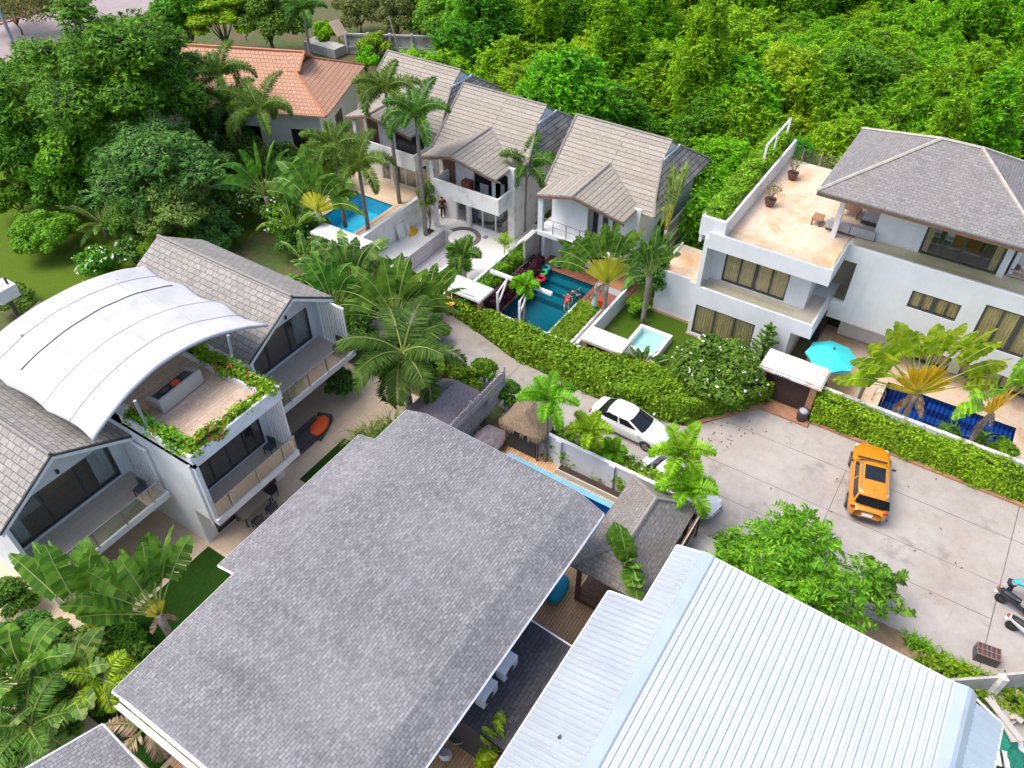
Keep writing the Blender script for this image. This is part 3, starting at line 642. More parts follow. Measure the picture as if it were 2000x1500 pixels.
window(H, 'y', 24.08, x0+.5, x1-.5, 2.92, 5.6, panes=4, glass='glassdoor', name='glass_door'); window(H, 'y', 24.08, x0+.6, x1-.6, .02, 2.3, panes=3, glass='glassdoor', name='glass_door')
railing(H, 'y', yf-.08, x0+.15, x1-.02, 2.9, .95, 3)
s = MB()
for i in range(8): s.box(x1-.15, x1-.06, yf+.05+i*.19, yf+.05+i*.19+.08, 2.92, 6.24)
B(s, 'louvre_screen', M['whitetrim'], H)
dp = MB(); dp.tube([(x0-.06,yf+.25,2.4),(x0-.06,yf+.25,6.4)], .05, 6); B(dp, 'drainpipe', M['whitetrim'], H)
# tensile canopy over the roof deck
T = thing('tensile_canopy', 'white arched membrane canopy stretched over the roof deck', 'canopy', (13.3, 29, 6.5))
def canopy_z(u, v): return 7.95 + 1.15*(1-(2*u-1)**2) + .10*math.sin(v*3*math.pi)**2*(-1) 
P = []; nu, nv = 60, 60
for j in range(nv+1):
    v = j/nv; row = []
    for i in range(nu+1):
        u = i/nu
        sc = .17*abs(math.sin(v*math.pi*3))**1.2          # scalloped side edges between tie points
        fr = .35*math.sin(u*math.pi)
        x0_, x1_ = 8.85+sc, 17.85-sc
        if True: x = x0_+(x1_-x0_)*u
        y = 25.1+.5*(1-u)+(34.2-25.6)*v + fr*(1-2*v)
        z = canopy_z(u, v) + .018*math.sin(u*11+v*5)*math.sin(v*9)+.007*math.sin(u*31+v*7+2*math.sin(v*9))+.006*math.sin((u-v)*37)
        row.append((x, y, z))
    P.append(row)
cnp = MB().grid(P); co_ = B(cnp, 'membrane', M['whitefabric'], T, smooth=True)
md = co_.modifiers.new('th', 'SOLIDIFY'); md.thickness = .02
sm = MB()
for j in (40,): sm.tube([Vector(P[j][i])+Vector((0,0,.02)) for i in range(5, nu-3)], .03, 5)
B(sm, 'seam_rib', plain('seam_dark', (.2,.2,.21), .6), T)
sm = MB()
for i in (15, 30, 45): sm.tube([Vector(P[j][i])+Vector((0,0,.014)) for j in range(0, nv+1)], .016, 4)
for j in (12, 24, 52): sm.tube([Vector(P[j][i])+Vector((0,0,.014)) for i in range(0, nu+1)], .015, 4)
B(sm, 'welded_seam', plain('seam_grey', (.47,.47,.475), .6), T)
ed = MB(); ed.tube([Vector(P[0][i])-Vector((0,0,.07)) for i in range(nu+1)], .06, 6); B(ed, 'arch_tube', M['greypost'], T); ed = MB(); ed.tube([Vector(P[nv][i])-Vector((0,0,.07)) for i in range(nu+1)], .06, 6); B(ed, 'arch_tube', M['greypost'], T)
for x, y in ((10.95,25.3),(15.6,25.3),(10.95,33),(15.6,33)):
    B(MB().tube([(x,y,6.5),(x-.06*(13-x),y-.15,8.72)], .07, 8), 'post', M['greypost'], T)

# ------------------------------------------------------------------ big shingle-roofed house
K = thing('shingle_house', 'house under a broad grey asphalt shingle roof in the foreground', 'house', (11, 12, 0))
FX, NX = 18.4, 2.95
m = MB()
m.slab([(FX,16.47,6.36),(FX,17.57,6.0),(16.25,17.57,6.0),(16.25,18.5,5.78),(8.25,18.5,5.78),(8.25,17.57,6.0),(NX,17.5,6.0),(NX,16.47,6.36)], .12)
m.slab([(NX,16.47,6.36),(NX,8.81,6.14),(FX,8.81,6.14),(FX,16.47,6.36)], .12)
m.slab([(NX,8.81,6.14),(NX,7.57,5.58),(FX,7.57,5.58),(FX,8.81,6.14)], .12)
rf = B(m, 'roof', M['shingle'], K)
e = MB()
for a, bb in (((FX,16.47,6.36),(FX,17.57,6.0)),((16.25,17.57,6.0),(16.25,18.5,5.78)),((FX,16.47,6.36),(FX,8.81,6.14)),((FX,8.81,6.14),(FX,7.57,5.58)),((NX,16.47,6.36),(NX,17.5,6.0)),((NX,16.47,6.36),(NX,8.81,6.14)),((8.25,17.57,6.0),(8.25,18.5,5.78)),((FX,7.57,5.58),(NX,7.57,5.58)),((FX,17.57,6),(16.25,17.57,6)),((16.25,18.5,5.78),(8.25,18.5,5.78)),((8.25,17.57,6),(NX,17.5,6))):
    a = Vector(a)-Vector((0,0,.06)); bb = Vector(bb)-Vector((0,0,.06)); e.tube([a, bb], .055, 4)
B(e, 'drip_edge', M['whitetrim'], rf)
g = MB(); g.box(2.72, 2.86, 8.6, 17.2, 5.62, 5.65); g.box(2.68,2.72,8.6,17.2,5.62,5.74); g.box(2.9,2.94,8.6,17.2,5.7,5.8); B(g, 'gutter', M['whitetrim'], rf)
w = MB(); w.wall('y', 3.6, 17.6, 9.4, 9.6, 0, 5.9, [(12.5,16.5,.02,2.4)]); w.wall('y', 3.6, 17.6, 16.9, 17.1, 0, 5.7, [(9,15,.02,2.4)]); w.box(17.4,17.6,9.6,16.9,0,5.9); w.box(3.6,3.8,9.6,16.9,0,5.9)
B(w, 'wall', M['greywall'], K)
window(K, 'y', 9.45, 12.5, 16.5, .02, 2.4, panes=3, glass='glassdark', name='glass_door'); window(K, 'y', 17.05, 9, 15, .02, 2.4, panes=4, glass='glassdark', out=1, name='glass_door')
# low annexe with dark shingle roof
A = thing('dark_roof_annex', 'low lean-to with dark shingle roof between the two big roofs', 'annex', (11, 7, 0))
B(MB().slab([(13.9,9.38,3.45),(13.9,5.2,3.0),(9.3,5.2,3.0),(9.3,9.38,3.45)], .1), 'roof', M['shingle_dark'], A)
B(MB().box(9.5,13.7,5.4,5.6,0,2.85).box(13.5,13.7,5.6,9.3,0,2.9), 'wall', M['greywall'], A); B(MB().box(9.5,9.7,5.6,9.3,0,2.9), 'slatted_end', M['charcoal'], A); B(MB().slab([(13.9,9.38,3.46),(13.97,9.38,3.46),(13.97,5.2,3.01),(13.9,5.2,3.01)],.12), 'roof_edge', M['whitetrim'], A)

# ------------------------------------------------------------------ metal-roofed shed
M['ribshade'] = plain('grey_rib_shade', (.30,.35,.41), .6)  # grey that puts the ribs' shadow lines, with some dirt, into the colour
Q = thing('metal_roof_shed', 'building with a white corrugated metal roof at the bottom of the picture', 'shed', (13, 0, 0))
def corr(mb, x0, x1, y0, y1, zf, axis, pitch=.42, rib=.045, h=.045):
    "ribbed sheet; ribs run along axis"
    a0, a1 = (x0, x1) if axis == 'y' else (y0, y1)
    prof = [a0]; hs = [0.]; c = a0+pitch
    while c < a1-.08:
        prof += [c-.05, c-.025, c+.025, c+.05]; hs += [0, h, h, 0]; c += pitch
    prof.append(a1); hs.append(0)
    if axis == 'y': rows = [[(p, y, zf(p, y)+hh) for p, hh in zip(prof, hs)] for y in (y0, y1)]
    else: rows = [[(x, p, zf(x, p)+hh) for p, hh in zip(prof, hs)] for x in (x0, x1)]
    mb.grid(rows)
zl_ = lambda x, y: 5.03-(y-3.5)*.27
zm_ = lambda x, y: 5.06+(y-3.1)*.045
zr_ = lambda x, y: 4.6+(y+6.3)*.40
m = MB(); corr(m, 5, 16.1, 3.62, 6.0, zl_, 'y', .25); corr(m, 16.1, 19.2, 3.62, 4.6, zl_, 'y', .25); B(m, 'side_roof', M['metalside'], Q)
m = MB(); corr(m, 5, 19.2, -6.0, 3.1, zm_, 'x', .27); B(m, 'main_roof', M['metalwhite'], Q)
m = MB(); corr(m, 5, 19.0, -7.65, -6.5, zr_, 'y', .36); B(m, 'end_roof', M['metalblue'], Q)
sm = MB()  # flat strips along the rib feet, drawn as their shadow and dirt lines
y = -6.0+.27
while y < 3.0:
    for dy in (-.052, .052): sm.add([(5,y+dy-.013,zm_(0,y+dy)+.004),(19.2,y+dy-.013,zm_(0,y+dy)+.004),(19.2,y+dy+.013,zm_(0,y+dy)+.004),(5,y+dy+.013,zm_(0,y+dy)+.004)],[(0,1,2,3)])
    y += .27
B(sm, 'rib_shade_lines', M['ribshade'], Q)
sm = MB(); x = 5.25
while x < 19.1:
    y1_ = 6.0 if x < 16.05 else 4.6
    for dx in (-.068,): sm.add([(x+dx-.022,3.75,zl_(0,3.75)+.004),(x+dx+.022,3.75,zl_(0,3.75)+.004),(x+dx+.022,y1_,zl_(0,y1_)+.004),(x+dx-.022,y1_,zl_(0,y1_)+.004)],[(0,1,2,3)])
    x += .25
B(sm, 'rib_shade_lines', M['ribshade'], Q)
m = MB(); m.grid([[(x, y, z) for y, z in ((3.66,5.02),(3.6,5.10),(3.14,5.13),(3.08,5.09))] for x in (5, 19.25)]); B(m, 'ridge_flashing', M['metalblue'], Q); m = MB(); m.grid([[(x, y, z) for y, z in ((-5.9,4.70),(-6.25,4.78),(-6.4,4.72),(-6.62,4.52))] for x in (5, 19.25)]); B(m, 'ridge_flashing', M['metalblue'], Q)
m = MB()
for a, bb in (((19.22,3.1,5.04),(19.22,-6.0,4.64)),((19.22,3.4,5.08),(19.22,4.6,4.72)),((16.12,4.62,4.72),(16.12,6.0,4.33)),((19.22,4.62,4.70),(16.1,4.62,4.70)),((16.1,6.02,4.32),(5,6.02,4.32)),((19.2,-6.3,4.6),(19.02,-7.65,4.02)),((19.0,-7.66,4.02),(5,-7.66,4.02))): m.tube([a, bb], .05, 4)
B(m, 'roof_edge', M['whitetrim'], Q)
B(MB().box(18.6,18.8,-6.5,4.2,0,4.35).box(5,18.6,4.0,4.2,0,4.7).box(5,18.6,-6.9,-6.7,0,4.2), 'wall', M['greywall'], Q)

# ------------------------------------------------------------------ red tiled house, top left (turned about 23 degrees)
RA = math.radians(24)
Rh = thing('red_tile_house', 'white bungalow under an orange terracotta hipped roof at the top left', 'house', (44.6, 50.0, 0), RA)
# local: +x away from camera, +y up-left along the ridge
m = MB(); zr, ze = 7.0, 4.2
ry0, ry1, ex, yh = -.2, 14.5, 5.2, -4.1
m.slab([(0,ry0,zr),(0,ry1,zr),(-ex,ry1,ze),(-ex,yh,ze),(-1.5,-.6,6.05)], .12); m.slab([(0,ry0,zr),(1.5,-.6,6.05),(ex,yh,ze),(ex,ry1,ze),(0,ry1,zr)], .12)
m.slab([(-1.5,-.62,6.03),(-ex,yh-.02,ze),(ex,yh-.02,ze),(1.5,-.62,6.03)], .12)
m.slab([(0,-1.0,zr+.02),(0,.1,zr+.02),(-1.6,.1,6.05),(-1.6,-.9,6.05)], .08) ; m.slab([(0,-1.0,zr+.02),(1.6,-.9,6.05),(1.6,.1,6.05),(0,.1,zr+.02)], .08)
rf = m.build('roof', M['redtile'], Rh, org=(0,0,0))
t_ = MB()
for a, bb in (((0,-1,7.06),(0,ry1,7.06)),((-1.5,-.6,6.1),(-ex,yh,ze+.05)),((1.5,-.6,6.1),(ex,yh,ze+.05)),((0,-1,7.06),(-1.6,-.95,6.08)),((0,-1,7.06),(1.6,-.95,6.08))): t_.tube([a, bb], .10, 5)
t_.build('ridge_cap', plain('terracotta_cap', (.50,.215,.115), .8), rf, org=(0,0,0))
g = MB(); g.add([(-1.4,-.5,6.1),(1.4,-.5,6.1),(0,-.5,6.95)], [(0,1,2)]); g.build('gablet', M['greywall'], rf, org=(0,0,0))
w = MB(); w.wall('x', -3.2, 14, -4.4, -4.2, 0, 4.3, [(-2,-.6,.9,2.6),(2,4,.9,2.6)]); w.wall('y', -4.2, 4.4, -3.2, -3.0, 0, 4.3, [(-3.4,-2.2,.1,2.3),(-1.2,.6,1,2.4)]); w.box(4.2,4.4,-3.0,14,0,4.3); w.build('wall', M['white'], Rh, org=(0,0,0))
for args in (('x',-4.33,-2,-.6,.9,2.6),('x',-4.33,2,4,.9,2.6),('y',-3.13,-3.4,-2.2,.1,2.3),('y',-3.13,-1.2,.6,1,2.4)):
    n0 = len(bpy.data.objects); g_ = window(Rh, *args, glass='glassdark', panes=2)
    for o in [g_]+list(g_.children):
        for v in o.data.vertices: v.co += Vector(Rh.location)
w = MB(); w.box(-5.0,4.5,-6.2,-3.4,.0,.25); w.build('porch', M['wood'], Rh, org=(0,0,0))

# ------------------------------------------------------------------ pavilion with hipped roof, lean roof corner, thatched roofs
Pv = thing('pavilion', 'square garden pavilion with grey-brown hipped shingle roof beside the lap pool', 'pavilion', (20.2, 7.3, 0))
a_, b_, c_, d_ = (17.3,8.3,2.75), (23.1,8.3,2.75), (23.1,5.05,2.75), (17.3,5.05,2.75); r1, r2 = (18.9,6.5,4.1), (21.4,6.5,4.1)
m = MB(); m.slab([a_,b_,r2,r1],.1); m.slab([b_,c_,r2],.1); m.slab([c_,d_,r1,r2],.1); m.slab([d_,a_,r1],.1); rf = B(m,'roof',bricky('pavilion_shingle',(.30,.28,.265),(.22,.205,.195),(.12,.11,.1),.34,.18,.012,.9,stain=(.19,.165,.14),sscale=.7,slo=.4,shi=.65,bmp=.35,tone=.4,smix=.6,spec=.15),Pv)
t_ = MB()
for p_, q_ in ((a_,r1),(b_,r2),(c_,r2),(d_,r1),(r1,r2)): t_.tube([Vector(p_)+Vector((0,0,.02)),Vector(q_)+Vector((0,0,.02))],.1,5)
B(t_,'ridge_cap',plain('pavilion_cap',(.30,.275,.25),.9,c2=(.22,.2,.18),scale=3),rf)
for x in (17.6,22.8):
    for y in (8.0,5.25): B(MB().box(x-.09,x+.09,y-.09,y+.09,0,2.72),'post',M['woodpost'],Pv)
B(MB().box(17.5,22.9,5.2,8.05,.015,.35),'platform',M['woodpost'],Pv); B(MB().box(17.55,17.62,5.3,7.95,.6,.68).box(17.55,17.62,5.3,7.95,.9,.98),'rail',M['woodpost'],Pv)
Lr = thing('corner_shed', 'small grey shingle roof poking in at the bottom left corner', 'shed', (1, 17, 0))
B(MB().slab([(2.25,18.15,4.05),(-1,19.4,4.0),(-1,16,3.3),(2.05,15.3,3.3)],.1),'roof',M['shingle'],Lr); B(MB().box(-.8,1.8,15.6,18.2,0,3.3),'wall',M['greywall'],Lr); B(MB().tube([(2.25,18.15,4.02),(2.05,15.3,3.27)],.05,4).tube([(2.25,18.15,4.02),(-1,19.4,3.97)],.05,4),'drip_edge',M['whitetrim'],Lr)

def thatch(label, x0, x1, y0, y1, ze, zr, mat, posts=True, name='thatched_hut', ridge='x', seed=1):
    r = thing(name, label, 'hut', ((x0+x1)/2, (y0+y1)/2, 0)); rg = random.Random(seed)
    cx, cy = (x0+x1)/2, (y0+y1)/2; n = 14; rows = []
    for j in range(n+1):
        v = j/n; k = 1-v; row = []
        for i in range(41):
            a = 2*math.pi*(i % 40)/40; ca, sa = math.cos(a), math.sin(a)
            pw = 2/5.0; sx = math.copysign(abs(ca)**pw, ca); sy = math.copysign(abs(sa)**pw, sa)
            rx = (x1-x0)/2; ry = (y1-y0)/2
            fx, fy = (k*.62+.38 if ridge == 'x' else k), (k if ridge == 'x' else k*.62+.38)
            z = ze+(zr-ze)*(v**.9)
            jit = rg.uniform(-.03,.03) if i < 40 else 0
            row.append((cx+sx*(rx*fx+jit), cy+sy*(ry*fy+jit), z+rg.uniform(-.03,.03)))
        row[40] = row[0]; rows.append(row)
    m = MB().grid(rows); B(m, 'thatch_roof', mat, r, smooth=True)
    fr = MB()
    for i in range(260):
        a = rg.uniform(0, 2*math.pi); ca, sa = math.cos(a), math.sin(a); pw = .4
        x = cx+math.copysign(abs(ca)**pw, ca)*(x1-x0)/2*1.0; y = cy+math.copysign(abs(sa)**pw, sa)*(y1-y0)/2*1.0
        d = Vector((x-cx, y-cy, 0)).normalized()*.12; w = Vector((-d.y, d.x, 0)).normalized()*rg.uniform(.03,.07); L = rg.uniform(.12,.4)
        p = Vector((x, y, ze+.08)); fr.add([p-w, p+w, p+d+Vector((0,0,-L))], [(0,1,2)])
    B(fr, 'thatch_fringe', mat, r)
    if posts:
        for x in (x0+.35, x1-.35):
            for y in (y0+.35, y1-.35): B(MB().tube([(x,y,0),(x,y,ze+.1)], .07, 6), 'post', M['woodpost'], r)
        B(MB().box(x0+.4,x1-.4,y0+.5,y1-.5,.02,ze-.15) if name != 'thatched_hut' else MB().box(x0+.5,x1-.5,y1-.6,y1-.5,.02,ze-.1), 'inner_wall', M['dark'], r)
    return r
thatch('small brown thatched gatehouse beside the bamboo screen', 23.2, 25.4, 13.4, 16.0, 1.9, 2.75, M['thatch'], name='thatched_gatehouse', seed=2)
thatch('mauve grey thatched roof under the coconut palm', 20.6, 24.8, 17.3, 20.6, 1.7, 2.9, M['thatchgrey'], name='thatched_shelter', seed=3)
thatch('low mauve grey thatched roof below the bamboo screen', 19.6, 24.0, 15.6, 17.25, .55, 1.15, M['thatchgrey'], name='thatched_lean_to', seed=4)
# ------------------------------------------------------------------ foliage generators
def leafmat(name, dark, mid, light, trans=.35, rough=.55, tval=None, vary=.10):
    m = bpy.data.materials.new(name); m.use_nodes = True; t = m.node_tree; b = t.nodes['Principled BSDF']; out = t.nodes['Material Output']
    g = N(t, 'NewGeometry'); r = N(t, 'ValToRGB'); t.links.new(g.outputs['Random Per Island'], r.inputs[0])
    e = r.color_ramp.elements; e[0].position = 0; e[0].color = c4(dark); e[1].position = 1; e[1].color = c4(light)
    x = e.new(.5); x.color = c4(mid)
    oi = N(t, 'ObjectInfo'); hs = N(t, 'HueSaturation'); t.links.new(r.outputs[0], hs.inputs['Color'])
    mr = N(t, 'MapRange'); t.links.new(oi.outputs['Random'], mr.inputs[0]); mr.inputs[3].default_value = .5-vary*.25; mr.inputs[4].default_value = .5+vary*.25; t.links.new(mr.outputs[0], hs.inputs['Hue'])
    mv = N(t, 'MapRange'); nz = noise(t, .9, coord(t, 'Object'), 2); t.links.new(nz, mv.inputs[0]); mv.inputs[1].default_value = .3; mv.inputs[2].default_value = .7; mv.inputs[3].default_value = .9; mv.inputs[4].default_value = 1.55; t.links.new(mv.outputs[0], hs.inputs['Value'])
    t.links.new(hs.outputs[0], b.inputs['Base Color']); b.inputs['Roughness'].default_value = rough; b.inputs['Specular IOR Level'].default_value = .25
    tl = N(t, 'BsdfTranslucent'); mx = N(t, 'MixShader'); mx.inputs[0].default_value = trans
    br = N(t, 'HueSaturation'); br.inputs['Value'].default_value = 1.5; br.inputs['Hue'].default_value = .485; t.links.new(hs.outputs[0], br.inputs['Color']); t.links.new(br.outputs[0], tl.inputs[0])
    t.links.new(b.outputs[0], mx.inputs[1]); t.links.new(tl.outputs[0], mx.inputs[2]); t.links.new(mx.outputs[0], out.inputs[0])
    return m
L = {}
L['jungle'] = leafmat('jungle_leaf', (.05,.155,.004), (.135,.33,.006), (.30,.53,.015), .48)
L['jungle2'] = leafmat('jungle_leaf_yellow', (.06,.165,.004), (.17,.355,.006), (.35,.53,.02), .45)
L['jungle3'] = leafmat('jungle_leaf_deep', (.03,.115,.006), (.075,.235,.010), (.17,.39,.025), .48)
L['olive'] = leafmat('olive_leaf', (.035,.10,.006), (.085,.195,.010), (.19,.33,.025), .4)
L['broad'] = leafmat('broad_leaf', (.03,.095,.010), (.065,.175,.014), (.13,.27,.025))
L['bluegreen'] = leafmat('blue_green_leaf', (.05,.12,.020), (.10,.20,.034), (.19,.31,.06))
L['bush'] = leafmat('bush_leaf', (.06,.16,.006), (.12,.27,.010), (.24,.40,.02))
L['hedge'] = leafmat('hedge_leaf', (.045,.14,.006), (.10,.25,.010), (.20,.38,.02))
L['hedgey'] = leafmat('hedge_leaf_yellow', (.085,.17,.006), (.19,.31,.010), (.34,.46,.018))
L['dry'] = leafmat('dry_scrub_leaf', (.07,.085,.02), (.13,.15,.035), (.2,.22,.06))
L['palm'] = leafmat('palm_leaflet', (.03,.085,.010), (.065,.15,.016), (.14,.26,.03), .3)
L['palmb'] = leafmat('bright_palm_leaflet', (.10,.22,.006), (.19,.37,.010), (.29,.48,.02), .35)
L['coco'] = leafmat('coconut_leaflet', (.018,.055,.006), (.033,.09,.008), (.065,.14,.014), .22, .7)
L['banana'] = leafmat('banana_blade', (.035,.12,.012), (.07,.19,.018), (.125,.275,.03), .35, .38)
L['bananay'] = leafmat('yellowish_banana_blade', (.09,.23,.008), (.19,.37,.012), (.38,.52,.03), .5, .4)
L['bananad'] = leafmat('tattered_banana_blade', (.04,.12,.02), (.10,.2,.03), (.24,.32,.08), .35, .45)
L['purple'] = leafmat('purple_leaf', (.03,.008,.015), (.055,.014,.026), (.10,.03,.04), .2)
L['grassy'] = leafmat('ornamental_grass', (.10,.18,.008), (.19,.28,.015), (.30,.36,.025), .3)
L['fount'] = leafmat('fountain_grass', (.06,.15,.02), (.12,.24,.035), (.26,.33,.12), .3)
L['white'] = leafmat('white_petal', (.75,.74,.68), (.82,.81,.76), (.85,.85,.82), .2, vary=0)
L['red'] = leafmat('red_petal', (.55,.04,.05), (.65,.07,.07), (.7,.12,.12), .2, vary=0)
L['yellow'] = leafmat('yellow_petal', (.55,.42,.02), (.65,.5,.03), (.7,.6,.06), .2, vary=0)
L['deadleaf'] = leafmat('dead_leaf', (.20,.13,.085), (.33,.23,.16), (.46,.35,.26), .2, .8, vary=.02)
L['fanpet'] = leafmat('petiole_green', (.20,.26,.05), (.32,.38,.10), (.46,.48,.18), .1, vary=.05)
L['fanyel'] = leafmat('petiole_yellow', (.55,.36,.012), (.68,.47,.015), (.72,.58,.06), .15, vary=.03)
L['fanyg'] = leafmat('petiole_yellow_green', (.40,.42,.02), (.58,.52,.035), (.66,.6,.09), .15, vary=.03)
L['gold'] = leafmat('golden_leaf', (.6,.26,.01), (.72,.36,.015), (.75,.45,.04), .2, vary=.02)
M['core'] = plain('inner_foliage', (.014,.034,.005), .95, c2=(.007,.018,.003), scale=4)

def unit(a): return a/np.maximum(np.linalg.norm(a, axis=-1, keepdims=True), 1e-6)
def leafdata(C, Nn, Ln, Wd, R, fold=.18, dirv=None):
    "diamond leaves: centres C, normals Nn, lengths Ln, widths Wd -> (verts, n faces)"
    n = len(C); Nn = unit(Nn)
    d = R.normal(size=(n, 3)) if dirv is None else dirv
    T = unit(d - (d*Nn).sum(1, keepdims=True)*Nn); Bt = np.cross(Nn, T)
    Ln = np.broadcast_to(Ln, (n,))[:, None]; Wd = np.broadcast_to(Wd, (n,))[:, None]
    v = np.stack([C-T*Ln*.5, C+Bt*Wd*.5-Nn*Wd*fold-T*Ln*.05, C+T*Ln*.5-Nn*Ln*fold*.5, C-Bt*Wd*.5-Nn*Wd*fold-T*Ln*.05], 1).reshape(-1, 3)
    return v
def leafobj(name, vs, mat, parent=None, org=(0,0,0), mesh_only=False):
    v = np.concatenate(vs) if isinstance(vs, list) else vs
    v = (v - np.array(org)).astype(np.float32); n = len(v)//4
    me = bpy.data.meshes.new(name); me.vertices.add(n*4); me.vertices.foreach_set('co', v.ravel())
    me.loops.add(n*4); me.loops.foreach_set('vertex_index', np.arange(n*4, dtype=np.int32))
    me.polygons.add(n); me.polygons.foreach_set('loop_start', np.arange(0, n*4, 4, dtype=np.int32))
    me.update(calc_edges=True); me.materials.append(mat)
    o = bpy.data.objects.new(name, me); COL.objects.link(o)
    if parent: o.parent = parent
    return o

def lobes_pts(lobes, n, R, shell=.8):
    lob = np.array(lobes, float)              # cx,cy,cz,rx,ry,rz
    wgt = (lob[:, 3]*lob[:, 4]+lob[:, 3]*lob[:, 5]); wgt /= wgt.sum()
    out_c, out_n, tot = [], [], 0
    while tot < n:
        k = R.choice(len(lob), size=n, p=wgt); d = unit(R.normal(size=(n, 3)))
        r = shell+(1.06-shell)*R.random(n)**.6
        P_ = lob[k, :3]+d*lob[k, 3:]*r[:, None]; nn = unit(d/lob[k, 3:])
        keep = np.ones(n, bool)
        for i in range(len(lob)):
            q = (((P_-lob[i, :3])/lob[i, 3:])**2).sum(1)
            keep &= ~((q < .62) & (k != i))
        keep &= (d[:, 2] > -.75)
        out_c.append(P_[keep]); out_n.append(nn[keep]); tot += keep.sum()
        if len(out_c) > 8: break
    return np.concatenate(out_c)[:n], np.concatenate(out_n)[:n]

def crown(lobes, n, R, ln, wd, up=.5, jit=.55, shell=.8):
    C, Nn = lobes_pts(lobes, n, R, shell)
    Nn = unit(Nn+np.array([0, 0, up])+R.normal(size=C.shape)*jit)
    s = R.uniform(.7, 1.3, len(C))
    return leafdata(C, Nn, ln*s, wd*s, R)
def limbs(mb, base_r, h, lobes, R, start=.45, n=7):
    top = Vector((R.uniform(-.2,.2), R.uniform(-.2,.2), h*start))
    mb.tube([(0,0,-.1), (R.uniform(-.1,.1), R.uniform(-.1,.1), h*start*.5), top], [base_r, base_r*.8, base_r*.65], 8)
    for q in lobes[:n]:
        e = Vector(q[:3]); m_ = top.lerp(e, .5)+Vector((0,0,-.12*(e-top).length))
        mb.tube([top, m_, e], [base_r*.5, base_r*.32, base_r*.12], 5)

def make_tree(name, label, cat, h, rad_, nl, leaves, ln, wd, lm, seed, flat=.7, lobe=.5, loc=(0,0,0), rz=0, group=None, up=.5, jit=.55, tr=.18, cbase=.4, vines=0, flowers=None, barkm='barkd', core=True, elong=(1,1), shell=.8, rag=0., shoots=0):
    R = np.random.default_rng(seed)
    r = thing(name, label, cat, loc, rz, group); r['_o'] = 0
    del r['_o']
    lobes = []
    for i in range(nl):
        a = i*2.399+R.uniform(-.4,.4); q = math.sqrt((i+.5)/nl); rr = rad_*q*.72
        z = h*cbase+(h*(1-cbase)-rad_*lobe*flat*.8)*math.sqrt(max(0, 1-(q*.9)**2))*R.uniform(.82-rag, 1.05+rag*.5)
        s = rad_*lobe*R.uniform(.75-rag, 1.15+rag); rr *= R.uniform(1-rag, 1+rag)
        lobes.append((rr*math.cos(a)*elong[0], rr*math.sin(a)*elong[1], z, s, s, s*flat))
    tb = MB(); limbs(tb, tr, h, lobes, random.Random(seed), cbase*.8, min(nl, 9)); tb.build('trunk', M[barkm], r, org=(0,0,0), smooth=True)
    vs = [crown(lobes, leaves, R, ln, wd, up, jit, shell)]
    if vines:
        for _ in range(vines):
            q = lobes[R.integers(len(lobes))]; a = R.uniform(0, 6.28); m = 26
            x = q[0]+math.cos(a)*q[3]*1.02+R.normal(size=m)*.09; y = q[1]+math.sin(a)*q[4]*1.02+R.normal(size=m)*.09
            z = q[2]-np.linspace(-.3*q[5], R.uniform(.8, 2.6), m)+R.normal(size=m)*.05
            C = np.stack([x, y, z], 1); nn = np.stack([np.full(m, math.cos(a)), np.full(m, math.sin(a)), np.full(m, .5)], 1)+R.normal(size=(m,3))*.35
            vs.append(leafdata(C, nn, ln*.95, wd*1.1, R))
    if shoots:
        C0, N0 = lobes_pts(lobes, shoots, R, .98); D0 = unit(N0+np.array([0,0,.5])+R.normal(size=C0.shape)*.5); ln0 = R.uniform(.35, 1.05, shoots); k = 13
        C1, N1, D1 = [], [], []
        for j in range(k):
            t = (j+1)/k; p = C0+D0*(ln0*t)[:, None]+np.array([0,0,-1.])*((ln0*t)**2*.55)[:, None]
            sd = unit(np.cross(D0, np.array([0,0,1.])))*(1 if j % 2 else -1)
            C1.append(p+sd*.10); D1.append(sd+D0*.5+R.normal(size=p.shape)*.25); N1.append(np.array([0,0,1.])+R.normal(size=p.shape)*.35)
        vs.append(leafdata(np.concatenate(C1), np.concatenate(N1), ln*1.05, wd*.95, R, .18, np.concatenate(D1)))
    cr = leafobj('crown', vs, L[lm], r)
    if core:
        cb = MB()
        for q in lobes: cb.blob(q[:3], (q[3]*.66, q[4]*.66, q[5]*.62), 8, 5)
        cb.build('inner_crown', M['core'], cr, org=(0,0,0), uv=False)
    if flowers:
        fm, fn, fs = flowers; C, Nn = lobes_pts(lobes, fn, R, 1.02)
        k = 4; C = np.repeat(C, k, 0)+R.normal(size=(len(C)*k, 3))*fs*.35; Nn = np.repeat(Nn, k, 0)+R.normal(size=C.shape)*.5+np.array([0,0,.6])
        leafobj('blossom', leafdata(C, Nn, fs, fs*.7, R, .05), L[fm], cr)
    return r

def strip(mb, path, wid, side, sag=.0):
    "flat ribbon along path with half widths, widened along side vectors"
    n = len(path); rows = []
    for p, w, s in zip(path, wid, side): rows.append([p-s*w-Vector((0,0,sag*w)), p, p+s*w-Vector((0,0,sag*w))])
    mb.grid(rows)

def frond_path(L_, el, droop, n, az):
    "arching rachis: starts at elevation el, bends down by droop in total"
    p = Vector((0,0,0)); out = [p.copy()]; e = el
    for i in range(n):
        t = (i+1)/n; e = el-droop*(t**1.4)
        p = p+Vector((math.cos(az)*math.cos(e), math.sin(az)*math.cos(e), math.sin(e)))*(L_/n); out.append(p.copy())
    return out

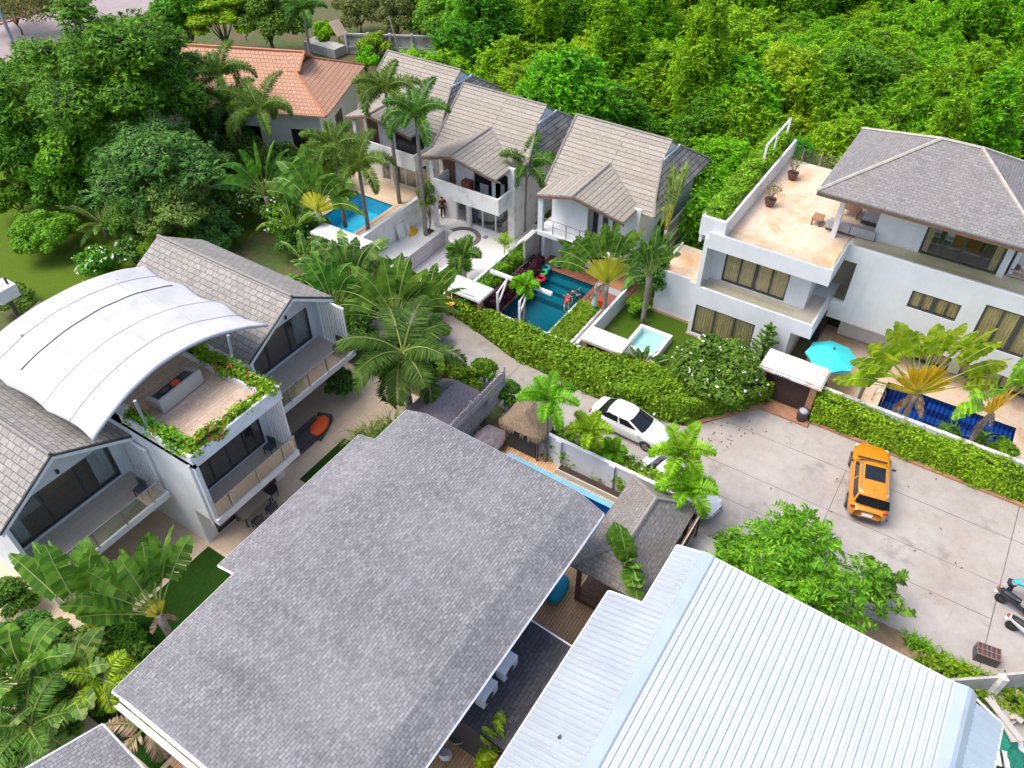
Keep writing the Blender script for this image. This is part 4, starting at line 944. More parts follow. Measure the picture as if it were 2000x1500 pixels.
def palm_crown(R, nf, L_, leaf, lw, kind='feather', droop=1.5, el=(.2, 1.25), pairs=26):
    vq = []; ra = MB()
    for k in range(nf):
        az = k*2.399+R.uniform(-.25, .25); f = (k+.5)/nf
        e0 = el[1]-(el[1]-el[0])*f+R.uniform(-.1, .1); dr = droop*R.uniform(.75, 1.15)*(.55+.55*f)
        n = 12; P_ = frond_path(L_*R.uniform(.85, 1.08), e0, dr, n, az)
        ra.tube(P_, [.05*(1-i/n)+.012 for i in range(n+1)], 4)
        P_ = np.array([tuple(p) for p in P_])
        ts = np.linspace(.14, .995, pairs); idx = ts*n; i0 = np.minimum(idx.astype(int), n-1); fr = (idx-i0)[:, None]
        Q = P_[i0]*(1-fr)+P_[i0+1]*fr; T = unit(P_[i0+1]-P_[i0])
        side = unit(np.cross(T, np.array([0, 0, 1.]))+1e-6); up = np.cross(side, T)
        prof = np.sin(np.pi*np.clip(ts*.82+.16, 0, 1))**.6
        if kind == 'fox': dirs = [(1, .15), (-1, .15), (.75, .8), (-.75, .8), (.8, -.6), (-.8, -.6)]
        else: dirs = [(1, .12), (-1, .12)]
        for sx, sz in dirs:
            jit = R.normal(size=Q.shape)*.10
            D = unit(side*sx+up*sz+T*(.55 if kind != 'fox' else .5)+jit+np.array([0, 0, -.42 if kind != 'fox' else -.22]))
            ln = leaf*prof*R.uniform(.85, 1.1, len(ts))
            nn = np.cross(D, T)
            Cc = Q+D*(ln*.5)[:, None]
            vq.append(leafdata(Cc, nn, ln, lw, R, .02 if kind == 'fox' else .25, D))
    return vq, ra

def make_palm(label, loc, h, nf, L_, leaf, lw, lm, seed, kind='feather', droop=1.5, el=(.2,1.25), tr=.12, lean=(0,0), pairs=26, name='palm_tree', cat='palm', group=None, shaft=True, dead=0):
    R = np.random.default_rng(seed)
    r = thing(name, label, cat, loc, 0, group)
    tb = MB(); n = 8
    tb.tube([(lean[0]*(i/n)**1.5, lean[1]*(i/n)**1.5, h*i/n-.05) for i in range(n+1)], [tr*(1.25-.45*i/n)*(1+.05*(i % 2)) for i in range(n+1)], 9)
    tb.build('trunk', M['bark'], r, org=(0,0,0), smooth=True)
    vq, ra = palm_crown(R, nf, L_, leaf, lw, kind, droop, el, pairs)
    off = (-lean[0], -lean[1], -h)
    fo = leafobj('fronds', vq, L[lm], r, off)
    ra.build('rachis', plain('rachis', (.22,.26,.06), .6) if 'rachis' not in M else M['rachis'], fo, org=off)
    if shaft:
        s = MB(); s.tube([(lean[0],lean[1],h-.75),(lean[0],lean[1],h+.1)], [tr*.95, tr*.45], 8); s.build('crownshaft', M['shaft'], r, org=(0,0,0), smooth=True)
    if dead:
        dq, dr_ = palm_crown(R, dead, L_*.7, leaf*.8, lw, 'feather', .6, (-1.2,-.8), 16); leafobj('dead_fronds', dq, L['deadleaf'], r, off)
    return r
M['rachis'] = plain('palm_rachis', (.20,.26,.05), .6); M['shaft'] = plain('green_crownshaft', (.13,.22,.05), .5, c2=(.09,.16,.04))

def blade(vq, R, base_p, d, side, L_, w, droop, tear=.5, segs=11):
    "banana style blade from base_p along d; torn strips left and right of the midrib"
    p = np.array(base_p, float); d = np.array(d, float); side = np.array(side, float); mid = [p.copy()]; ds = [d.copy()]
    for i in range(segs):
        d = unit(d+np.array([0, 0, -droop/segs*(1+1.6*i/segs)])); p = p+d*L_/segs; mid.append(p.copy()); ds.append(d.copy())
    for sgn in (1, -1):
        tilt = 0
        for i in range(segs):
            t = (i+.5)/segs; hw = w*(math.sin(math.pi*min(1, t*.86+.12))**.55)
            if R.random() < tear: tilt = R.uniform(-.55, .25)
            nn = np.cross(ds[i], side)*sgn; dv = unit(side*sgn+nn*(0.28+tilt*.6)*1.0+ds[i]*.18+np.array([0,0,-.25+tilt*.5]))
            g = R.uniform(.0, .12) if R.random() < tear else 0
            a, b_ = mid[i]*(1-g*.5)+mid[i+1]*g*.5, mid[i+1]
            hw2 = hw*R.uniform(.86, 1.08)
            vq.append(np.stack([a, b_, b_+dv*hw2*(.9 if i < segs-1 else .35), a+dv*hw2]))
    return mid

def make_fan(label, loc, h, n, pet, bl, w, lm, seed, rz=None, petm='fanpet', basem=None, spread=1.25, dead=0, tr=.16, name='travellers_palm', cat='palm', plane=True, tear=.5, lean=0, group=None, twist=1.1, face=0, base_len=.5, tw0=0, dr=(.35,.95)):
    "traveller's palm (leaves in one fan plane) or banana clump (plane=False)"
    R = np.random.default_rng(seed)
    if rz is None: rz = AZ
    r = thing(name, label, cat, loc, rz, group)
    tb = MB(); tb.tube([(lean*(i/5)**2*h*.3, 0, h*i/5-.05) for i in range(6)], [tr*1.15, tr, tr, tr*.95, tr*1.05, tr*1.2], 9)
    tb.build('trunk', M['bark'], r, org=(0,0,0), smooth=True)
    x0 = lean*h*.3
    vq, vp, vb, mids = [], [], [], MB()
    for k in range(n):
        a = (-spread+2*spread*k/(n-1)+R.uniform(-.05, .05)) if plane else R.uniform(-.25, .75)
        if plane: d = np.array([math.sin(a), R.uniform(-.10, .10)+face, math.cos(a)]); s0 = np.array([math.cos(a), 0, -math.sin(a)]); nrm = np.array([0, 1., 0])
        else:
            az = k*2.399+R.uniform(-.3, .3); el = .75+.5*R.random()
            d = np.array([math.cos(az)*math.cos(el), math.sin(az)*math.cos(el), math.sin(el)]); s0 = np.array([-math.sin(az), math.cos(az), 0]); nrm = np.cross(d, s0)
        d = unit(d); pl = pet*R.uniform(.85, 1.12); b0 = np.array([x0, 0, h+(.22*abs(math.cos(a)) if plane else 0)])
        mid_ = b0+d*pl*.55; e = b0+d*pl+np.array([0, 0, -.03*pl])
        sd = unit(np.cross(d, np.array([0, 1., .05]))) if plane else s0
        for p0, p1, w0, w1, dst in ((b0, mid_, .075, .04, vp), (mid_, e, .04, .028, vp)):
            dst.append(np.stack([p0-sd*w0, p0+sd*w0, p1+sd*w1, p1-sd*w1])); q = unit(np.cross(d, sd)); dst.append(np.stack([p0-q*w0, p0+q*w0, p1+q*w1, p1-q*w1]))
        if basem:
            p1 = b0+d*pl*base_len; vb.append(np.stack([b0-sd*.12+nrm*-.03, b0+sd*.12+nrm*-.03, p1+sd*.09+nrm*-.03, p1-sd*.09+nrm*-.03]))
            vb.append(np.stack([b0-sd*.12+nrm*.05, b0+sd*.12+nrm*.05, p1+sd*.09+nrm*.05, p1-sd*.09+nrm*.05]))
        tw = tw0+R.uniform(-twist, twist); side = unit(s0*math.cos(tw)+nrm*math.sin(tw)) if plane else unit(s0+nrm*R.uniform(-.3,.3))
        mid = blade(vq, R, e, d, side, bl*R.uniform(.8, 1.1), w*R.uniform(.85, 1.1), R.uniform(*dr)*(1 if plane else 1.25), tear)
        mids.tube([tuple(q) for q in mid], [.03*(1-i/len(mid))+.008 for i in range(len(mid))], 4)
    bo = leafobj('blades', vq, L[lm], r)
    mids.build('midribs', M['midrib'], bo, org=(0,0,0))
    leafobj('petioles', vp, L[petm], r)
    if basem: leafobj('leaf_bases', vb, L[basem], r)
    if dead:
        dq = []
        for k in range(dead):
            a = R.uniform(-1, 1); sx = math.copysign(.35+.6*abs(a), a)
            d = unit(np.array([sx, R.uniform(-.4,.4)-.2, -.55-.6*R.random()])); s_ = unit(np.cross(d, np.array([0, 1., .3])))
            blade(dq, R, (x0+sx*.12, 0, h+.05), d, s_, R.uniform(.7, 1.35)*dead**.1, .16, .5, .8, 7)
        leafobj('dead_leaves', dq, L['deadleaf'], r)
    return r
M['midrib'] = plain('midrib', (.36,.44,.13), .5)

def hedge(label, poly, z0, z1, lm, seed, dens=170, ln=.17, wd=.10, name='hedge', cat='hedge', rough=.10, extra=None, group=None, corem='core', inset=.14):
    "clipped hedge on a plan polygon: leafy shell over a dark inner body"
    R = np.random.default_rng(seed); P_ = np.array(poly, float)
    ar = .5*sum(P_[i][0]*P_[(i+1) % len(P_)][1]-P_[(i+1) % len(P_)][0]*P_[i][1] for i in range(len(P_)))
    if ar < 0: P_ = P_[::-1]; ar = -ar
    c = P_.mean(0); r = thing(name, label, cat, (c[0], c[1], z0), 0, group)
    lo, hi = P_.min(0), P_.max(0); n = int(ar*dens); T = []
    while len(T) < n:
        q = R.uniform(lo, hi, size=(4*n, 2)); x, y = q[:, 0], q[:, 1]; ins = np.zeros(len(q), bool)
        for i in range(len(P_)):
            x0, y0 = P_[i]; x1, y1 = P_[(i+1) % len(P_)]
            ins ^= ((y0 > y) != (y1 > y)) & (x < (x1-x0)*(y-y0)/(y1-y0+1e-12)+x0)
        T += list(q[ins])
    T = np.array(T[:n]); hz = np.sin(T[:, 0]*3.1)*np.sin(T[:, 1]*2.7)*rough+np.sin(T[:, 0]*1.1+1)*np.sin(T[:, 1]*.9)*rough
    C = [np.column_stack([T, z1+hz+R.normal(size=n)*rough*.6])]; Nn = [np.tile([0, 0, 1.], (n, 1))+R.normal(size=(n, 3))*.45]
    for i in range(len(P_)):
        a, b_ = P_[i], P_[(i+1) % len(P_)]; e = b_-a; l = np.hypot(*e); m = int(l*(z1-z0)*dens*1.1)
        if m < 1: continue
        t = R.random(m)[:, None]; nrm = np.array([e[1], -e[0]])/l; zz = z0+(z1-z0)*R.random(m)
        bul = (np.sin(t[:, 0]*l*1.7+i)*.5+np.sin(t[:, 0]*l*3.9+zz*3)*.5)*rough*1.2+R.normal(size=m)*rough*.5
        C.append(np.column_stack([a+e*t+nrm*bul[:, None], zz])); Nn.append(np.column_stack([np.tile(nrm, (m, 1)), np.full(m, .55)])+R.normal(size=(m, 3))*.45)
    C = np.concatenate(C); Nn = np.concatenate(Nn); s = R.uniform(.7, 1.35, len(C)); st = R.random(len(C)) < .10; C[st] += unit(Nn[st])*R.uniform(.04, .24, (st.sum(), 1))
    lf = leafobj('leaves', leafdata(C, Nn, ln*s, wd*s, R), L[lm], r, (c[0], c[1], z0))
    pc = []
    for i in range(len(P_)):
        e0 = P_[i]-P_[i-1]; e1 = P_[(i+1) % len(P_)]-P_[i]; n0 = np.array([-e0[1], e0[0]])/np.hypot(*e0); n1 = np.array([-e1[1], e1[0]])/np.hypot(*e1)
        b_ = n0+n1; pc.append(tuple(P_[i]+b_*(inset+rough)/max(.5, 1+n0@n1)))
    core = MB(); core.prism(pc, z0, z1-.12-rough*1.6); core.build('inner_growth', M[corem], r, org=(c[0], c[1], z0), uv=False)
    if extra: extra(R, r, C, Nn, (c[0], c[1], z0))
    return r

def tufts(label, spots, lm, seed, hgt=.5, n=40, w=.03, name='grass_clump', cat='grass', spread=.25, group=None, loc=None):
    "arching grass clumps"
    R = np.random.default_rng(seed); sp = np.array(spots, float); c = sp.mean(0) if loc is None else np.array(loc)
    r = thing(name, label, cat, tuple(c), 0, group); vq = []
    for s in sp:
        for k in range(n):
            az = R.uniform(0, 6.283); el = R.uniform(.5, 1.4); l = hgt*R.uniform(.6, 1.15)
            d0 = np.array([math.cos(az)*math.cos(el), math.sin(az)*math.cos(el), math.sin(el)]); p0 = s+np.array([R.normal()*spread*.4, R.normal()*spread*.4, 0])
            d1 = unit(d0+np.array([0, 0, -.9])); p1 = p0+d0*l*.55; p2 = p1+d1*l*.45; sd = np.array([-math.sin(az), math.cos(az), 0])
            vq.append(np.stack([p0-sd*w, p0+sd*w, p1+sd*w, p1-sd*w])); vq.append(np.stack([p1-sd*w, p1+sd*w, p2+sd*w*.2, p2-sd*w*.2]))
    leafobj('grass_blades', vq, L[lm], r, tuple(c)); return r
# ------------------------------------------------------------------ jungle behind the villas
rg = random.Random(11)
kinds = []
for i, (lm, h, rr, nl, vines, flat) in enumerate((('jungle', 7.5, 3.7, 60, 90, 1.0), ('jungle2', 6.2, 3.4, 55, 60, .9), ('jungle', 10.5, 2.7, 60, 130, 1.5), ('jungle3', 7.0, 3.6, 55, 60, .95), ('jungle2', 5.0, 3.6, 55, 60, .8))):
    lab = ['round vine-hung jungle tree in the green forest behind the villas', 'yellow-green leafy jungle tree in the forest behind the villas', 'tall column-like jungle tree draped with hanging vines behind the villas', 'deep green jungle tree in the forest behind the villas', 'low spreading yellow-green jungle tree in the forest behind the villas'][i]
    t0 = make_tree('jungle_tree', lab, 'tree', h, rr, nl, 12500, .27, .11, lm, 50+i, shoots=520, flat=flat, lobe=.19, rag=.33, shell=.5, loc=(95, 20+8*i, 0), group='jungle trees behind the villas', up=.4, jit=.85, tr=.2, cbase=.3, vines=vines)
    kinds.append(t0)
spots = []
def clear(x, y):
    if x < 51.5 and -6 < y < 13: return False
    if x < 50.5+max(0, (y-13))*.05 and 13 <= y < 48: return False
    if x < 62 and y >= 44: return False
    if y > 49 and x < 75: return False
    return True
x = 49.0
while x < 128:
    y = -34
    while y < 62:
        X = x+rg.uniform(-1.5, 1.5); Y = y+rg.uniform(-1.5, 1.5)
        d = math.cos(rad(33))*X+math.sin(rad(33))*Y; s_ = math.sin(rad(33))*X-math.cos(rad(33))*Y
        if clear(X, Y) and abs(s_) < d*.68+4 and 44 < d < 104: spots.append((X, Y))
        y += 4.2 if x < 75 else 5.0
    x += 3.7 if x < 75 else 4.6
spots.sort()
for i, (X, Y) in enumerate(spots):
    n_ = rg.random()
    k = 0 if n_ < .28 else 1 if n_ < .48 else 2 if n_ < .62 else 3 if n_ < .8 else 4
    sc = rg.uniform(.75, 1.15); d = X*.84+Y*.54
    if d < 58: sc *= .8
    dup(kinds[k], (X, Y, -.3), rg.uniform(0, 6.28), scale=(sc*rg.uniform(.9,1.15), sc*rg.uniform(.9,1.15), sc*(rg.uniform(.7, 1.25) if k != 2 else rg.uniform(1.0,1.45))))
print('jungle trees', len(spots))
R = np.random.default_rng(5); n = 60000
q = np.column_stack([R.uniform(47, 125, n), R.uniform(-34, 62, n)])
keep = np.array([clear(a+.8, b) for a, b in q]); q = q[keep]; nz = np.sin(q[:,0]*.9)*np.sin(q[:,1]*.8)*.5+.9
C = np.column_stack([q, np.abs(nz)*R.uniform(.4, 1.4, len(q))])
tag(leafobj('undergrowth', leafdata(C, np.array([0,0,1.])+R.normal(size=C.shape)*.5, .6, .3, R), L['jungle']), kind='stuff', label='dense low green undergrowth below the jungle trees', cat='undergrowth')
# ------------------------------------------------------------------ garden trees
def A(px, py, z, zb=0.0):
    q = at(px, py, z); return (q.x, q.y, zb)
make_tree('broad_tree', 'biggest dark green feathery tree at the top left beside the red roof', 'tree', 12.5, 7.6, 70, 36000, .36, .13, 'olive', 21, shoots=900, flat=.7, lobe=.2, rag=.3, loc=A(215,165,8), up=.6, jit=.6, tr=.4, cbase=.28, vines=40, shell=.6)
make_tree('broad_tree', 'olive green tree at the left edge in front of the biggest tree', 'tree', 8.5, 4.6, 40, 14000, .32, .12, 'olive', 22, shoots=400, flat=.8, lobe=.24, rag=.3, loc=A(70,275,4.5), up=.5, jit=.65, tr=.3, cbase=.25, vines=20, shell=.6)
make_tree('broad_tree', 'yellowish green tree between the left edge and the blue-green tree', 'tree', 7, 3.6, 26, 10000, .34, .15, 'bush', 37, flat=.75, lobe=.3, rag=.25, loc=A(160,330,3), up=.5, jit=.65, tr=.25, cbase=.2, vines=16, shell=.6)
make_tree('umbrella_tree', 'blue-green tree with pale branches and umbrella-like leaf clumps', 'tree', 8.0, 4.7, 34, 13000, .30, .09, 'bluegreen', 23, shoots=420, flat=.55, lobe=.22, rag=.25, loc=A(300,330,5.2), up=.9, jit=.45, tr=.22, cbase=.42, shell=.6, barkm='bark')
make_tree('umbrella_tree', 'smaller blue-green tree below the palms and right of the umbrella tree', 'tree', 5.6, 3.2, 20, 9000, .28, .11, 'bluegreen', 24, flat=.6, lobe=.28, rag=.2, loc=A(350,420,3), up=.8, jit=.5, tr=.18, cbase=.3, shell=.6, barkm='bark')
make_tree('garden_bush', 'bright yellow-green round bush on the lawn at the left edge', 'bush', 3.0, 2.5, 18, 9000, .24, .11, 'bush', 25, flat=.8, lobe=.3, rag=.15, loc=A(85,462,1.3), up=.5, jit=.6, tr=.08, cbase=.2)
make_tree('layered_tree', 'lime green layered tree along the top edge behind the red roof', 'tree', 6.5, 4.2, 20, 9000, .34, .15, 'jungle2', 26, flat=.32, lobe=.3, rag=.2, loc=A(425,30,4.5), up=.9, jit=.4, tr=.2, cbase=.35)
make_tree('broad_tree', 'dark green tree behind the ridge of the red tiled roof', 'tree', 7.5, 3.6, 24, 9000, .34, .15, 'broad', 27, lobe=.3, rag=.2, loc=A(520,35,4), tr=.25, cbase=.25, vines=16, shell=.6)
make_tree('broad_tree', 'dark tree at the top edge next to the lime green layered tree', 'tree', 7.5, 3.6, 24, 9000, .34, .15, 'jungle3', 28, lobe=.3, rag=.2, loc=A(355,20,5), tr=.25, cbase=.25, shell=.6)
for i, (px, py, z, h, r, lm, lab) in enumerate((
  (700,20,2.5,4.6,3.0,'dry','thin olive scrub tree above the concrete wall, left one'), (775,40,2.5,4.5,2.6,'dry','thin olive scrub tree leaning over the concrete wall'),
  (850,50,2.5,5.0,2.8,'hedge','olive scrub tree at the right end of the concrete wall'), (905,25,3,5.6,2.7,'jungle3','deep green scrub tree where the concrete wall meets the jungle'),
  (815,10,3,5.5,2.6,'hedge','olive scrub tree at the top edge behind the white box'), (640,70,1,2.4,1.5,'jungle','small green tree between the red roof and the tilted board'),
  (735,95,1.2,2.8,1.7,'bush','yellow-green shrub in front of the concrete wall behind the left villa roof'), (715,130,1.2,3.0,1.4,'jungle','leafy shrub between red roof and leftmost grey villa'),
  (20,10,3,5,4,'dry','olive scrub by the road in the top left corner'), (130,0,3,6,4,'dry','olive scrub beyond the road at the top left edge'), (930,115,2,4.2,2.4,'jungle','round green tree behind the leftmost grey villa roof'),
  (1000,150,2,4.2,2.2,'jungle3','dense green tree behind the middle grey villa roof'))):
    make_tree('scrub_tree', lab, 'tree', h, r, 20, 5000, .32, .13, lm, 130+i, lobe=.3, rag=.3, loc=A(px,py,z), tr=.12, cbase=.25, shell=.55, jit=.7, core=(lm != 'dry'))
FR = make_tree('frangipani', 'white flowering frangipani in the lawn corner beside the brown gate', 'tree', 3.3, 2.7, 26, 5200, .30, .12, 'broad', 31, flat=.6, lobe=.28, rag=.2, loc=A(1398,722,1.8), up=.8, jit=.55, tr=.12, cbase=.3, flowers=('white', 95, .125), shell=.7, barkm='bark')
make_tree('frangipani', 'large bright green frangipani leaning over the metal roof edge into the court', 'tree', 4.3, 3.1, 44, 6500, .30, .10, 'bush', 32, shoots=330, core=False, flat=.5, lobe=.2, rag=.4, loc=A(1545,1110,3.2), up=.7, jit=.75, tr=.14, cbase=.4, shell=.5, barkm='bark', elong=(.9,1.25))
r = make_tree('frangipani_branch', 'sparse dark frangipani bough reaching over the court right of the bright tree', 'tree', 3.0, 1.25, 9, 420, .40, .16, 'broad', 33, flat=.6, lobe=.3, rag=.4, shoots=14, loc=A(1712,1132,2.4), up=.7, jit=.6, tr=.05, cbase=.5, core=False, barkm='bark', shell=.5)
make_tree('garden_bush', 'small leafy frangipani bush beside the bamboo screen', 'bush', 1.6, .9, 10, 1300, .26, .12, 'hedge', 34, loc=A(945,715,1.2), lobe=.35, tr=.05, cbase=.3, flowers=('white', 14, .12))
make_tree('garden_bush', 'round variegated bush between bamboo screen and lane', 'bush', 1.7, .75, 8, 1500, .22, .10, 'broad', 35, loc=A(992,768,.9), lobe=.45, tr=.05, cbase=.2)
for i, (px, py, z, h, r, lm, fl, lab) in enumerate((
  (500,405,1.2,3.0,1.8,'broad',('white',60,.13),'dark shrub dotted with white flowers behind the long grey gable'), (560,440,1.2,3.0,1.7,'hedge',('white',50,.13),'olive shrub with white flowers above the long grey gable'),
  (610,455,1.0,2.4,1.5,'broad',('white',40,.12),'dark shrub with white flowers beside the white entry slab'), (440,390,1.2,3.2,2.0,'broad',None,'dark rounded shrub under the blue-green trees'),
  (260,500,.9,2.2,1.4,'broad',('white',30,.13),'dark shrub with few white flowers behind the canopy'), (190,520,.8,1.8,1.5,'hedge',('white',40,.14),'olive shrub with white flowers left of the canopy top'),
  (620,500,1.0,2.4,1.3,'palm',None,'dark glossy shrub under the entry slab'), (575,480,.8,2.2,1.4,'broad',None,'dark glossy shrub along the ridge of the far gable'), (470,300,1.5,3.0,2.0,'palm',None,'dark shrub in front of the red tiled house'),
  (560,330,1.5,3.6,2.0,'broad',None,'dark shrub behind the big fan palm'), (640,330,1.5,3.6,1.8,'palm',None,'dark shrub beside the turquoise pool'), (850,650,.6,1.6,.9,'broad',None,'green shrub by the lane entrance'),
  (870,720,.9,1.8,1.2,'bush',None,'bright leafy shrub between coconut palm and lane'), (905,745,.8,1.7,1.0,'bush',None,'bright leafy shrub behind the bamboo screen'), (690,650,1.2,2.8,1.6,'palm',None,'dark shrub between gable balcony and coconut palm'),
  (650,560,1.2,3.0,1.6,'palm',None,'dark shrub behind the gable louvres'), (700,600,1.2,3,1.7,'broad',None,'dark shrub under the wide fan palm'), (820,590,1.2,2.4,1.3,'hedge',None,'green shrub behind the wide fan palm'),
  (660,750,.8,1.8,1.1,'palm',None,'dark shrub at the foot of the coconut palm'), (275,890,.9,2.4,1.2,'bush',None,'yellow-green potted shrub between gable and deck block'), (30,590,.7,1.8,1.4,'broad',None,'dark scrub by the electric box'),
  (60,1260,1.0,2.6,1.6,'broad',None,'dark shrub in the bottom left garden'), (170,1300,.8,2.2,1.4,'palm',None,'dark shrub under the leaning fan palm'), (110,1400,.8,2.4,1.5,'broad',None,'dark shrub above the corner roof'), (260,1300,.7,1.8,1.1,'palm',None,'dark shrub beside the roof edge bottom left'),
  (1275,560,1.4,3.6,1.3,'palm',None,'dark tall shrub between teal pool wall and white villa annex'), (1265,470,1.4,3.4,1.4,'broad',None,'dark shrub against the slatted fence'), (1245,600,.5,1.3,.8,'bush',None,'small bright shrub below the travellers palm'),
  (1380,1130,.7,1.6,.9,'bush',None,'bright palm-like shrub at the corner of the metal roof'), (1960,880,.5,1.1,.7,'hedge',None,'small green plant at the end of the navy pool'),
  (1850,855,.5,1.2,.8,'palm',None,'spiky green plant between hedge wall and navy pool'), (640,490,.6,1.6,1.0,'palm',None,'spiky dark plant below the entry slab'))):
    make_tree('garden_shrub', lab, 'shrub', h, r, 12, int(1400*r), .24, .10, lm, 200+i, lobe=.36, rag=.2, loc=A(px,py,z), tr=.06, cbase=.2, flowers=fl, shell=.6)
for i, (px, py, z, h, r, lm, lab) in enumerate(((120,390,1.5,3.6,2.4,'olive','dark understorey tree between the yellowish tree and the round bush'),(190,385,1.5,3.4,2.2,'broad','dark understorey tree above the grey-green cycad'),(260,440,1.5,3.4,2.2,'broad','dark understorey tree right of the cycad'),(330,480,1.2,2.6,1.8,'hedge','green shrubby tree just behind the ridge of the far gable'),(410,450,1.5,3.2,2.2,'bluegreen','blue-green shrubby tree behind the long grey gable'),(30,390,1.5,3.4,2.2,'olive','dark tree at the left edge above the lawn strip'),(420,350,2,4.2,2.4,'bluegreen','blue-green tree between umbrella tree and the big fan palm'),(20,180,2,5,3,'olive','dark tree at the left edge below the road'),(400,270,2.5,5,2.6,'broad','dark tree under the palms at the red roof edge'),(470,250,2,4,2.2,'palm','dark tree in the shade of the red tiled eave'),(90,210,4,7,3.2,'olive','olive tree filling the left side of the biggest tree'))):
    make_tree('understorey_tree', lab, 'tree', h, r, 22, int(2400*r), .28, .11, lm, 260+i, lobe=.28, rag=.3, loc=A(px,py,z), tr=.1, cbase=.15, shell=.55, jit=.7)
for i, (px, py, z, h, r, lm, lab) in enumerate(((30,1180,.6,1.8,1.3,'broad','dark leafy shrub under the leaning glossy blades'),(100,1330,.8,2.2,1.5,'palm','dark leafy shrub between the two banana clumps'),(20,1460,.8,2.2,1.6,'broad','dark leafy shrub in the very bottom left corner'),(250,1370,.5,1.4,1.2,'broad','dark leafy shrub below the lower roof edge'),(240,1250,.6,1.6,1.2,'olive','olive shrub under the big banana-leaved fan'),(330,1380,.4,1.2,1.2,'palm','dark leafy shrub in the shade under the roof gutter'))):
    make_tree('garden_shrub', lab, 'shrub', h, r, 12, int(1700*r), .24, .10, lm, 280+i, lobe=.36, rag=.2, loc=A(px,py,z), tr=.06, cbase=.2, shell=.6)
# small conifer
rr = thing('norfolk_pine', 'small tiered pine in front of the white villa wall', 'tree', A(1484,712,.3)); Rn = np.random.default_rng(3); tb = MB().tube([(0,0,0),(0,0,3.3)], [.06,.015], 6); tb.build('trunk', M['barkd'], rr, org=(0,0,0)); vq = []
for k in range(44):
    z = .5+2.75*(k/44); l = 1.05*(1-(z-.3)/3.3)+.12; az = k*2.399
    for j in range(14):
        t = (j+1)/14*l
        for s in (1,-1):
            C = np.array([[math.cos(az)*t, math.sin(az)*t, z+t*.35]]); D = np.array([[math.cos(az+s*.8), math.sin(az+s*.8), .3]]); vq.append(leafdata(C, np.array([[0,0,1.]])+Rn.normal(size=(1,3))*.3, .26, .09, Rn, .1, D))
leafobj('crown', vq, L['broad'], rr)

# ------------------------------------------------------------------ palms
PK = dict(
 fox=dict(nf=10, L_=2.8, leaf=.62, lw=.06, lm='palm', kind='fox', droop=2.5, el=(.45,1.4), pairs=52, tr=.13),
 bright=dict(nf=8, L_=2.0, leaf=.46, lw=.055, lm='palmb', kind='fox', droop=2.5, el=(.6,1.4), pairs=50, tr=.08),
 coco=dict(nf=20, L_=3.5, leaf=.95, lw=.09, lm='coco', kind='feather', droop=2.1, el=(-.2,1.05), pairs=70, tr=.17))
for i, (px, py, h, k, sc, lab) in enumerate((
 (757,182,8.5,'fox',1.0,'tall foxtail palm against the leftmost grey villa roof'), (812,232,8.7,'fox',1.05,'tall foxtail palm in front of the middle grey villa roof'),
 (702,328,5.6,'fox',1.2,'drooping foxtail palm over the entry slab and turquoise pool'), (650,292,6.0,'fox',.95,'dark foxtail palm behind the drooping palm'),
 (1024,330,4.9,'fox',.98,'foxtail palm between the middle and right grey villas'), (432,152,7.2,'fox',1.2,'dark palm in front of the red tiled roof'), (512,222,6.0,'fox',1.25,'shaggy dark palm at the lower edge of the red tiled roof'),
 (592,25,6.0,'fox',1.0,'small dark palm at the top edge behind the red roof'), (905,500,2.0,'fox',.6,'small palm in the grass patch beside the emptied pool'), (455,205,5,'fox',1.1,'low dark palm left of the shaggy palm'))):
    K_ = dict(PK[k]); K_['L_'] *= sc; K_['leaf'] *= min(1, sc+.2); make_palm(lab, A(px,py,h), h, seed=300+i, name='foxtail_palm', lean=(.15*math.sin(i*2), .15*math.cos(i)), **K_)
for i, (px, py, h, sc, lab) in enumerate(((1070,785,4.3,.95,'lime green foxtail palm beside the thatched gatehouse'), (1150,845,3.0,.68,'lime green foxtail palm left of the white sedan'), (1330,888,4.4,.9,'lime green foxtail palm over the half hidden white car'), (1342,958,3.3,.9,'lower lime green foxtail palm above the slatted fence'), (1025,562,2.6,.62,'small bright palm in front of the white pergola beam'), (1195,885,1.6,.5,'small lime palm in the planting strip next to the sedan'))):
    K_ = dict(PK['bright']); K_['L_'] *= sc; K_['leaf'] *= min(1, sc+.2); make_palm(lab, A(px,py,h), h, seed=330+i, name='foxtail_palm', **K_)
make_palm('large coconut palm with arching dark fronds above the thatched roof', A(787,690,5.2), 5.2, seed=350, name='coconut_palm', shaft=False, dead=4, **PK['coco'])
K_ = dict(PK['bright']); K_.update(nf=8, L_=.9, leaf=.35, lw=.06, kind='feather', pairs=16, tr=.04, droop=1.0); make_palm('tiny lime palm on the wall of the emptied pool terrace', A(985,468,1.9), 1.5, seed=351, shaft=False, **K_)
K_ = dict(PK['coco']); K_.update(nf=16, L_=3.0, leaf=.42, lw=.06, lm='bluegreen', pairs=40, el=(.2,1.2), droop=1.3); make_palm('grey-green cycad with stiff fronds below the blue-green tree', A(195,425,1.4), .8, seed=352, name='cycad', cat='cycad', shaft=False, **K_)
K_ = dict(PK['coco']); K_.update(nf=11, L_=2.3, leaf=.55, lw=.07, lm='palm', pairs=34, el=(.1,1.2)); make_palm('dark feather palm at the bottom left beside the corner roof', A(60,1420,2.2), 2.2, seed=353, shaft=False, **K_)
K_ = dict(PK['coco']); K_.update(nf=8, L_=1.9, leaf=.5, lw=.06, lm='deadleaf', pairs=30, el=(-.2,.9)); make_palm('withered brown palm under the grey roof corner', A(285,1420,1.6), 1.6, seed=354, shaft=False, **K_)
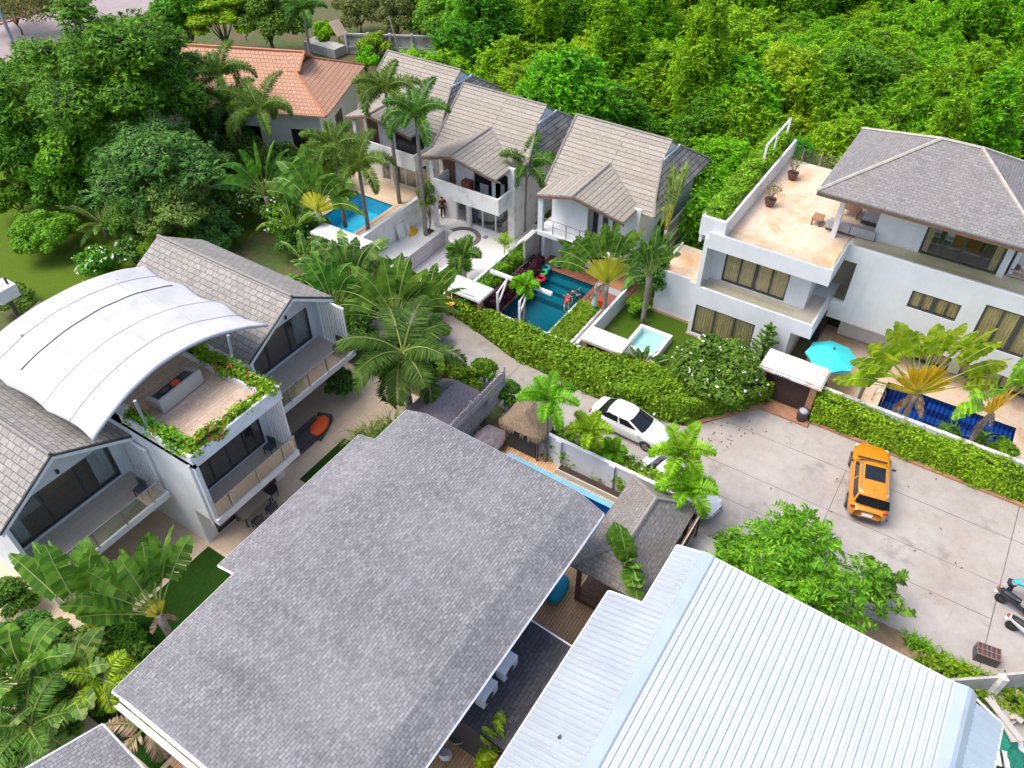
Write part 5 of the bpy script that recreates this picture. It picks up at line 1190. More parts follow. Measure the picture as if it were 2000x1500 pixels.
K_ = dict(PK['coco']); K_.update(nf=10, L_=1.5, leaf=.5, lw=.06, lm='hedgey', pairs=26, el=(.2,1.2)); make_palm('yellow-tipped feather palm at the left edge of the grey roof', A(205,1330,2.4), 2.4, seed=355, shaft=False, **K_)

# ------------------------------------------------------------------ travellers palms and bananas
make_fan("travellers palm with yellow fan heart beside the teal pool", A(1185,555,2.9), 2.9, 20, 2.1, 2.0, .42, 'banana', 401, petm='fanpet', basem='fanyg', spread=1.0, dead=3, tr=.14, base_len=.85, twist=.6, dr=(.1,.45))
make_fan('second travellers palm with dense dark blades between teal pool and white annex', A(1268,540,3.6), 3.6, 14, 1.3, 1.8, .42, 'banana', 421, spread=1.1, tr=.15, rz=AZ+.7, twist=.8)
make_fan("travellers palm with a broad golden yellow heart beside the navy pool", A(1788,770,2.0), 2.0, 26, 2.7, 2.0, .5, 'bananay', 402, petm='fanpet', basem='fanyel', spread=1.3, dead=12, tr=.15, base_len=.62, twist=.6, dr=(.15,.6))
make_fan("leaning travellers palm with orange heart at the right end of the navy pool", A(1922,815,2.4), 2.4, 14, 1.8, 1.8, .45, 'bananay', 403, petm='fanyel', basem='fanyel', spread=.95, dead=6, tr=.13, lean=.7, base_len=.6, rz=AZ+.5)
make_fan("large travellers palm with glossy blades left of the turquoise pool", A(622,415,3.0), 3.0, 15, 1.6, 2.7, .52, 'banana', 404, petm='fanpet', basem='fanyg', spread=1.15, tr=.17, rz=AZ-.35, base_len=.9, tear=.25, twist=.7)
make_fan("second large-leaved travellers palm at the left with upright bright blades", A(520,385,2.6), 2.6, 9, 1.5, 2.6, .5, 'banana', 405, spread=.9, tear=.25, tr=.15, rz=AZ+.6)
make_fan("travellers palm seen edge-on against the slatted fence beside the right grey villa", A(1303,450,4.3), 4.3, 12, 2.2, 1.9, .36, 'bananad', 406, basem='fanyg', spread=.75, tr=.15, rz=AZ+1.1, base_len=.6)
make_fan("wide travellers palm fan behind the coconut palm", A(775,640,3.2), 3.6, 20, 1.5, 2.3, .46, 'banana', 407, spread=1.3, tr=.17, face=.1, twist=.5, tear=.2, dr=(.2,.8))
make_fan("travellers palm with blades leaning over the terrace front wall", A(690,575,2.8), 3.0, 13, 1.5, 2.3, .46, 'bananad', 408, spread=1.05, tr=.16, rz=AZ+.35, face=.15)
make_fan("large banana-leaved fan beside the dark turf at the bottom left", A(318,1215,2.4), 2.8, 14, 1.7, 2.4, .50, 'banana', 409, dr=(.05,.4), basem='fanyg', spread=.65, tr=.16, rz=AZ+.9, dead=3, base_len=.4, face=.1)
make_fan("leaning fan of big glossy blades at the bottom left over the wall corner", A(180,1230,2.2), 2.2, 11, 1.8, 2.3, .54, 'banana', 410, dr=(.1,.6), basem='fanyg', spread=.8, tr=.16, rz=AZ-.2, base_len=.4, face=.25)
make_fan("small travellers palm on the lawn beside the plunge pool", A(1252,728,.35), .35, 13, .95, .95, .21, 'bananad', 411, petm='fanyg', spread=1.0, tr=.09, base_len=.5)
make_fan("banana plant with paired leaf rows in front of the pavilion roof", A(1225,1100,3.6), 3.3, 15, .35, 1.5, .45, 'banana', 412, spread=1.05, tr=.13, rz=AZ+math.pi/2+.2, face=.05, tw0=1.35, twist=.3, tear=.7, name='banana_plant', cat='banana')
make_fan("yellow-green banana plant between the annex and the metal roof", A(968,1470,2.2), 2.1, 10, .4, 1.2, .38, 'bananay', 413, spread=.9, tr=.12, rz=AZ+1.2, face=.1, tw0=1.2, twist=.4, name='banana_plant', cat='banana')
make_fan("dark broad-leaved banana clump at the left edge near the bottom", A(55,1330,1.8), 1.8, 14, 1.1, 2.0, .50, 'banana', 414, plane=False, tr=.15, name='banana_plant', cat='banana')
make_fan("dark banana clump between the bottom left palms", A(150,1350,1.4), 1.4, 12, .9, 1.8, .45, 'bananad', 415, plane=False, tr=.13, name='banana_plant', cat='banana')
make_fan("golden-leaved small banana by the gate post at the lane", A(862,608,.9), .9, 6, .5, .7, .18, 'gold', 416, plane=False, tr=.07, name='banana_plant', cat='banana')
make_fan("banana clump behind the long grey gable", A(555,410,1.2), 1.2, 7, 1.0, 1.6, .36, 'banana', 417, plane=False, tr=.13, name='banana_plant', cat='banana')
make_fan("banana leaf plant between terrace front wall and far gable", A(600,520,1.2), 1.2, 8, 1.0, 1.5, .33, 'bananad', 418, plane=False, tr=.12, name='banana_plant', cat='banana')
make_fan("potted banana in the gap beside the roof deck block", A(285,935,1.2), 1.2, 8, .6, 1.0, .24, 'bananay', 419, plane=False, tr=.08, name='banana_plant', cat='banana')
make_fan("banana plant with drooping yellowing leaves over the turquoise parasol", A(1690,748,2.5), 2.5, 3, .6, 1.6, .42, 'bananay', 420, spread=.5, tr=.10, rz=AZ+.2, name='banana_plant', cat='banana', face=-.5)

make_fan("broad glossy fan filling the gap between far gable and coconut palm", A(655,610,2.6), 2.6, 13, 1.4, 2.2, .48, 'banana', 422, spread=1.1, tr=.15, rz=AZ-.3, face=.1, tear=.25, twist=.6)
make_fan("dark glossy fan just left of the lane entrance", A(835,612,2.2), 2.2, 11, 1.2, 1.9, .42, 'banana', 423, spread=1.1, tr=.14, rz=AZ+.3, face=.1, tear=.3, twist=.6)
make_fan("dark banana clump in front of the turquoise pool yard", A(575,455,1.4), 1.4, 9, 1.1, 1.9, .44, 'banana', 424, plane=False, tr=.13, name='banana_plant', cat='banana')
# ------------------------------------------------------------------ hedges and beds
hedge('long clipped hedge between the lane and the villa front walls', [(31.1,24.5),(29.75,19),(29.35,13),(30.1,8.4),(34.3,5.15),(34.35,6.25),(32.0,8.5),(31.85,12.4),(31.2,15.6),(31.15,24.4)], 0, 1.5, 'hedge', 501, dens=230, ln=.19, wd=.11, rough=.12)
hedge('yellow-green hedge in front of the navy pool wall beside the parking court', [(34.1,2.85),(34.1,-18),(34.72,-18),(34.72,2.85)], .1, 1.8, 'hedgey', 502, dens=300, ln=.16, wd=.09, rough=.12)
hedge('green hedge strip between the two right villa pools', [(33.2,23.55),(39.6,23.55),(39.6,24.25),(33.2,24.25)], 0, 1.35, 'hedge', 503, dens=220, rough=.13)
hedge('dark purple foliage bed along the teal pool', [(32.6,22.52),(38.6,22.52),(38.6,22.98),(32.6,22.98)], 0, .85, 'purple', 504, dens=330, ln=.22, wd=.08, rough=.16, name='purple_bed', cat='plants')
hedge('bright planter hedge along the edge of the white villa roof terrace', [(37.85,10.9),(49.2,10.9),(49.2,12.1),(37.85,11.85)], 7.3, 8.4, 'hedgey', 505, dens=260, ln=.17, wd=.09, rough=.15, name='planter_hedge')
hedge('leafy strip hedge between the lap pool wall and the lane', [(24.2,13.8),(24.2,6.2),(25.2,6.4),(25.35,9.5),(25.35,13.6)], 0, 1.25, 'bush', 506, dens=200, rough=.22, ln=.2, wd=.11)
hedge('low green hedge at the lower right beside the block wall', [(22.4,-5.2),(23.3,-7.2),(23.6,-13),(22.8,-13),(22.2,-8.2),(21.4,-5.6)], 0, .75, 'bush', 507, dens=170, rough=.16, ln=.2, wd=.09)
hedge('low hedge around the slatted screen at the court corner', [(22.9,4.0),(22.9,2.4),(23.7,2.4),(23.7,4.0)], 0, 1.0, 'bush', 508, dens=180, rough=.12)
hedge('dense shrubbery behind the slatted fence and roof terrace', [(45,12.3),(52,12.3),(52,15.6),(45,15.6)], 0, 3.8, 'jungle', 509, dens=60, ln=.3, wd=.14, rough=.4, name='shrubbery', cat='shrubs')
def reds(R, r, C, Nn, org):
    k = R.choice(len(C), 11); k4 = np.repeat(k, 5); leafobj('blossom', leafdata(C[k4]+R.normal(size=(len(k4),3))*.07+[0,0,.08], Nn[k4]+R.normal(size=(len(k4),3))*.6, .13, .09, R, .05), L['red'], r, org)
hedge('red flowering planter along the front of the roof deck', [(10.88,22.63),(15.6,22.63),(15.6,23.02),(10.88,23.02)], 6.75, 7.12, 'bush', 510, dens=330, rough=.14, name='planter_bed', cat='plants', extra=reds)
hedge('red flowering planter at the corner side of the roof deck', [(10.88,23.05),(11.28,23.05),(11.28,26.6),(10.88,26.6)], 6.75, 7.2, 'bush', 511, dens=330, rough=.16, name='planter_bed', cat='plants', extra=reds)
hedge('green planter beside the far edge of the roof deck', [(15.2,23.05),(15.62,23.05),(15.62,28.5),(15.2,28.5)], 6.75, 7.2, 'bush', 512, dens=330, rough=.16, name='planter_bed', cat='plants', extra=reds)
hedge('yellow-green grassy planter at the corner of the teal pool', [(32.4,17.0),(36.0,16.9),(36.0,18.25),(32.4,18.2)], .15, .62, 'grassy', 513, dens=420, ln=.42, wd=.045, rough=.06, name='grass_planter', cat='planter', inset=.2)
hedge('mown grass patch bordered by white kerb beside the emptied pool', [(32.5,26.5),(35.6,26.6),(35.6,27.8),(32.9,27.9)], .05, .32, 'hedge', 514, dens=500, ln=.13, wd=.03, rough=.02, name='grass_patch', cat='grass', inset=.05)
hedge('yellow flowering groundcover on the lawn left of the canopy', [(18,40.2),(20.5,42.5),(21.5,46),(20,46.5),(17.5,43)], 0, .35, 'hedgey', 515, dens=60, ln=.3, wd=.12, rough=.1, name='flower_bed', cat='plants', extra=lambda R, r, C, Nn, org: leafobj('blossom', leafdata(np.repeat(C[R.choice(len(C), 90)], 3, 0)+R.normal(size=(270,3))*.1+[0,0,.1], np.array([0,0,1.])+R.normal(size=(270,3))*.4, .16, .11, R, .05), L['yellow'], r, org))
tufts('pink-tipped fountain grass at the upper corner of the big shingle roof', [A(740,838,1.2,.2), A(720,830,1.2,.2), A(765,815,1.2,.2), A(700,850,1,.1)], 'fount', 601, hgt=1.5, n=110, w=.02, spread=.5)
tufts('pink-tipped fountain grass at the far edge of the big shingle roof', [A(835,802,1.2,.2), A(855,812,1.2,.2), A(815,795,1.2,.2)], 'fount', 602, hgt=1.4, n=110, w=.02, spread=.5)
tufts('feathery grass between hedge wall and navy pool', [(34.95+.1*(i % 2), 0-.35*i, .05) for i in range(18)], 'hedge', 603, hgt=.75, n=16, w=.018, spread=.2)
tufts('green strappy plants along the bottom right court edge', [(23.5-.06*i, -4.8-.35*i, .05) for i in range(9)], 'bush', 604, hgt=.7, n=30, w=.03, spread=.25)
tufts('spiky yucca below the entry slab of the middle villa', [A(625,480,.5,.3)], 'palm', 605, hgt=1.2, n=70, w=.03, spread=.1, name='yucca', cat='plant')
tufts('spiky plant in the navy pool planting gap', [A(1915,860,.3,.05), A(1860,850,.3,.05)], 'palm', 606, hgt=1.2, n=26, w=.06, spread=.2, name='strappy_plant', cat='plant')
# ------------------------------------------------------------------ garden walls, fences, gates
def wallthing(label, boxes, mat, name='garden_wall', cat='wall', cap=None, capm=None):
    c = boxes[0]; r = thing(name, label, cat, ((c[0]+c[1])/2, (c[2]+c[3])/2, 0)); m = MB()
    for q in boxes: m.box(*q)
    B(m, 'wall_body', mat, r)
    if cap:
        k = MB()
        for q in cap: k.box(*q)
        B(k, 'coping', capm or M['whitetrim'], r)
    return r
STW = plain('stained_white_wall', (.74,.73,.72), .75, c2=(.42,.40,.38), scale=1.6, lo=.3, hi=.5)
wallthing('low white front wall of the two pool terraces behind the long hedge', [(31.3,31.48,15.7,22.3,0,1.15),(31.3,31.48,25.0,31.0,0,1.15)], STW, cap=[(31.26,31.52,15.7,22.3,1.15,1.22),(31.26,31.52,25.0,31.0,1.15,1.22)])
wallthing('white dividing wall between turquoise pool yard and emptied pool', [(31.5,40.0,33.0,33.18,0,2.0)], M['weather'], cap=[(31.5,40.0,32.97,33.21,2.0,2.06)])
wallthing('white dividing wall on the right of the emptied pool terrace', [(31.5,40.3,24.3,24.48,0,1.45)], M['weather'])
wallthing('taller beige wall between middle and right villas', [(37.4,44,23.25,23.42,0,2.5)], M['concrete'])
wallthing('dark brown timber edging along the purple plants', [(32.0,38.4,23.05,23.2,0,.95)], M['gatebrown'], name='timber_edging', cat='fence')
wallthing('white garden wall on the right of the teal pool', [(31.6,37.9,15.95,16.12,0,1.25)], M['white'])
wallthing('low white lawn kerb wall behind the long hedge', [(31.95,32.12,8.5,12.4,0,.75),(32.12,32.3,8.5,8.7,0,.75)], STW)
wallthing('white garden wall with stained top behind the yellow-green hedge', [(34.76,34.92,-18,2.9,0,1.9)], M['white'], cap=[(34.73,34.95,-18,2.9,1.9,1.97)], capm=plain('mossy_coping', (.62,.60,.57), .85, c2=(.22,.21,.19), scale=2.2, lo=.38, hi=.5))
w_ = wallthing('pale blue-white wall with pilasters beside the lap pool', [(23.93,24.07,5.5,14.6,0,1.8)], M['white'], cap=[(23.9,24.1,5.5,14.6,1.8,1.86)])
for y in (14.5, 12.7, 9.7, 7.2): B(MB().box(23.8, 23.93, y-.16, y+.16, 0, 1.84), 'pilaster', M['white'], w_)
pl = thing('planter_box', 'low cream planter box with dark soil along the lap pool wall', 'planter', (23.6, 10.5, 0))
B(MB().box(23.32,23.4,7.6,12.5,0,.36).box(23.4,23.79,12.42,12.5,0,.36), 'box_wall', plain('cream_wall', (.6,.52,.42), .7), pl); B(MB().box(23.4,23.79,7.6,12.42,0,.3), 'soil', M['soil'], pl)
kb = thing('brick_kerb', 'terracotta brick kerb at the foot of the yellow-green hedge', 'kerb', (34, 0, 0)); B(MB().box(33.92,34.12,-18,2.7,0,.13), 'kerb_course', M['brick'], kb)
kb = thing('brick_kerb', 'terracotta step kerb in front of the brown villa gate', 'kerb', (34, 4.5, 0)); m = MB(); m.prism([(33.5,2.75),(33.9,2.75),(33.9,5.45),(30.25,8.3),(30.1,8.1),(33.5,5.4)], 0, .13); B(m, 'kerb_course', M['brick'], kb)
def slabgate(label, x0, x1, y0, y1, z, top, gate=True):
    r = thing('gate_slab', label, 'gate', ((x0+x1)/2, (y0+y1)/2, 0))
    B(MB().box(x0, x1, y0, y1, z-.16, z), 'roof_slab', top, r); B(MB().box(x0+.05, x1-.05, y0+.05, y1-.05, z, z+.035), 'slab_top', bricky('slab_tile', (.66,.66,.64), (.58,.585,.57), (.4,.4,.39), .35, .35, .02, .6, stain=(.45,.47,.44), sscale=1.2, bmp=.1, off=0), r)
    for y in (y0+.15, y1-.15): B(MB().box(x0+.1, x0+.4, y-.13, y+.13, 0, z-.16), 'gate_pier', M['brick'], r)
    if gate: B(MB().box(x0+.42, x0+.5, y0+.3, y1-.3, .08, z-.4), 'gate_panel', M['gatebrown'], r)
    return r
slabgate('white tiled slab roof over the gate between the two pool terraces', 30.75, 32.3, 22.3, 25.0, 2.2, M['whitetrim'])
slabgate('white slab roof over the entry of the emptied pool terrace', 30.9, 32.3, 31.0, 36.2, 2.2, M['whitetrim'])
slabgate('low stained slab roof behind the hedge near the plunge pool', 31.6, 33.0, 13.2, 15.7, 1.7, plain('mossy_slab', (.6,.57,.53), .8, c2=(.36,.31,.26), scale=1.5))
# bamboo screen
r = thing('bamboo_screen', 'tall grey bamboo screen with horizontal rails beside the thatched roofs', 'fence', (23.7, 17.45, 0)); rg2 = random.Random(8); m = MB()
x = 21.0
while x < 25.95: m.tube([(x,17.45+rg2.uniform(-.01,.01),.55),(x+rg2.uniform(-.02,.02),17.45,2.62+rg2.uniform(-.08,.08))], .035, 5); x += .075
B(m, 'bamboo_poles', M['bamboo'], r, uv=False)
for z in (1.0, 1.65, 2.25): B(MB().tube([(20.9,17.38,z),(25.98,17.38,z)], .03, 5), 'rail', plain('pale_bamboo_rail',(.46,.43,.38),.7), r)
for x in (22.9, 26.02): B(MB().tube([(x,17.40,0),(x,17.38,2.95)], .055, 6), 'post', plain('grey_post',(.4,.41,.41),.6), r)
def slatfence(label, x0, x1, y, z0, z1, step, mat, rails, railm, dy=-.04):
    r = thing('slatted_fence', label, 'fence', ((x0+x1)/2, y, 0)); m = MB(); x = x0
    while x < x1: m.box(x, x+step*.8, y-.02, y+.02, z0, z1+random.Random(int(x*50)).uniform(-.02,.02)); x += step
    B(m, 'slats', mat, r, uv=False)
    for z in rails: B(MB().box(x0, x1, y+dy-.03, y+dy+.019, z-.03, z+.03), 'rail', railm, r)
    return r
f_ = slatfence('brown slatted timber fence along the pavilion and metal roof', 17.6, 22.7, 4.86, .1, 2.7, .075, M['woodpost'], (2.72, 1.6), plain('pale_timber_rail', (.5,.43,.36), .7), dy=-.07)
for x in (18, 20.6, 22.7): B(MB().box(x-.05, x+.05, 4.7, 4.79, 0, 2.6), 'post', M['charcoal'], f_)
f_ = slatfence('tall beige slatted fence with white rails right of the right grey villa', 42.6, 52, 15.85, .2, 3.3, .16, plain('beige_slat', (.42,.36,.31), .8, c2=(.33,.28,.24)), (3.25, 2.3, 1.2), M['whitetrim'])
gr = thing('glass_fence', 'frameless glass fence beside the beige slatted fence', 'fence', (43, 14.6, 0)); B(MB().box(41.9,48,14.5,14.52,3.0,3.9), 'glass_panel', M['railglass'], gr)
mb_ = thing('meter_cabinet', 'small grey-roofed meter cabinet at the end of the slatted fence', 'cabinet', (22.1,4.4,0)); B(MB().box(21.5,22.9,3.7,4.8,0,1.1), 'cabinet_body', M['concrete'], mb_); B(MB().box(21.4,23.0,3.6,4.9,1.1,1.2), 'cabinet_roof', M['concrete'], mb_)
# concrete walls
r = thing('concrete_wall', 'weathered panelled concrete wall at the top centre', 'wall', (62.5, 55.4, 0)); ang = math.atan2(-8, 4.3)
def along(a, b_, t): return (a[0]+(b_[0]-a[0])*t, a[1]+(b_[1]-a[1])*t)
Pa, Pb = (60.4,59.4), (64.7,51.4); nx, ny = math.sin(-ang), math.cos(ang)
m = MB(); m.prism([Pa, Pb, (Pb[0]+.2, Pb[1]+.1), (Pa[0]+.2, Pa[1]+.1)], 0, 2.0); B(m, 'panel', plain('stained_concrete', (.52,.50,.475), .9, c2=(.20,.19,.175), scale=.9, lo=.36, hi=.55), r)
for t in (0, .25, .5, .75, 1):
    q = along(Pa, Pb, t); B(MB().box(q[0]-.15,q[0]+.12,q[1]-.15,q[1]+.12,0,2.15), 'pillar', M['concrete'], r)
m = MB(); a2 = (Pa[0]-.06, Pa[1]-.03); b2 = (Pb[0]-.06, Pb[1]-.03)
for z in (.75, 1.98): m.prism([a2, b2, (b2[0]-.1,b2[1]-.05), (a2[0]-.1,a2[1]-.05)], z-.08, z+.08)
B(m, 'rib', M['concrete'], r)
wallthing('low sloping concrete kerb wall left of the panelled wall', [(58.6,60.3,59.5,63.8,0,.9)], M['concrete'], name='concrete_block', cat='wall')
bd = thing('tilted_board', 'tilted weathered plywood board on a post above the red roof', 'board', (60.6,60.6,0)); B(MB().slab([(60.0,61.2,2.9),(61.3,61.0,2.9),(61.2,59.9,1.7),(59.9,60.1,1.7)],.06), 'board', plain('weathered_ply',(.52,.40,.30),.85,c2=(.4,.3,.22),scale=2), bd); B(MB().tube([(60.6,60.6,0),(60.6,60.6,2.2)],.06,6), 'post', M['woodpost'], bd)
ps = thing('leaning_post', 'leaning grey timber post in front of the concrete wall', 'post', (61.7,53.4,0)); B(MB().tube([(61.7,53.4,0),(62.2,54.9,4.0)],.09,6), 'pole', M['bark'], ps)
ps = thing('lamp_post', 'dark grey steel pole at the top left corner by the road', 'pole', at(36,108,0)); q = at(36,108,0); B(MB().tube([(q.x,q.y,0),(q.x,q.y,9)],[.2,.13],8), 'pole', M['greypost'], ps)
q = at(848,12,3); bx_ = thing('white_cabinet', 'white cabinet on stilts at the top edge above the concrete wall', 'cabinet', (q.x,q.y,0)); B(MB().box(q.x-.5,q.x+.5,q.y-.5,q.y+.5,2.8,3.8),'cabinet_body',M['whitetrim'],bx_); B(MB().tube([(q.x,q.y-.4,0),(q.x,q.y-.4,2.8)],.06,5).tube([(q.x,q.y+.4,0),(q.x,q.y+.4,2.8)],.06,5),'stilts',M['charcoal'],bx_)
q = at(10,570,3.5); eb = thing('electric_cabinet', 'white and blue cabinet with pipes on a dark frame at the left edge', 'cabinet', (q.x,q.y,0)); B(MB().box(q.x-.7,q.x+.5,q.y-.6,q.y+.6,3.2,4.0),'cabinet_body',M['whitetrim'],eb); B(MB().box(q.x-.72,q.x-.703,q.y-.5,q.y+.5,3.3,3.85),'blue_panel',plain('blue_panel',(.12,.18,.3),.5),eb); B(MB().tube([(q.x,q.y,0),(q.x,q.y,3.2)],.12,6),'stand',M['charcoal'],eb); B(MB().tube([(q.x-1.2,q.y-1.2,2.2),(q.x+1.2,q.y-.8,2.3)],.09,6),'crossbar',M['bark'],eb); B(MB().tube([(q.x+.25,q.y-.2,4.0),(q.x+.25,q.y-.2,4.45)],.08,6),'pipe',M['charcoal'],eb)
r = thing('block_wall', 'grey rendered wall panels at the right edge behind the metal roof', 'wall', (22.3,-7.6,0))
for a, b_, z in (((21.3,-6.3),(22.5,-7.9),1.75), ((22.5,-7.9),(23.6,-9.3),1.9)):
    d = Vector((b_[0]-a[0], b_[1]-a[1])).normalized(); n_ = Vector((-d.y, d.x))*.1
    B(MB().prism([a, b_, (b_[0]+n_.x,b_[1]+n_.y), (a[0]+n_.x,a[1]+n_.y)], 0, z), 'panel', M['concrete'], r)
B(MB().prism([(22.35,-8.0),(22.55,-7.8),(22.65,-8.0),(22.45,-8.2)],0,1.92),'pillar',M['weather'],r)
wallthing('low pale garden wall at the bottom left below the banana blades', [(3.2,6.2,24.2,24.35,0,1.0)], M['greywall'])
# pergola beam
r = thing('pergola', 'white pergola beam on slender braced posts over the teal pool', 'pergola', (33.3,21,0)); B(MB().box(33.2,33.42,18.8,23.2,2.5,2.68),'beam',M['whitetrim'],r)
for y in (21.9, 20.3):
    B(MB().box(32.05,32.17,y-.07,y+.07,0,2.2),'post',M['whitetrim'],r); B(MB().tube([(32.11,y,1.2),(33.25,y,2.52)],.06,5),'brace',M['whitetrim'],r); B(MB().tube([(32.11,y,2.18),(33.3,y,2.6)],.05,5),'strut',M['whitetrim'],r)
# ------------------------------------------------------------------ vehicles
def loft(stations, sec, cap=True):
    mb = MB(); rows = []
    for st in stations: rows.append(sec(*st))
    mb.grid(rows); n = len(rows[0])
    mb.f.append(tuple(range(n))); mb.f.append(tuple((len(rows)-1)*n+i for i in range(n))[::-1]); return mb
def vehicle(name, label, cat, loc, rz, paint, st, gh, wheels, wr, opts):
    r = thing(name, label, cat, loc, rz); O = (0,0,0)
    def sec(x, w, zt, zb=.24):
        h = [(0,zt+.02),(w*.6,zt+.012),(w*.86,zt-.02),(w*.965,zt-.09),(w,zt-.26),(w*.985,zb+.2),(w*.93,zb+.04),(w*.7,zb),(0,zb)]
        return [(x,y,z) for y,z in h]+[(x,-y,z) for y,z in h[::-1][1:-1]]+[(x,0,zt+.02)]
    body = loft(st, sec).build('body', paint, r, org=O, smooth=True, sub=1)
    (bx0,bx1,bw,bz),(tx0,tx1,tw,tz) = gh
    # greenhouse: rounded frustum
    def ring(x0, x1, w, z, f): return [(x0,0,z+f*.02),(x0+.02,w*.6,z),(x0+.12,w*.93,z),(x0+min(.5,.3*(x1-x0)),w,z),((x0+x1)/2,w*1.01,z),(x1-min(.5,.3*(x1-x0)),w,z),(x1-.14,w*.93,z),(x1-.02,w*.6,z),(x1,0,z+f*.02),(x1-.02,-w*.6,z),(x1-.14,-w*.93,z),(x1-min(.5,.3*(x1-x0)),-w,z),((x0+x1)/2,-w*1.01,z),(x0+min(.5,.3*(x1-x0)),-w,z),(x0+.12,-w*.93,z),(x0+.02,-w*.6,z)]
    g = MB(); a, b_ = ring(bx0,bx1,bw,bz-.06,0), ring(tx0,tx1,tw,tz-.06,1); c_ = ring(tx0+.1,tx1-.1,tw*.9,tz-.01,1); d_ = ring(tx0+.35,tx1-.35,tw*.5,tz+.015,0)
    rows = [q+[q[0]] for q in (a,b_,c_,d_)]; g.grid(rows); g.f.append(tuple(3*17+i for i in range(16)))
    cab = g.build('cabin', paint, body, org=O, smooth=True)
    def P2(t, s, k):  # point on cabin wall: k index (float) around ring, s up 0..1, pushed out
        i = int(k) % 16; f = k-int(k); j = (i+1) % 16
        A_ = Vector(a[i]).lerp(Vector(a[j]), f); B_ = Vector(b_[i]).lerp(Vector(b_[j]), f); p = A_.lerp(B_, s); o = Vector((p.x-(bx0+bx1)/2, p.y*1.6, .35)).normalized()*t; return p+o
    def pane(nm, k0, k1, s0, s1, steps=8):
        m = MB(); m.grid([[P2(.012, s, k0+(k1-k0)*i/steps) for i in range(steps+1)] for s in (s0,(s0+s1)/2,s1)]); m.build(nm, M['carglass'], cab, org=O, smooth=True)
    pane('windscreen', 6.25, 9.75, .16, .93); pane('rear_window', -1.75, 1.75, opts.get('rw',.3), .9)
    for s_ in (0, 1):
        if s_ == 0: pane('side_window', 2.15, 3.95, .3, .9); pane('side_window', 4.08, 5.7, .3, .9)
        else: pane('side_window', 12.08, 13.85, .3, .9); pane('side_window', 10.3, 11.92, .3, .9)
    for x in wheels:
        for s in (1,-1):
            y = st[len(st)//2][1]*s*.985; t = MB(); t.lathe([(wr*.55,-.09),(wr*.9,-.1),(wr,-.06),(wr,.06),(wr*.9,.1),(wr*.55,.09)],(0,0,0),20)
            Mx = Matrix.Translation((x,y-s*.08,wr)) @ Matrix.Rotation(math.pi/2,4,'X'); t.xf(Mx)
            wl = t.build('wheel', M['tyre'], r, org=O, smooth=True)
            k = MB(); k.lathe([(.05,-.11),(wr*.62,-.108),(wr*.66,-.09),(wr*.66,.09),(wr*.62,.108),(.05,.11)],(0,0,0),16); k.xf(Mx); k.build('rim', M['rim'], wl, org=O)
            q = MB()
            for i in range(5):
                an = i*1.2566; q.box(-.03,.03,.06,wr*.6,-.115,.115); 
                for v in range(len(q.v)-8, len(q.v)): q.v[v] = tuple(Matrix.Rotation(an,4,'Z') @ Vector(q.v[v]))
            q.xf(Mx); q.build('spokes', M['steel'], wl, org=O)
            ar = MB(); rows = [[(x+math.cos(t_)*rr, y+s*.018*(1 if rr > wr*1.1 else .6), wr+math.sin(t_)*rr) for t_ in [math.pi*i/14 for i in range(15)]] for rr in (wr*.95, wr*1.22)]; ar.grid(rows); ar.build('wheel_arch', M['black'], body, org=O)
    hx, hw, hz = opts['head']; tx, tw_, tzz = opts['tail']
    for s in (1,-1):
        MB().blob((hx, s*hw, hz), (.16,.16,.07), 10, 6).build('headlight', M['lamp'], body, org=O, smooth=True)
        MB().blob((tx, s*tw_, tzz), (.07,.13,.10), 10, 6).build('tail_light', M['tail'], body, org=O, smooth=True)
        MB().blob((bx1-.38, s*(bw+.14), bz+.04), (.07,.11,.07), 10, 6).build('mirror', opts.get('mir', paint), body, org=O, smooth=True)
    MB().box(st[0][0]-.045, st[0][0]+.0, -.24, .24, .62, .75).build('number_plate', M['whitetrim'], body, org=O)
    return r, body, cab
M['carglass'] = plain('car_glass', (.012,.014,.018), .04, spec=.6); M['tyre'] = plain('tyre', (.02,.02,.022), .8); M['rim'] = plain('wheel_rim', (.10,.10,.105), .35, .6)
M['lamp'] = plain('headlamp', (.7,.72,.75), .1); M['tail'] = plain('tail_lamp', (.45,.015,.015), .2)
def paint(name, c): return plain(name, c, .28, .15, c2=tuple(x*.93 for x in c), scale=5, coat=.7)
PO, PW = paint('orange_car_paint', (.70,.255,.012)), paint('white_car_paint', (.78,.79,.80))
suv_st = [(-2.36,.62,.92,.42),(-2.28,.84,1.03,.34),(-1.9,.93,1.08,.28),(-1.2,.94,1.07,.26),(-.3,.93,1.05,.26),(.7,.93,1.05,.26),(1.1,.93,1.04,.26),(1.7,.91,.98,.28),(2.15,.84,.90,.32),(2.33,.64,.80,.40)]
r, body, cab = vehicle('parked_car', 'orange SUV with black sunroof parked on the concrete court', 'car', (30.95,-1.05,0), rad(12), PO, suv_st, ((-2.2,1.05,.86,1.05),(-1.98,.32,.69,1.70)), (-1.42,1.42), .37, dict(rw=.2, head=(2.1,.66,.80), tail=(-2.26,.74,1.0), mir=M['black']))
MB().box(-.98,-.02,-.47,.47,1.70,1.728).build('sunroof', M['carglass'], cab, org=(0,0,0), bevel=.01)
for s in (1,-1): MB().tube([(-1.8,s*.62,1.64),(-1.7,s*.62,1.735),(.05,s*.62,1.735),(.2,s*.62,1.66)],.025,5).build('roof_rail', M['steel'], cab, org=(0,0,0))
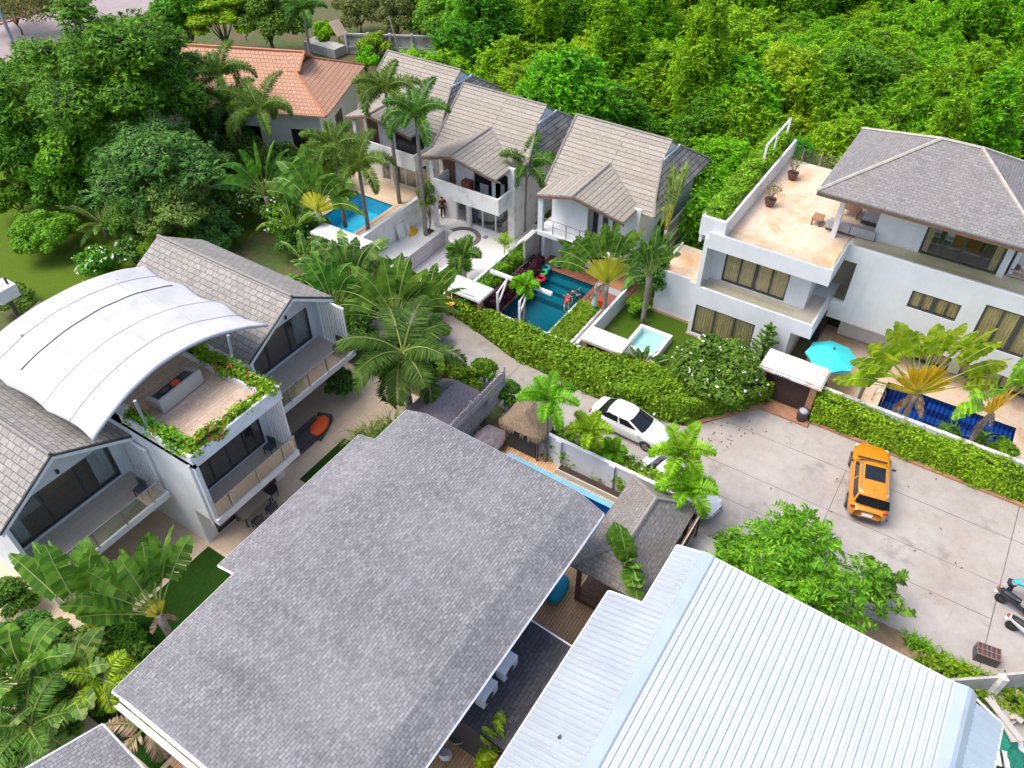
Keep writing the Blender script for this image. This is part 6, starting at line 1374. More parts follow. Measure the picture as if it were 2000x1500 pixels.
MB().box(-2.06,-1.9,-.55,.55,1.64,1.70).build('spoiler', PO, cab, org=(0,0,0), bevel=.02); MB().box(-2.40,-2.3,-.66,.66,.36,.52).build('rear_bumper_trim', M['black'], body, org=(0,0,0), bevel=.02); MB().tube([(-1.6,0,1.72),(-1.66,0,1.80)],.02,5).build('antenna', M['black'], cab, org=(0,0,0))
MB().box(-2.38,-2.30,-.45,.45,.88,.93).build('tailgate_trim', M['black'], body, org=(0,0,0)); MB().box(1.0,1.12,-.7,.7,1.055,1.075).build('cowl', M['black'], body, org=(0,0,0)) 
sed_st = [(-2.2,.55,.78,.36),(-2.14,.78,.94,.3),(-1.8,.85,1.0,.24),(-1.2,.87,.98,.22),(-.2,.87,.94,.22),(.7,.87,.93,.22),(1.2,.86,.90,.23),(1.75,.82,.80,.25),(2.1,.70,.70,.3),(2.22,.5,.62,.36)]
gh_s = ((-1.85,1.25,.80,.95),(-1.12,.18,.62,1.44))
o_ = dict(rw=.12, head=(1.98,.58,.68), tail=(-2.12,.64,.86))
r, body, cab = vehicle('parked_car', 'white sedan on the lane beside the long hedge', 'car', (28.1,10.7,0), rad(-92), PW, sed_st, gh_s, (-1.3,1.36), .32, o_)
MB().tube([(-1.2,0,1.46),(-1.26,0,1.53)],.02,5).build('antenna', M['black'], cab, org=(0,0,0))
vehicle('parked_car', 'second white sedan half hidden beneath the lime green palms', 'car', (25.55,6.75,0), rad(-103), PW, sed_st, gh_s, (-1.3,1.36), .32, o_)

def scooter(label, loc, rz, c, seat):
    r = thing('scooter', label, 'scooter', loc, rz); O = (0,0,0)
    for x in (-.62,.62):
        t = MB(); t.lathe([(.12,-.04),(.22,-.055),(.25,-.03),(.25,.03),(.22,.055),(.12,.04)],(0,0,0),18); t.xf(Matrix.Translation((x,0,.25)) @ Matrix.Rotation(math.pi/2,4,'X')); w = t.build('wheel', M['tyre'], r, org=O, smooth=True)
        k = MB().lathe([(.03,-.05),(.13,-.03),(.13,.03),(.03,.05)],(0,0,0),12); k.xf(Matrix.Translation((x,0,.25)) @ Matrix.Rotation(math.pi/2,4,'X')); k.build('rim', M['rim'], w, org=O)
    def sec(x,w,zt,zb): return [(x,0,zt),(x,w*.7,zt-.01),(x,w,zt-.1),(x,w*.9,zb+.08),(x,w*.4,zb),(x,-w*.4,zb),(x,-w*.9,zb+.08),(x,-w,zt-.1),(x,-w*.7,zt-.01),(x,0,zt)]
    bd = loft([(-.95,.06,.80,.66),(-.85,.13,.82,.60),(-.5,.17,.76,.42),(-.1,.16,.68,.3),(.15,.13,.36,.24),(.4,.14,.36,.24)], sec).build('body', c, r, org=O, smooth=True, sub=1)
    MB().tube([(.38,0,.3),(.5,0,.62),(.44,0,1.0)],[.15,.17,.10],10).build('front_shield', c, r, org=O, smooth=True)
    loft([(-.82,.08,.86,.78),(-.6,.13,.86,.76),(-.2,.14,.80,.70),(.05,.09,.76,.68)], sec).build('seat', seat, r, org=O, smooth=True)
    MB().tube([(.40,-.34,1.02),(.44,-.12,1.0),(.44,.12,1.0),(.40,.34,1.02)],.022,6).build('handlebar', M['black'], r, org=O)
    MB().blob((.54,0,.95),(.07,.1,.08),10,6).build('headlight', M['lamp'], r, org=O, smooth=True); MB().blob((-.93,0,.76),(.07,.10,.06),10,6).build('tail_light', M['tail'], r, org=O, smooth=True)
    MB().tube([(-.62,0,.25),(-.3,.0,.3)],.07,6).build('swingarm', M['black'], r, org=O); MB().tube([(.62,0,.25),(.46,0,.7)],.03,6).build('fork', M['steel'], r, org=O)
    MB().slab([(-1.0,-.08,.52),(-.85,-.1,.64),(-.85,.1,.64),(-1.0,.08,.52)],.02).build('number_plate', M['whitetrim'], r, org=O)
    for s in (1,-1): MB().tube([(.42,s*.2,1.02),(.40,s*.28,1.22)],.012,5).build('mirror', M['black'], r, org=O)
    return r
scooter('black scooter with red tail light beside the person in the turquoise shirt', (27.55,-8.35,0), rad(-100), M['black'], M['black'])
scooter('black and white scooter parked below the black one at the right edge', (26.35,-8.95,0), rad(-100), paint('white_scooter', (.7,.7,.72)), M['black'])

# ------------------------------------------------------------------ people
def person(label, loc, rz, J, cols, hair='dark', rot=None, group=None, hairlong=False):
    "J: dict of joints; one skinned body, clothing and hair as children"
    r = thing('person', label, 'person', loc, rz, group)
    if rot: r.rotation_euler = rot
    order = ['pel','spi','che','nek','hed','top']
    rad_ = dict(pel=.125,spi=.115,che=.135,nek=.052,hed=.088,top=.07,lsh=.06,rsh=.06,lel=.042,rel=.042,lwr=.030,rwr=.030,lha=.036,rha=.036,lhi=.095,rhi=.095,lkn=.06,rkn=.06,lan=.04,ran=.04,lfo=.036,rfo=.036)
    def mk(name, names, edges, mat, grow=0, par=r, extra=()):
        idx = {n: i for i, n in enumerate(names)}; vs = [Vector(J[n]) for n in names]; es = [(idx[a], idx[b]) for a, b in edges]; rs = [rad_[n]+grow for n in names]
        for a, p, q in extra: vs.append(Vector(p)); rs.append(q); es.append((idx[a], len(vs)-1))
        me = bpy.data.meshes.new(name); me.from_pydata([tuple(v) for v in vs], es, []); me.materials.append(mat)
        o = bpy.data.objects.new(name, me); COL.objects.link(o); o.parent = par
        o.modifiers.new('skin', 'SKIN').use_smooth_shade = True
        if not me.skin_vertices:
            bm = bmesh.new(); bm.from_mesh(me); bm.verts.layers.skin.verify(); bm.to_mesh(me); bm.free()
        for i, sv in enumerate(me.skin_vertices[0].data): sv.radius = (rs[i], rs[i]); sv.use_root = (i == 0)
        s = o.modifiers.new('sub', 'SUBSURF'); s.levels = 1; s.render_levels = 2; return o
    ed = [('pel','spi'),('spi','che'),('che','nek'),('nek','hed'),('hed','top')]
    for s in 'lr': ed += [('che',s+'sh'),(s+'sh',s+'el'),(s+'el',s+'wr'),(s+'wr',s+'ha'),('pel',s+'hi'),(s+'hi',s+'kn'),(s+'kn',s+'an'),(s+'an',s+'fo')]
    names = ['pel','spi','che','nek','hed','top']+[s+k for s in 'lr' for k in ('sh','el','wr','ha','hi','kn','an','fo')]
    ex = []
    for s in 'lr':
        h, w = Vector(J[s+'ha']), Vector(J[s+'wr']); d = (h-w).normalized(); sd = d.cross(Vector((0,0,1))); sd = sd.normalized() if sd.length > .1 else Vector((1,0,0)); up = sd.cross(d)
        for k, ln in zip((-1.5,-.5,.5,1.5), (.065,.08,.085,.07)): ex.append((s+'ha', h+d*ln+sd*k*.018-up*.015, .008))
        ex.append((s+'ha', w+d*.05+sd*.055, .009))
    b = mk('body', names, ed, M['skin'], 0, r, ex)
    sh = ['spi','che','lsh','rsh','lel','rel']; top = ['pel']+sh
    for k in 'lr':
        J['q'+k] = Vector(J[k+'sh']).lerp(Vector(J[k+'el']), .75); rad_['q'+k] = .05
    mk('shirt', ['pel','spi','che','lsh','rsh','ql','qr'], [('pel','spi'),('spi','che'),('che','lsh'),('che','rsh'),('lsh','ql'),('rsh','qr')], cols[0], .014, b)
    for k in 'lr':
        J['p'+k] = Vector(J[k+'kn']).lerp(Vector(J[k+'an']), cols[2]); rad_['p'+k] = .05
    mk('trousers', ['pel','lhi','rhi','lkn','rkn','pl','pr'], [('pel','lhi'),('pel','rhi'),('lhi','lkn'),('rhi','rkn'),('lkn','pl'),('rkn','pr')], cols[1], .014, b)
    hd, tp, nk = Vector(J['hed']), Vector(J['top']), Vector(J['nek']); upv = (tp-nk).normalized(); fw = Vector(J.get('face', (1,0,0))); fw = (fw-upv*fw.dot(upv)).normalized(); sdv = upv.cross(fw)
    hm = MB(); hm.blob((0,0,0), (.098,.098,.095), 10, 6); hm.v = [tuple(hd+upv*.065-fw*.025+fw*p[0]+sdv*p[1]+upv*p[2]) for p in hm.v]
    if hairlong: hm.tube([tuple(hd+upv*.05-fw*.07), tuple(hd-upv*.08-fw*.1), tuple(hd-upv*.2-fw*.1)], [.085,.08,.05], 8)
    hm.build('hair', M['hair'], b, org=(0,0,0), smooth=True)
    for s in (1,-1): MB().blob(tuple(hd+fw*.082+sdv*.032*s+upv*.01), (.012,.012,.009), 6, 4).build('eye', M['black'], b, org=(0,0,0)); MB().blob(tuple(hd+sdv*.09*s), (.022,.014,.032), 6, 4).build('ear', M['skin'], b, org=(0,0,0))
    MB().blob(tuple(hd+fw*.095-upv*.02), (.018,.014,.025), 6, 4).build('nose', M['skin'], b, org=(0,0,0)); MB().blob(tuple(hd+fw*.085-upv*.05), (.01,.024,.008), 6, 4).build('mouth', M['lip'], b, org=(0,0,0))
    return r
M['skin'] = plain('skin', (.42,.23,.15), .55); M['hair'] = plain('black_hair', (.012,.01,.01), .5); M['lip'] = plain('lip', (.35,.12,.1), .5)
def stand(**k):
    J = dict(pel=(0,0,.93),spi=(0,0,1.12),che=(0,0,1.33),nek=(0,0,1.48),hed=(.02,0,1.60),top=(.02,0,1.69),lsh=(0,.17,1.41),rsh=(0,-.17,1.41),lel=(0,.24,1.13),rel=(0,-.24,1.13),lwr=(.08,.25,.9),rwr=(.08,-.25,.9),lha=(.12,.25,.82),rha=(.12,-.25,.82),lhi=(0,.095,.87),rhi=(0,-.095,.87),lkn=(.02,.12,.48),rkn=(.02,-.12,.48),lan=(0,.13,.07),ran=(0,-.13,.07),lfo=(.15,.15,.035),rfo=(.15,-.15,.035)); J.update(k); return J
DK = plain('black_clothes', (.02,.018,.02), .8); MR = plain('dark_red_shirt', (.06,.015,.015), .8); WB = plain('lavender_top', (.55,.56,.68), .8); CY = plain('turquoise_shirt', (.02,.42,.52), .75); NV = plain('navy_trousers', (.02,.025,.06), .8); RS = plain('red_swimwear', (.34,.055,.045), .6)
q = at(866,425,0); person('person in black holding one arm out under the white balcony', (q.x,q.y,.013), rad(-125), stand(rel=(.1,-.36,1.2), rwr=(.28,-.42,1.33), rha=(.34,-.43,1.40)), (MR,DK,.9))
q = at(1106,508,0); person('seated person in a lavender top on the brown deck by the grey vase', (q.x+.1,q.y,.013), rad(200), stand(pel=(0,0,.52),spi=(.02,0,.72),che=(.08,0,.92),nek=(.12,0,1.06),hed=(.17,0,1.18),top=(.2,0,1.27),lsh=(.08,.17,1.0),rsh=(.08,-.17,1.0),lel=(.2,.24,.76),rel=(.2,-.24,.76),lwr=(.4,.16,.72),rwr=(.4,-.16,.72),lha=(.47,.12,.72),rha=(.47,-.12,.72),lhi=(.05,.1,.47),rhi=(.05,-.1,.47),lkn=(.46,.13,.46),rkn=(.46,-.13,.46),lan=(.5,.13,.07),ran=(.5,-.13,.07),lfo=(.65,.14,.035),rfo=(.65,-.14,.035)), (WB,DK,.2), hairlong=True)
swim = stand(lel=(.2,.35,1.55),rel=(.1,-.32,1.2),lwr=(.3,.3,1.78),rwr=(.2,-.3,.98),lha=(.33,.28,1.86),rha=(.25,-.28,.92),lkn=(-.05,.14,.48),rkn=(.08,-.12,.48))
q = at(1114,590,-.1); person('swimmer in red at the middle of the teal pool', (q.x-.9,q.y-.2,-.20), 0, dict(swim), (RS,RS,-.5), rot=(0, rad(82), rad(25)))
q = at(1135,574,-.1); person('swimmer floating beside the one in red in the teal pool', (q.x-.5,q.y-.9,-.22), 0, stand(lel=(0,.4,1.4),rel=(0,-.4,1.4),lwr=(.05,.62,1.5),rwr=(.05,-.62,1.5),lha=(.05,.7,1.53),rha=(.05,-.7,1.53)), (plain('dark_swimwear', (.03,.05,.06), .6),NV,-.5), rot=(0, rad(84), rad(75)))
q = at(1953,1160,0); person('person in a turquoise shirt bending over next to the scooters', (q.x+.1,q.y-.25,0), rad(-75), stand(pel=(-.12,0,.9),spi=(.05,0,1.05),che=(.27,0,1.13),nek=(.42,0,1.16),hed=(.54,0,1.18),top=(.63,0,1.21),lsh=(.3,.18,1.1),rsh=(.3,-.18,1.1),lel=(.42,.27,.86),rel=(.46,-.26,.86),lwr=(.58,.2,.66),rwr=(.62,-.2,.68),lha=(.63,.18,.59),rha=(.68,-.18,.61),lhi=(-.12,.1,.85),rhi=(-.12,-.1,.85),lkn=(.02,.13,.47),rkn=(-.06,-.12,.47),lan=(-.05,.14,.07),ran=(-.22,-.13,.07),lfo=(.1,.15,.035),rfo=(-.08,-.15,.035)), (CY,NV,.9))
# ------------------------------------------------------------------ furniture and small things
def simple(name, label, cat, loc, parts, rz=0, group=None):
    r = thing(name, label, cat, loc, rz, group)
    for nm, mb, mat, *k in parts: mb.build(nm, mat, r, org=(0,0,0), **(k[0] if k else {}))
    return r
def bx(*a): return MB().box(*a)
SM = dict(smooth=True)
# parasol, table and chairs of the white villa
pr = thing('parasol', 'open turquoise octagonal parasol on the white villa patio', 'parasol', (37.4, 3.15, 0)); m = MB(); n = 8
ringv = [(1.4*math.cos(i*math.pi/4+.3), 1.4*math.sin(i*math.pi/4+.3), 2.1) for i in range(n)]
for i in range(n):
    a, b_ = ringv[i], ringv[(i+1) % n]; mid = ((a[0]+b_[0])/2*.96, (a[1]+b_[1])/2*.96, 2.13); m.add([(0,0,2.62), a, mid], [(0,1,2)]); m.add([(0,0,2.62), mid, b_], [(0,1,2)])
    m.add([a, mid, (mid[0],mid[1],mid[2]-.13), (a[0],a[1],a[2]-.13)], [(0,1,2,3)]); m.add([mid, b_, (b_[0],b_[1],b_[2]-.13), (mid[0],mid[1],mid[2]-.13)], [(0,1,2,3)])
cn = m.build('canopy', M['teal'], pr, org=(0,0,0)); MB().lathe([(.05,2.6),(.05,2.7),(.02,2.76)], n=8).build('finial', M['black'], cn, org=(0,0,0)); MB().tube([(0,0,.02),(0,0,2.6)], .03, 8).build('pole', M['steel'], pr, org=(0,0,0)); MB().lathe([(.3,.02),(.3,.1),(.06,.14)], n=16).build('base', M['charcoal'], pr, org=(0,0,0))
for i in range(n): MB().tube([(0,0,2.58), tuple(Vector(ringv[i])*1.0)], .012, 4).build('rib', M['steel'], cn, org=(0,0,0))
def table(label, loc, w, l, h, top, leg, rz=0, name='table'):
    return simple(name, label, 'table', loc, [('table_top', bx(-l/2,l/2,-w/2,w/2,h-.05,h), top)]+[('leg', bx(sx*(l/2-.08)-.035, sx*(l/2-.08)+.035, sy*(w/2-.08)-.035, sy*(w/2-.08)+.035, 0, h-.05), leg) for sx in (1,-1) for sy in (1,-1)], rz)
def chair(label, loc, rz, mat, leg, group=None):
    return simple('chair', label, 'chair', loc, [('seat', bx(-.22,.22,-.23,.23,.42,.48), mat), ('backrest', MB().slab([(-.26,-.23,.92),(-.20,-.23,.5),(-.20,.23,.5),(-.26,.23,.92)],.06) if False else bx(-.25,-.19,-.23,.23,.48,.90), mat)]+[('leg', bx(sx*.19-.02,sx*.19+.02,sy*.2-.02,sy*.2+.02,0,.42), leg) for sx in (1,-1) for sy in (1,-1)], rz, group)
table('dark table in the shade of the turquoise parasol', (37.0,3.6,.012), .8, .8, .73, M['darkfurn'], M['charcoal'])
q = at(492,985,.7); TX, TY = q.x, q.y
table('long pale wooden dining table on the patio below the deck block', (TX,TY,.012), .85, 1.7, .74, plain('table_wood',(.42,.36,.31),.6,c2=(.33,.28,.24)), M['charcoal'])
for dx, dy, rz, lab in ((-.45,.75,-90,'dark patio chair under the block balcony, table far left'),(.45,.75,-90,'dark patio chair under the block balcony, table far right'),(-.45,-.75,90,'dark patio chair nearest the shingle roof at the left table end'),(.45,-.75,90,'dark patio chair nearest the shingle roof at the right table end'),(1.2,0,180,'dark patio chair at the head of the dining table')):
    chair(lab, (TX+dx,TY+dy,.012), rad(rz), M['darkfurn'], M['charcoal'], 'patio dining chairs')
q = at(624,832,.3); simple('lounger', 'bright orange lounge cushion on a low dark frame on the patio', 'lounger', (q.x,q.y,.012), [('frame', bx(-.8,.8,-.42,.42,.05,.2), M['charcoal']), ('cushion', MB().blob((0,0,.34),(.85,.46,.2),16,8), M['orange'], SM), ('headrest', bx(.62,.84,-.4,.4,.2,.46), M['darkfurn'])], rad(20))
q = at(592,858,.4); simple('daybed', 'long dark daybed against the ground floor glass beside the orange lounger', 'daybed', (q.x,q.y,.012), [('frame', bx(-1.4,1.4,-.4,.4,.05,.3), M['charcoal']), ('mattress', bx(-1.35,1.35,-.36,.36,.3,.42), M['darkfurn']), ('backrest', bx(-1.4,1.4,.3,.4,.42,.8), M['darkfurn'])])
q = at(350,768,6.7)
sf = simple('sofa', 'curved grey wicker sofa on the roof deck under the canopy', 'sofa', (q.x,q.y,6.53), [('base', bx(-1.15,1.15,-.15,.62,.04,.38), M['wicker'],dict(bevel=.05)), ('backrest', bx(-1.2,1.2,-.32,-.15,.04,.8), M['wicker'],dict(bevel=.05)), ('armrest', bx(-1.2,-1.0,-.15,.62,.38,.66), M['wicker'],dict(bevel=.05)), ('armrest', bx(1.0,1.2,-.15,.62,.38,.66), M['wicker'],dict(bevel=.05)), ('seat_cushion', bx(-.98,.98,-.13,.6,.382,.5), M['darkfurn'],dict(bevel=.03))], rad(4))
tag(simple('cushion', '', '', (q.x+.15,q.y+.25,7.04), [('cover', MB().blob((0,0,.05),(.24,.2,.09),10,6), M['orange'], SM)]), 'small orange cushion on the roof deck sofa', 'cushion')
for dx, lab in ((-.45,'dark scatter cushion left of the orange one on the sofa'),(.62,'dark scatter cushion right of the orange one on the sofa')): simple('cushion', lab, 'cushion', (q.x+dx,q.y+.15,7.04), [('cover', MB().blob((0,0,.1),(.26,.14,.18),10,6), M['darkfurn'], SM)], group='dark cushions on the roof deck sofa')
# furniture of the white villa terrace
q = at(1655,440,7.1)
simple('sofa', 'pale grey outdoor sofa behind the free pillar of the white villa terrace', 'sofa', (42.2,5.0,6.90), [('frame', bx(-.4,.4,-1.5,1.2,.08,.2), M['charcoal']), ('seat_cushion', bx(-.38,.38,-1.48,-.15,.2,.42), M['greyfab'],dict(bevel=.03)), ('seat_cushion', bx(-.38,.38,-.12,1.18,.2,.42), M['greyfab'],dict(bevel=.03)), ('backrest', bx(-.5,-.38,-1.48,-.15,.2,.72), M['greyfab'],dict(bevel=.03)), ('backrest', bx(-.5,-.38,-.12,1.18,.2,.72), M['greyfab'],dict(bevel=.03))])
table('small teak side table at the end of the grey terrace sofa', (42.2,6.75,6.90), .6, .75, .45, plain('teak',(.36,.19,.10),.6), M['charcoal'], name='side_table')
table('square teak coffee table under the white villa eave', (44.3,5.4,6.90), 1.0, 1.0, .5, plain('teak_dark',(.33,.175,.10),.6), M['charcoal'], name='coffee_table')
simple('daybed', 'long grey daybed deep under the hipped roof of the white villa', 'daybed', (44.6,4.2,7.012), [('frame', bx(-1.3,1.3,-.45,.45,.05,.25), M['charcoal']), ('mattress', bx(-1.28,1.28,-.43,.43,.25,.42), M['greyfab'],dict(bevel=.03))])
for px, py, lab in ((1502,402,'brown glazed pot with a twiggy bush nearer the terrace front'),(1546,350,'brown glazed pot with a twiggy bush at the back of the terrace')):
    q = at(px,py,6.9); r = simple('potted_plant', lab, 'potted plant', (q.x,q.y,6.9), [('pot', MB().lathe([(.20,0),(.30,.25),(.34,.42),(.36,.46),(.30,.46),(.27,.36)],n=18), M['potred'], SM), ('soil', MB().lathe([(.28,.38),(.28,.4)],n=12), M['soil'])])
    R = np.random.default_rng(int(px)); t_ = MB()
    for i in range(9):
        a = R.uniform(0,6.28); t_.tube([(0,0,.35),(.15*math.cos(a),.15*math.sin(a),.8),(.4*math.cos(a),.4*math.sin(a),1.0+R.uniform(0,.35))],[.02,.015,.008],4)
    t_.build('stem', M['barkd'], r, org=(0,0,0)); C = R.normal(size=(150,3))*[.28,.28,.18]+[0,0,1.15]; leafobj('leaves', leafdata(C, R.normal(size=C.shape)+[0,0,1], .14, .06, R), L['dry'], r)
for y, lab in ((.75,'white dining chair behind the top floor glass, left'),(.1,'white dining chair behind the top floor glass, right')): chair(lab, (43.6,y,7.03), rad(180), M['whitetrim'], M['steel'])
simple('sideboard', 'orange-brown wooden cabinet inside the top floor room', 'cabinet', (44.2,-.8,7.03), [('cabinet_body', bx(-.3,.3,-.7,.7,0,.9), plain('amber_wood',(.42,.15,.03),.5)), ('cabinet_door', bx(-.33,-.302,-.66,-.02,.06,.84), plain('dark_amber_wood',(.2,.06,.02),.5))])
simple('console', 'whitewashed console with plant and ornament at the right terrace edge', 'console', (42.5,-3.75,7.012), [('shelf', bx(-.25,.25,-.6,.6,.40,.44), M['palewood']), ('shelf', bx(-.25,.25,-.6,.6,.1,.14), M['palewood']), ('ornament', MB().lathe([(.02,.44),(.16,.6),(.1,.8),(.01,1.0)],n=10), M['whitetrim'], SM), ('basket', MB().lathe([(.1,.44),(.16,.55),(.13,.66)],(0,.35,0),n=10), M['potred'], SM)])
q = at(1695,778,.3); simple('sun_lounger', 'grey sun lounger with a dark red towel by the navy pool', 'lounger', (35.75,1.55,.012), [('frame', bx(-.38,.38,-1.0,1.0,.18,.28), M['greyfab']), ('mattress', bx(-.35,.35,-.97,.95,.28,.36), plain('taupe_cushion',(.42,.38,.36),.9)), ('leg', bx(-.36,-.3,-.95,-.88,0,.18), M['charcoal']), ('leg', bx(.3,.36,-.95,-.88,0,.18), M['charcoal']), ('leg', bx(-.36,-.3,.88,.95,0,.18), M['charcoal']), ('leg', bx(.3,.36,.88,.95,0,.18), M['charcoal'])])
tw = MB().grid([[(35.5+.5*i/5, .75+.9*j/8, .385+.02*math.sin(i*2+j)) for i in range(6)] for j in range(9)]); simple('towel', 'dark red towel lying on the grey sun lounger', 'towel', (0,0,0), []); bpy.data.objects.remove([o for o in bpy.data.objects if o.name.startswith('towel')][-1]); o = tw.build('towel', plain('maroon_towel',(.16,.012,.035),.9)); tag(o, 'dark red towel lying on the grey sun lounger', 'towel'); o.modifiers.new('t','SOLIDIFY').thickness = .015
pl = thing('pool_ladder', 'chrome pool ladder rails at the left end of the navy pool', 'ladder', (37.9,.2,0))
for x in (37.6,38.1): MB().tube([(x-37.9,.2,.012),(x-37.9,.15,.55),(x-37.9,-.1,.75),(x-37.9,-.35,.45),(x-37.9,-.38,-.3)],.025,6).build('rail', M['steel'], pl, org=(0,0,0))
# yard of the teal pool
q = at(1076,488,0); simple('urn', 'tall grey ceramic urn on the brown deck of the right villa', 'urn', (q.x,q.y,.013), [('urn_body', MB().lathe([(.18,0),(.34,.35),(.38,.65),(.28,.95),(.17,1.05),(.2,1.1),(.12,1.08)],n=18), M['ceramic'], SM)])
q = at(1091,498,0); simple('stool', 'white ceramic stool between the urn and the seated person', 'stool', (q.x,q.y,.013), [('stool_body', MB().lathe([(.15,0),(.2,.2),(.15,.45)],n=14), M['whitetrim'], SM)])
q = at(1104,508,0); simple('wicker_chair', 'low dark seat under the seated person on the brown deck', 'seat', (q.x+.1,q.y,.013), [('seat_body', bx(-.22,.22,-.24,.24,0,.42), M['darkfurn'],dict(bevel=.03))])
q = at(1090,521,0); simple('basin', 'shallow turquoise basin on the brown deck by the pool', 'basin', (q.x,q.y,.013), [('bowl', MB().lathe([(.16,0),(.26,.14),(.28,.16),(.22,.12),(.12,.04)],n=16), plain('teal_plastic',(.1,.5,.55),.4), SM)])
for px, py, c, lab in ((1056,545,(.5,.01,.04),'red inflatable toy at the corner of the teal pool'),(1060,533,(.05,.45,.12),'green inflatable toy by the teal pool corner'),(1066,524,(.03,.36,.45),'teal inflatable ring at the teal pool corner')):
    q = at(px,py,.1); simple('pool_float', lab, 'pool float', (q.x,q.y,.05), [('ring', MB().grid([[((.26+.1*math.cos(b_))*math.cos(a),(.26+.1*math.cos(b_))*math.sin(a),.1+.1*math.sin(b_)) for b_ in [k*math.pi/4 for k in range(9)]] for a in [k*math.pi/8 for k in range(17)]]), plain('float_'+lab[:4],c,.3), SM)])
q = at(1158,540,.4); simple('platform_bed', 'white platform with brown top at the right of the teal pool', 'platform', (38.95,17.4,.013), [('platform_base', bx(-.5,1.4,-.8,.9,0,.5), M['white']), ('top_boards', bx(-.5,1.4,-.8,.9,.502,.54), plain('orange_brown_board',(.4,.18,.09),.6))])
q = at(1159,616,0); pf = simple('closed_parasol', 'folded pale turquoise parasol beside the grassy planter', 'parasol', (q.x,q.y,0), [('pole', MB().tube([(0,0,0),(0,0,2.5)],.03,6), M['whitetrim']), ('folded_cloth', MB().lathe([(.16,.75),(.2,.9),(.13,1.5),(.06,2.2),(.03,2.4)],n=10), plain('pale_aqua_cloth',(.45,.68,.66),.8), SM)])
q = at(1170,598,.4); simple('storage_box', 'orange-red box behind the folded parasol', 'box', (q.x+.4,q.y,.013), [('box_body', bx(-.2,.2,-.25,.25,0,.6), plain('orange_red_plastic',(.6,.09,.03),.5)), ('box_lid', bx(-.22,.22,-.27,.27,.6,.65), plain('red_lid',(.5,.06,.02),.5))])
# emptied pool terrace: jacuzzi, rubble, tarps
j = thing('round_spa', 'round white spa with a curved dark pebble rim on the emptied terrace', 'spa', (38.6,29.3,0)); m = MB(); rows = []
for i in range(31):
    a = math.pi*(.42-1.18*i/30); rows.append([((r_)*math.cos(a), (r_)*math.sin(a), z) for r_, z in ((1.0,.02),(1.0,.09),(1.32,.09),(1.32,.02))])
m.grid(rows); m.build('pebble_rim', plain('pebble_mosaic',(.25,.24,.225),.7,c2=(.07,.068,.065),scale=5), j, org=(0,0,0)); MB().lathe([(1.0,.015),(.95,.05),(.7,.05),(.6,.03)],n=28).build('spa_basin', M['whitetile'], j, org=(0,0,0)); bx(.75,1.05,-1.5,-1.25,.013,.10).build('step_block', M['ceramic'], j, org=(0,0,0))
def heap(label, px, py, r_, h, c, name='tarp', cat='tarp', seed=1, loc=None):
    R = np.random.default_rng(seed); q = at(px,py,.1) if loc is None else Vector(loc); m = MB(); rows = []
    for i in range(7):
        k = i/6; rows.append([(r_*(1-k)*(1+.2*math.sin(3*a+seed)+R.uniform(-.08,.08))*math.cos(a), r_*(1-k)*(1+.2*math.cos(2*a+seed)+R.uniform(-.08,.08))*math.sin(a), h*(1-(1-k)**2)*R.uniform(.85,1.1)+.02) for a in [2*math.pi*t_/18 for t_ in range(18)]]); rows[-1].append(rows[-1][0])
    m.grid(rows); return simple(name, label, cat, (q.x,q.y,.013 if loc is None else q.z), [('cloth', m, plain('cloth_'+str(seed),c,.85,c2=tuple(x*.75 for x in c),scale=4))])
heap('crumpled bright yellow tarpaulin on the emptied pool terrace', 800, 450, .65, .3, (.80,.42,.01), seed=11)
heap('dark grey tarpaulin heap at the front of the emptied terrace', 737, 474, .75, .55, (.03,.03,.035), seed=12)
heap('grey rubble sacks against the white dividing wall', 808, 431, .55, .7, (.33,.31,.29), 'rubble_pile', 'rubble', 13)
heap('grey rubble pile by the boards on the emptied terrace', 768, 462, .45, .25, (.36,.32,.28), 'rubble_pile', 'rubble', 14)
heap('dark blue tarpaulin hanging in the middle villa opening', 925, 424, .45, 1.4, (.015,.05,.14), seed=15)
heap('black rubbish bag at the right wall of the emptied terrace', 990, 458, .4, .55, (.012,.012,.014), 'rubbish_bag', 'bag', 16)
q = at(706,482,.2); simple('bucket', 'orange bucket at the front edge of the emptied terrace', 'bucket', (q.x+.2,q.y,.013), [('bucket_body', MB().lathe([(.17,0),(.23,.42),(.2,.42),(.15,.05)],n=14), plain('orange_plastic',(.7,.2,.06),.4), SM)])
for i, (px, py, lab) in enumerate(((757,455,'pale board leaning on the white dividing wall, larger one'),(778,452,'narrow pale board leaning on the white dividing wall'))):
    q = at(px,py,0); simple('board', lab, 'board', (q.x,32.62,.013), [('panel', MB().add([(-.45+.2*i,0,0),(.45-.2*i,0,0),(.45-.2*i,.34,1.2),(-.45+.2*i,.34,1.2),(-.45+.2*i,.04,0),(.45-.2*i,.04,0),(.45-.2*i,.37,1.2),(-.45+.2*i,.37,1.2)],[(0,1,2,3),(7,6,5,4),(0,4,5,1),(1,5,6,2),(2,6,7,3),(3,7,4,0)]), M['weather'])])
simple('cabinet', 'reddish brown cabinet on the middle villa balcony', 'cabinet', (39.5,29.3,3.0), [('cabinet_body', bx(-.25,.25,-.35,.35,0,1.1), plain('mahogany',(.16,.045,.03),.5)), ('cabinet_door', bx(-.27,-.252,-.32,.32,.05,1.02), plain('mahogany_door',(.2,.06,.04),.5))])
for i, (y, h, c) in enumerate(((28.2,.95,M['ceramic']),(27.2,1.5,M['sheer']),(26.9,1.4,M['steel']))): simple('stacked_panel', ('grey flat panel leaning on the middle villa balcony','pale shiny panel leaning on the middle villa balcony','grey steel panel at the right of the middle villa balcony')[i], 'panel', (39.9,y,3.0), [('panel', bx(0,.06,-.35,.35,0,h), c)])
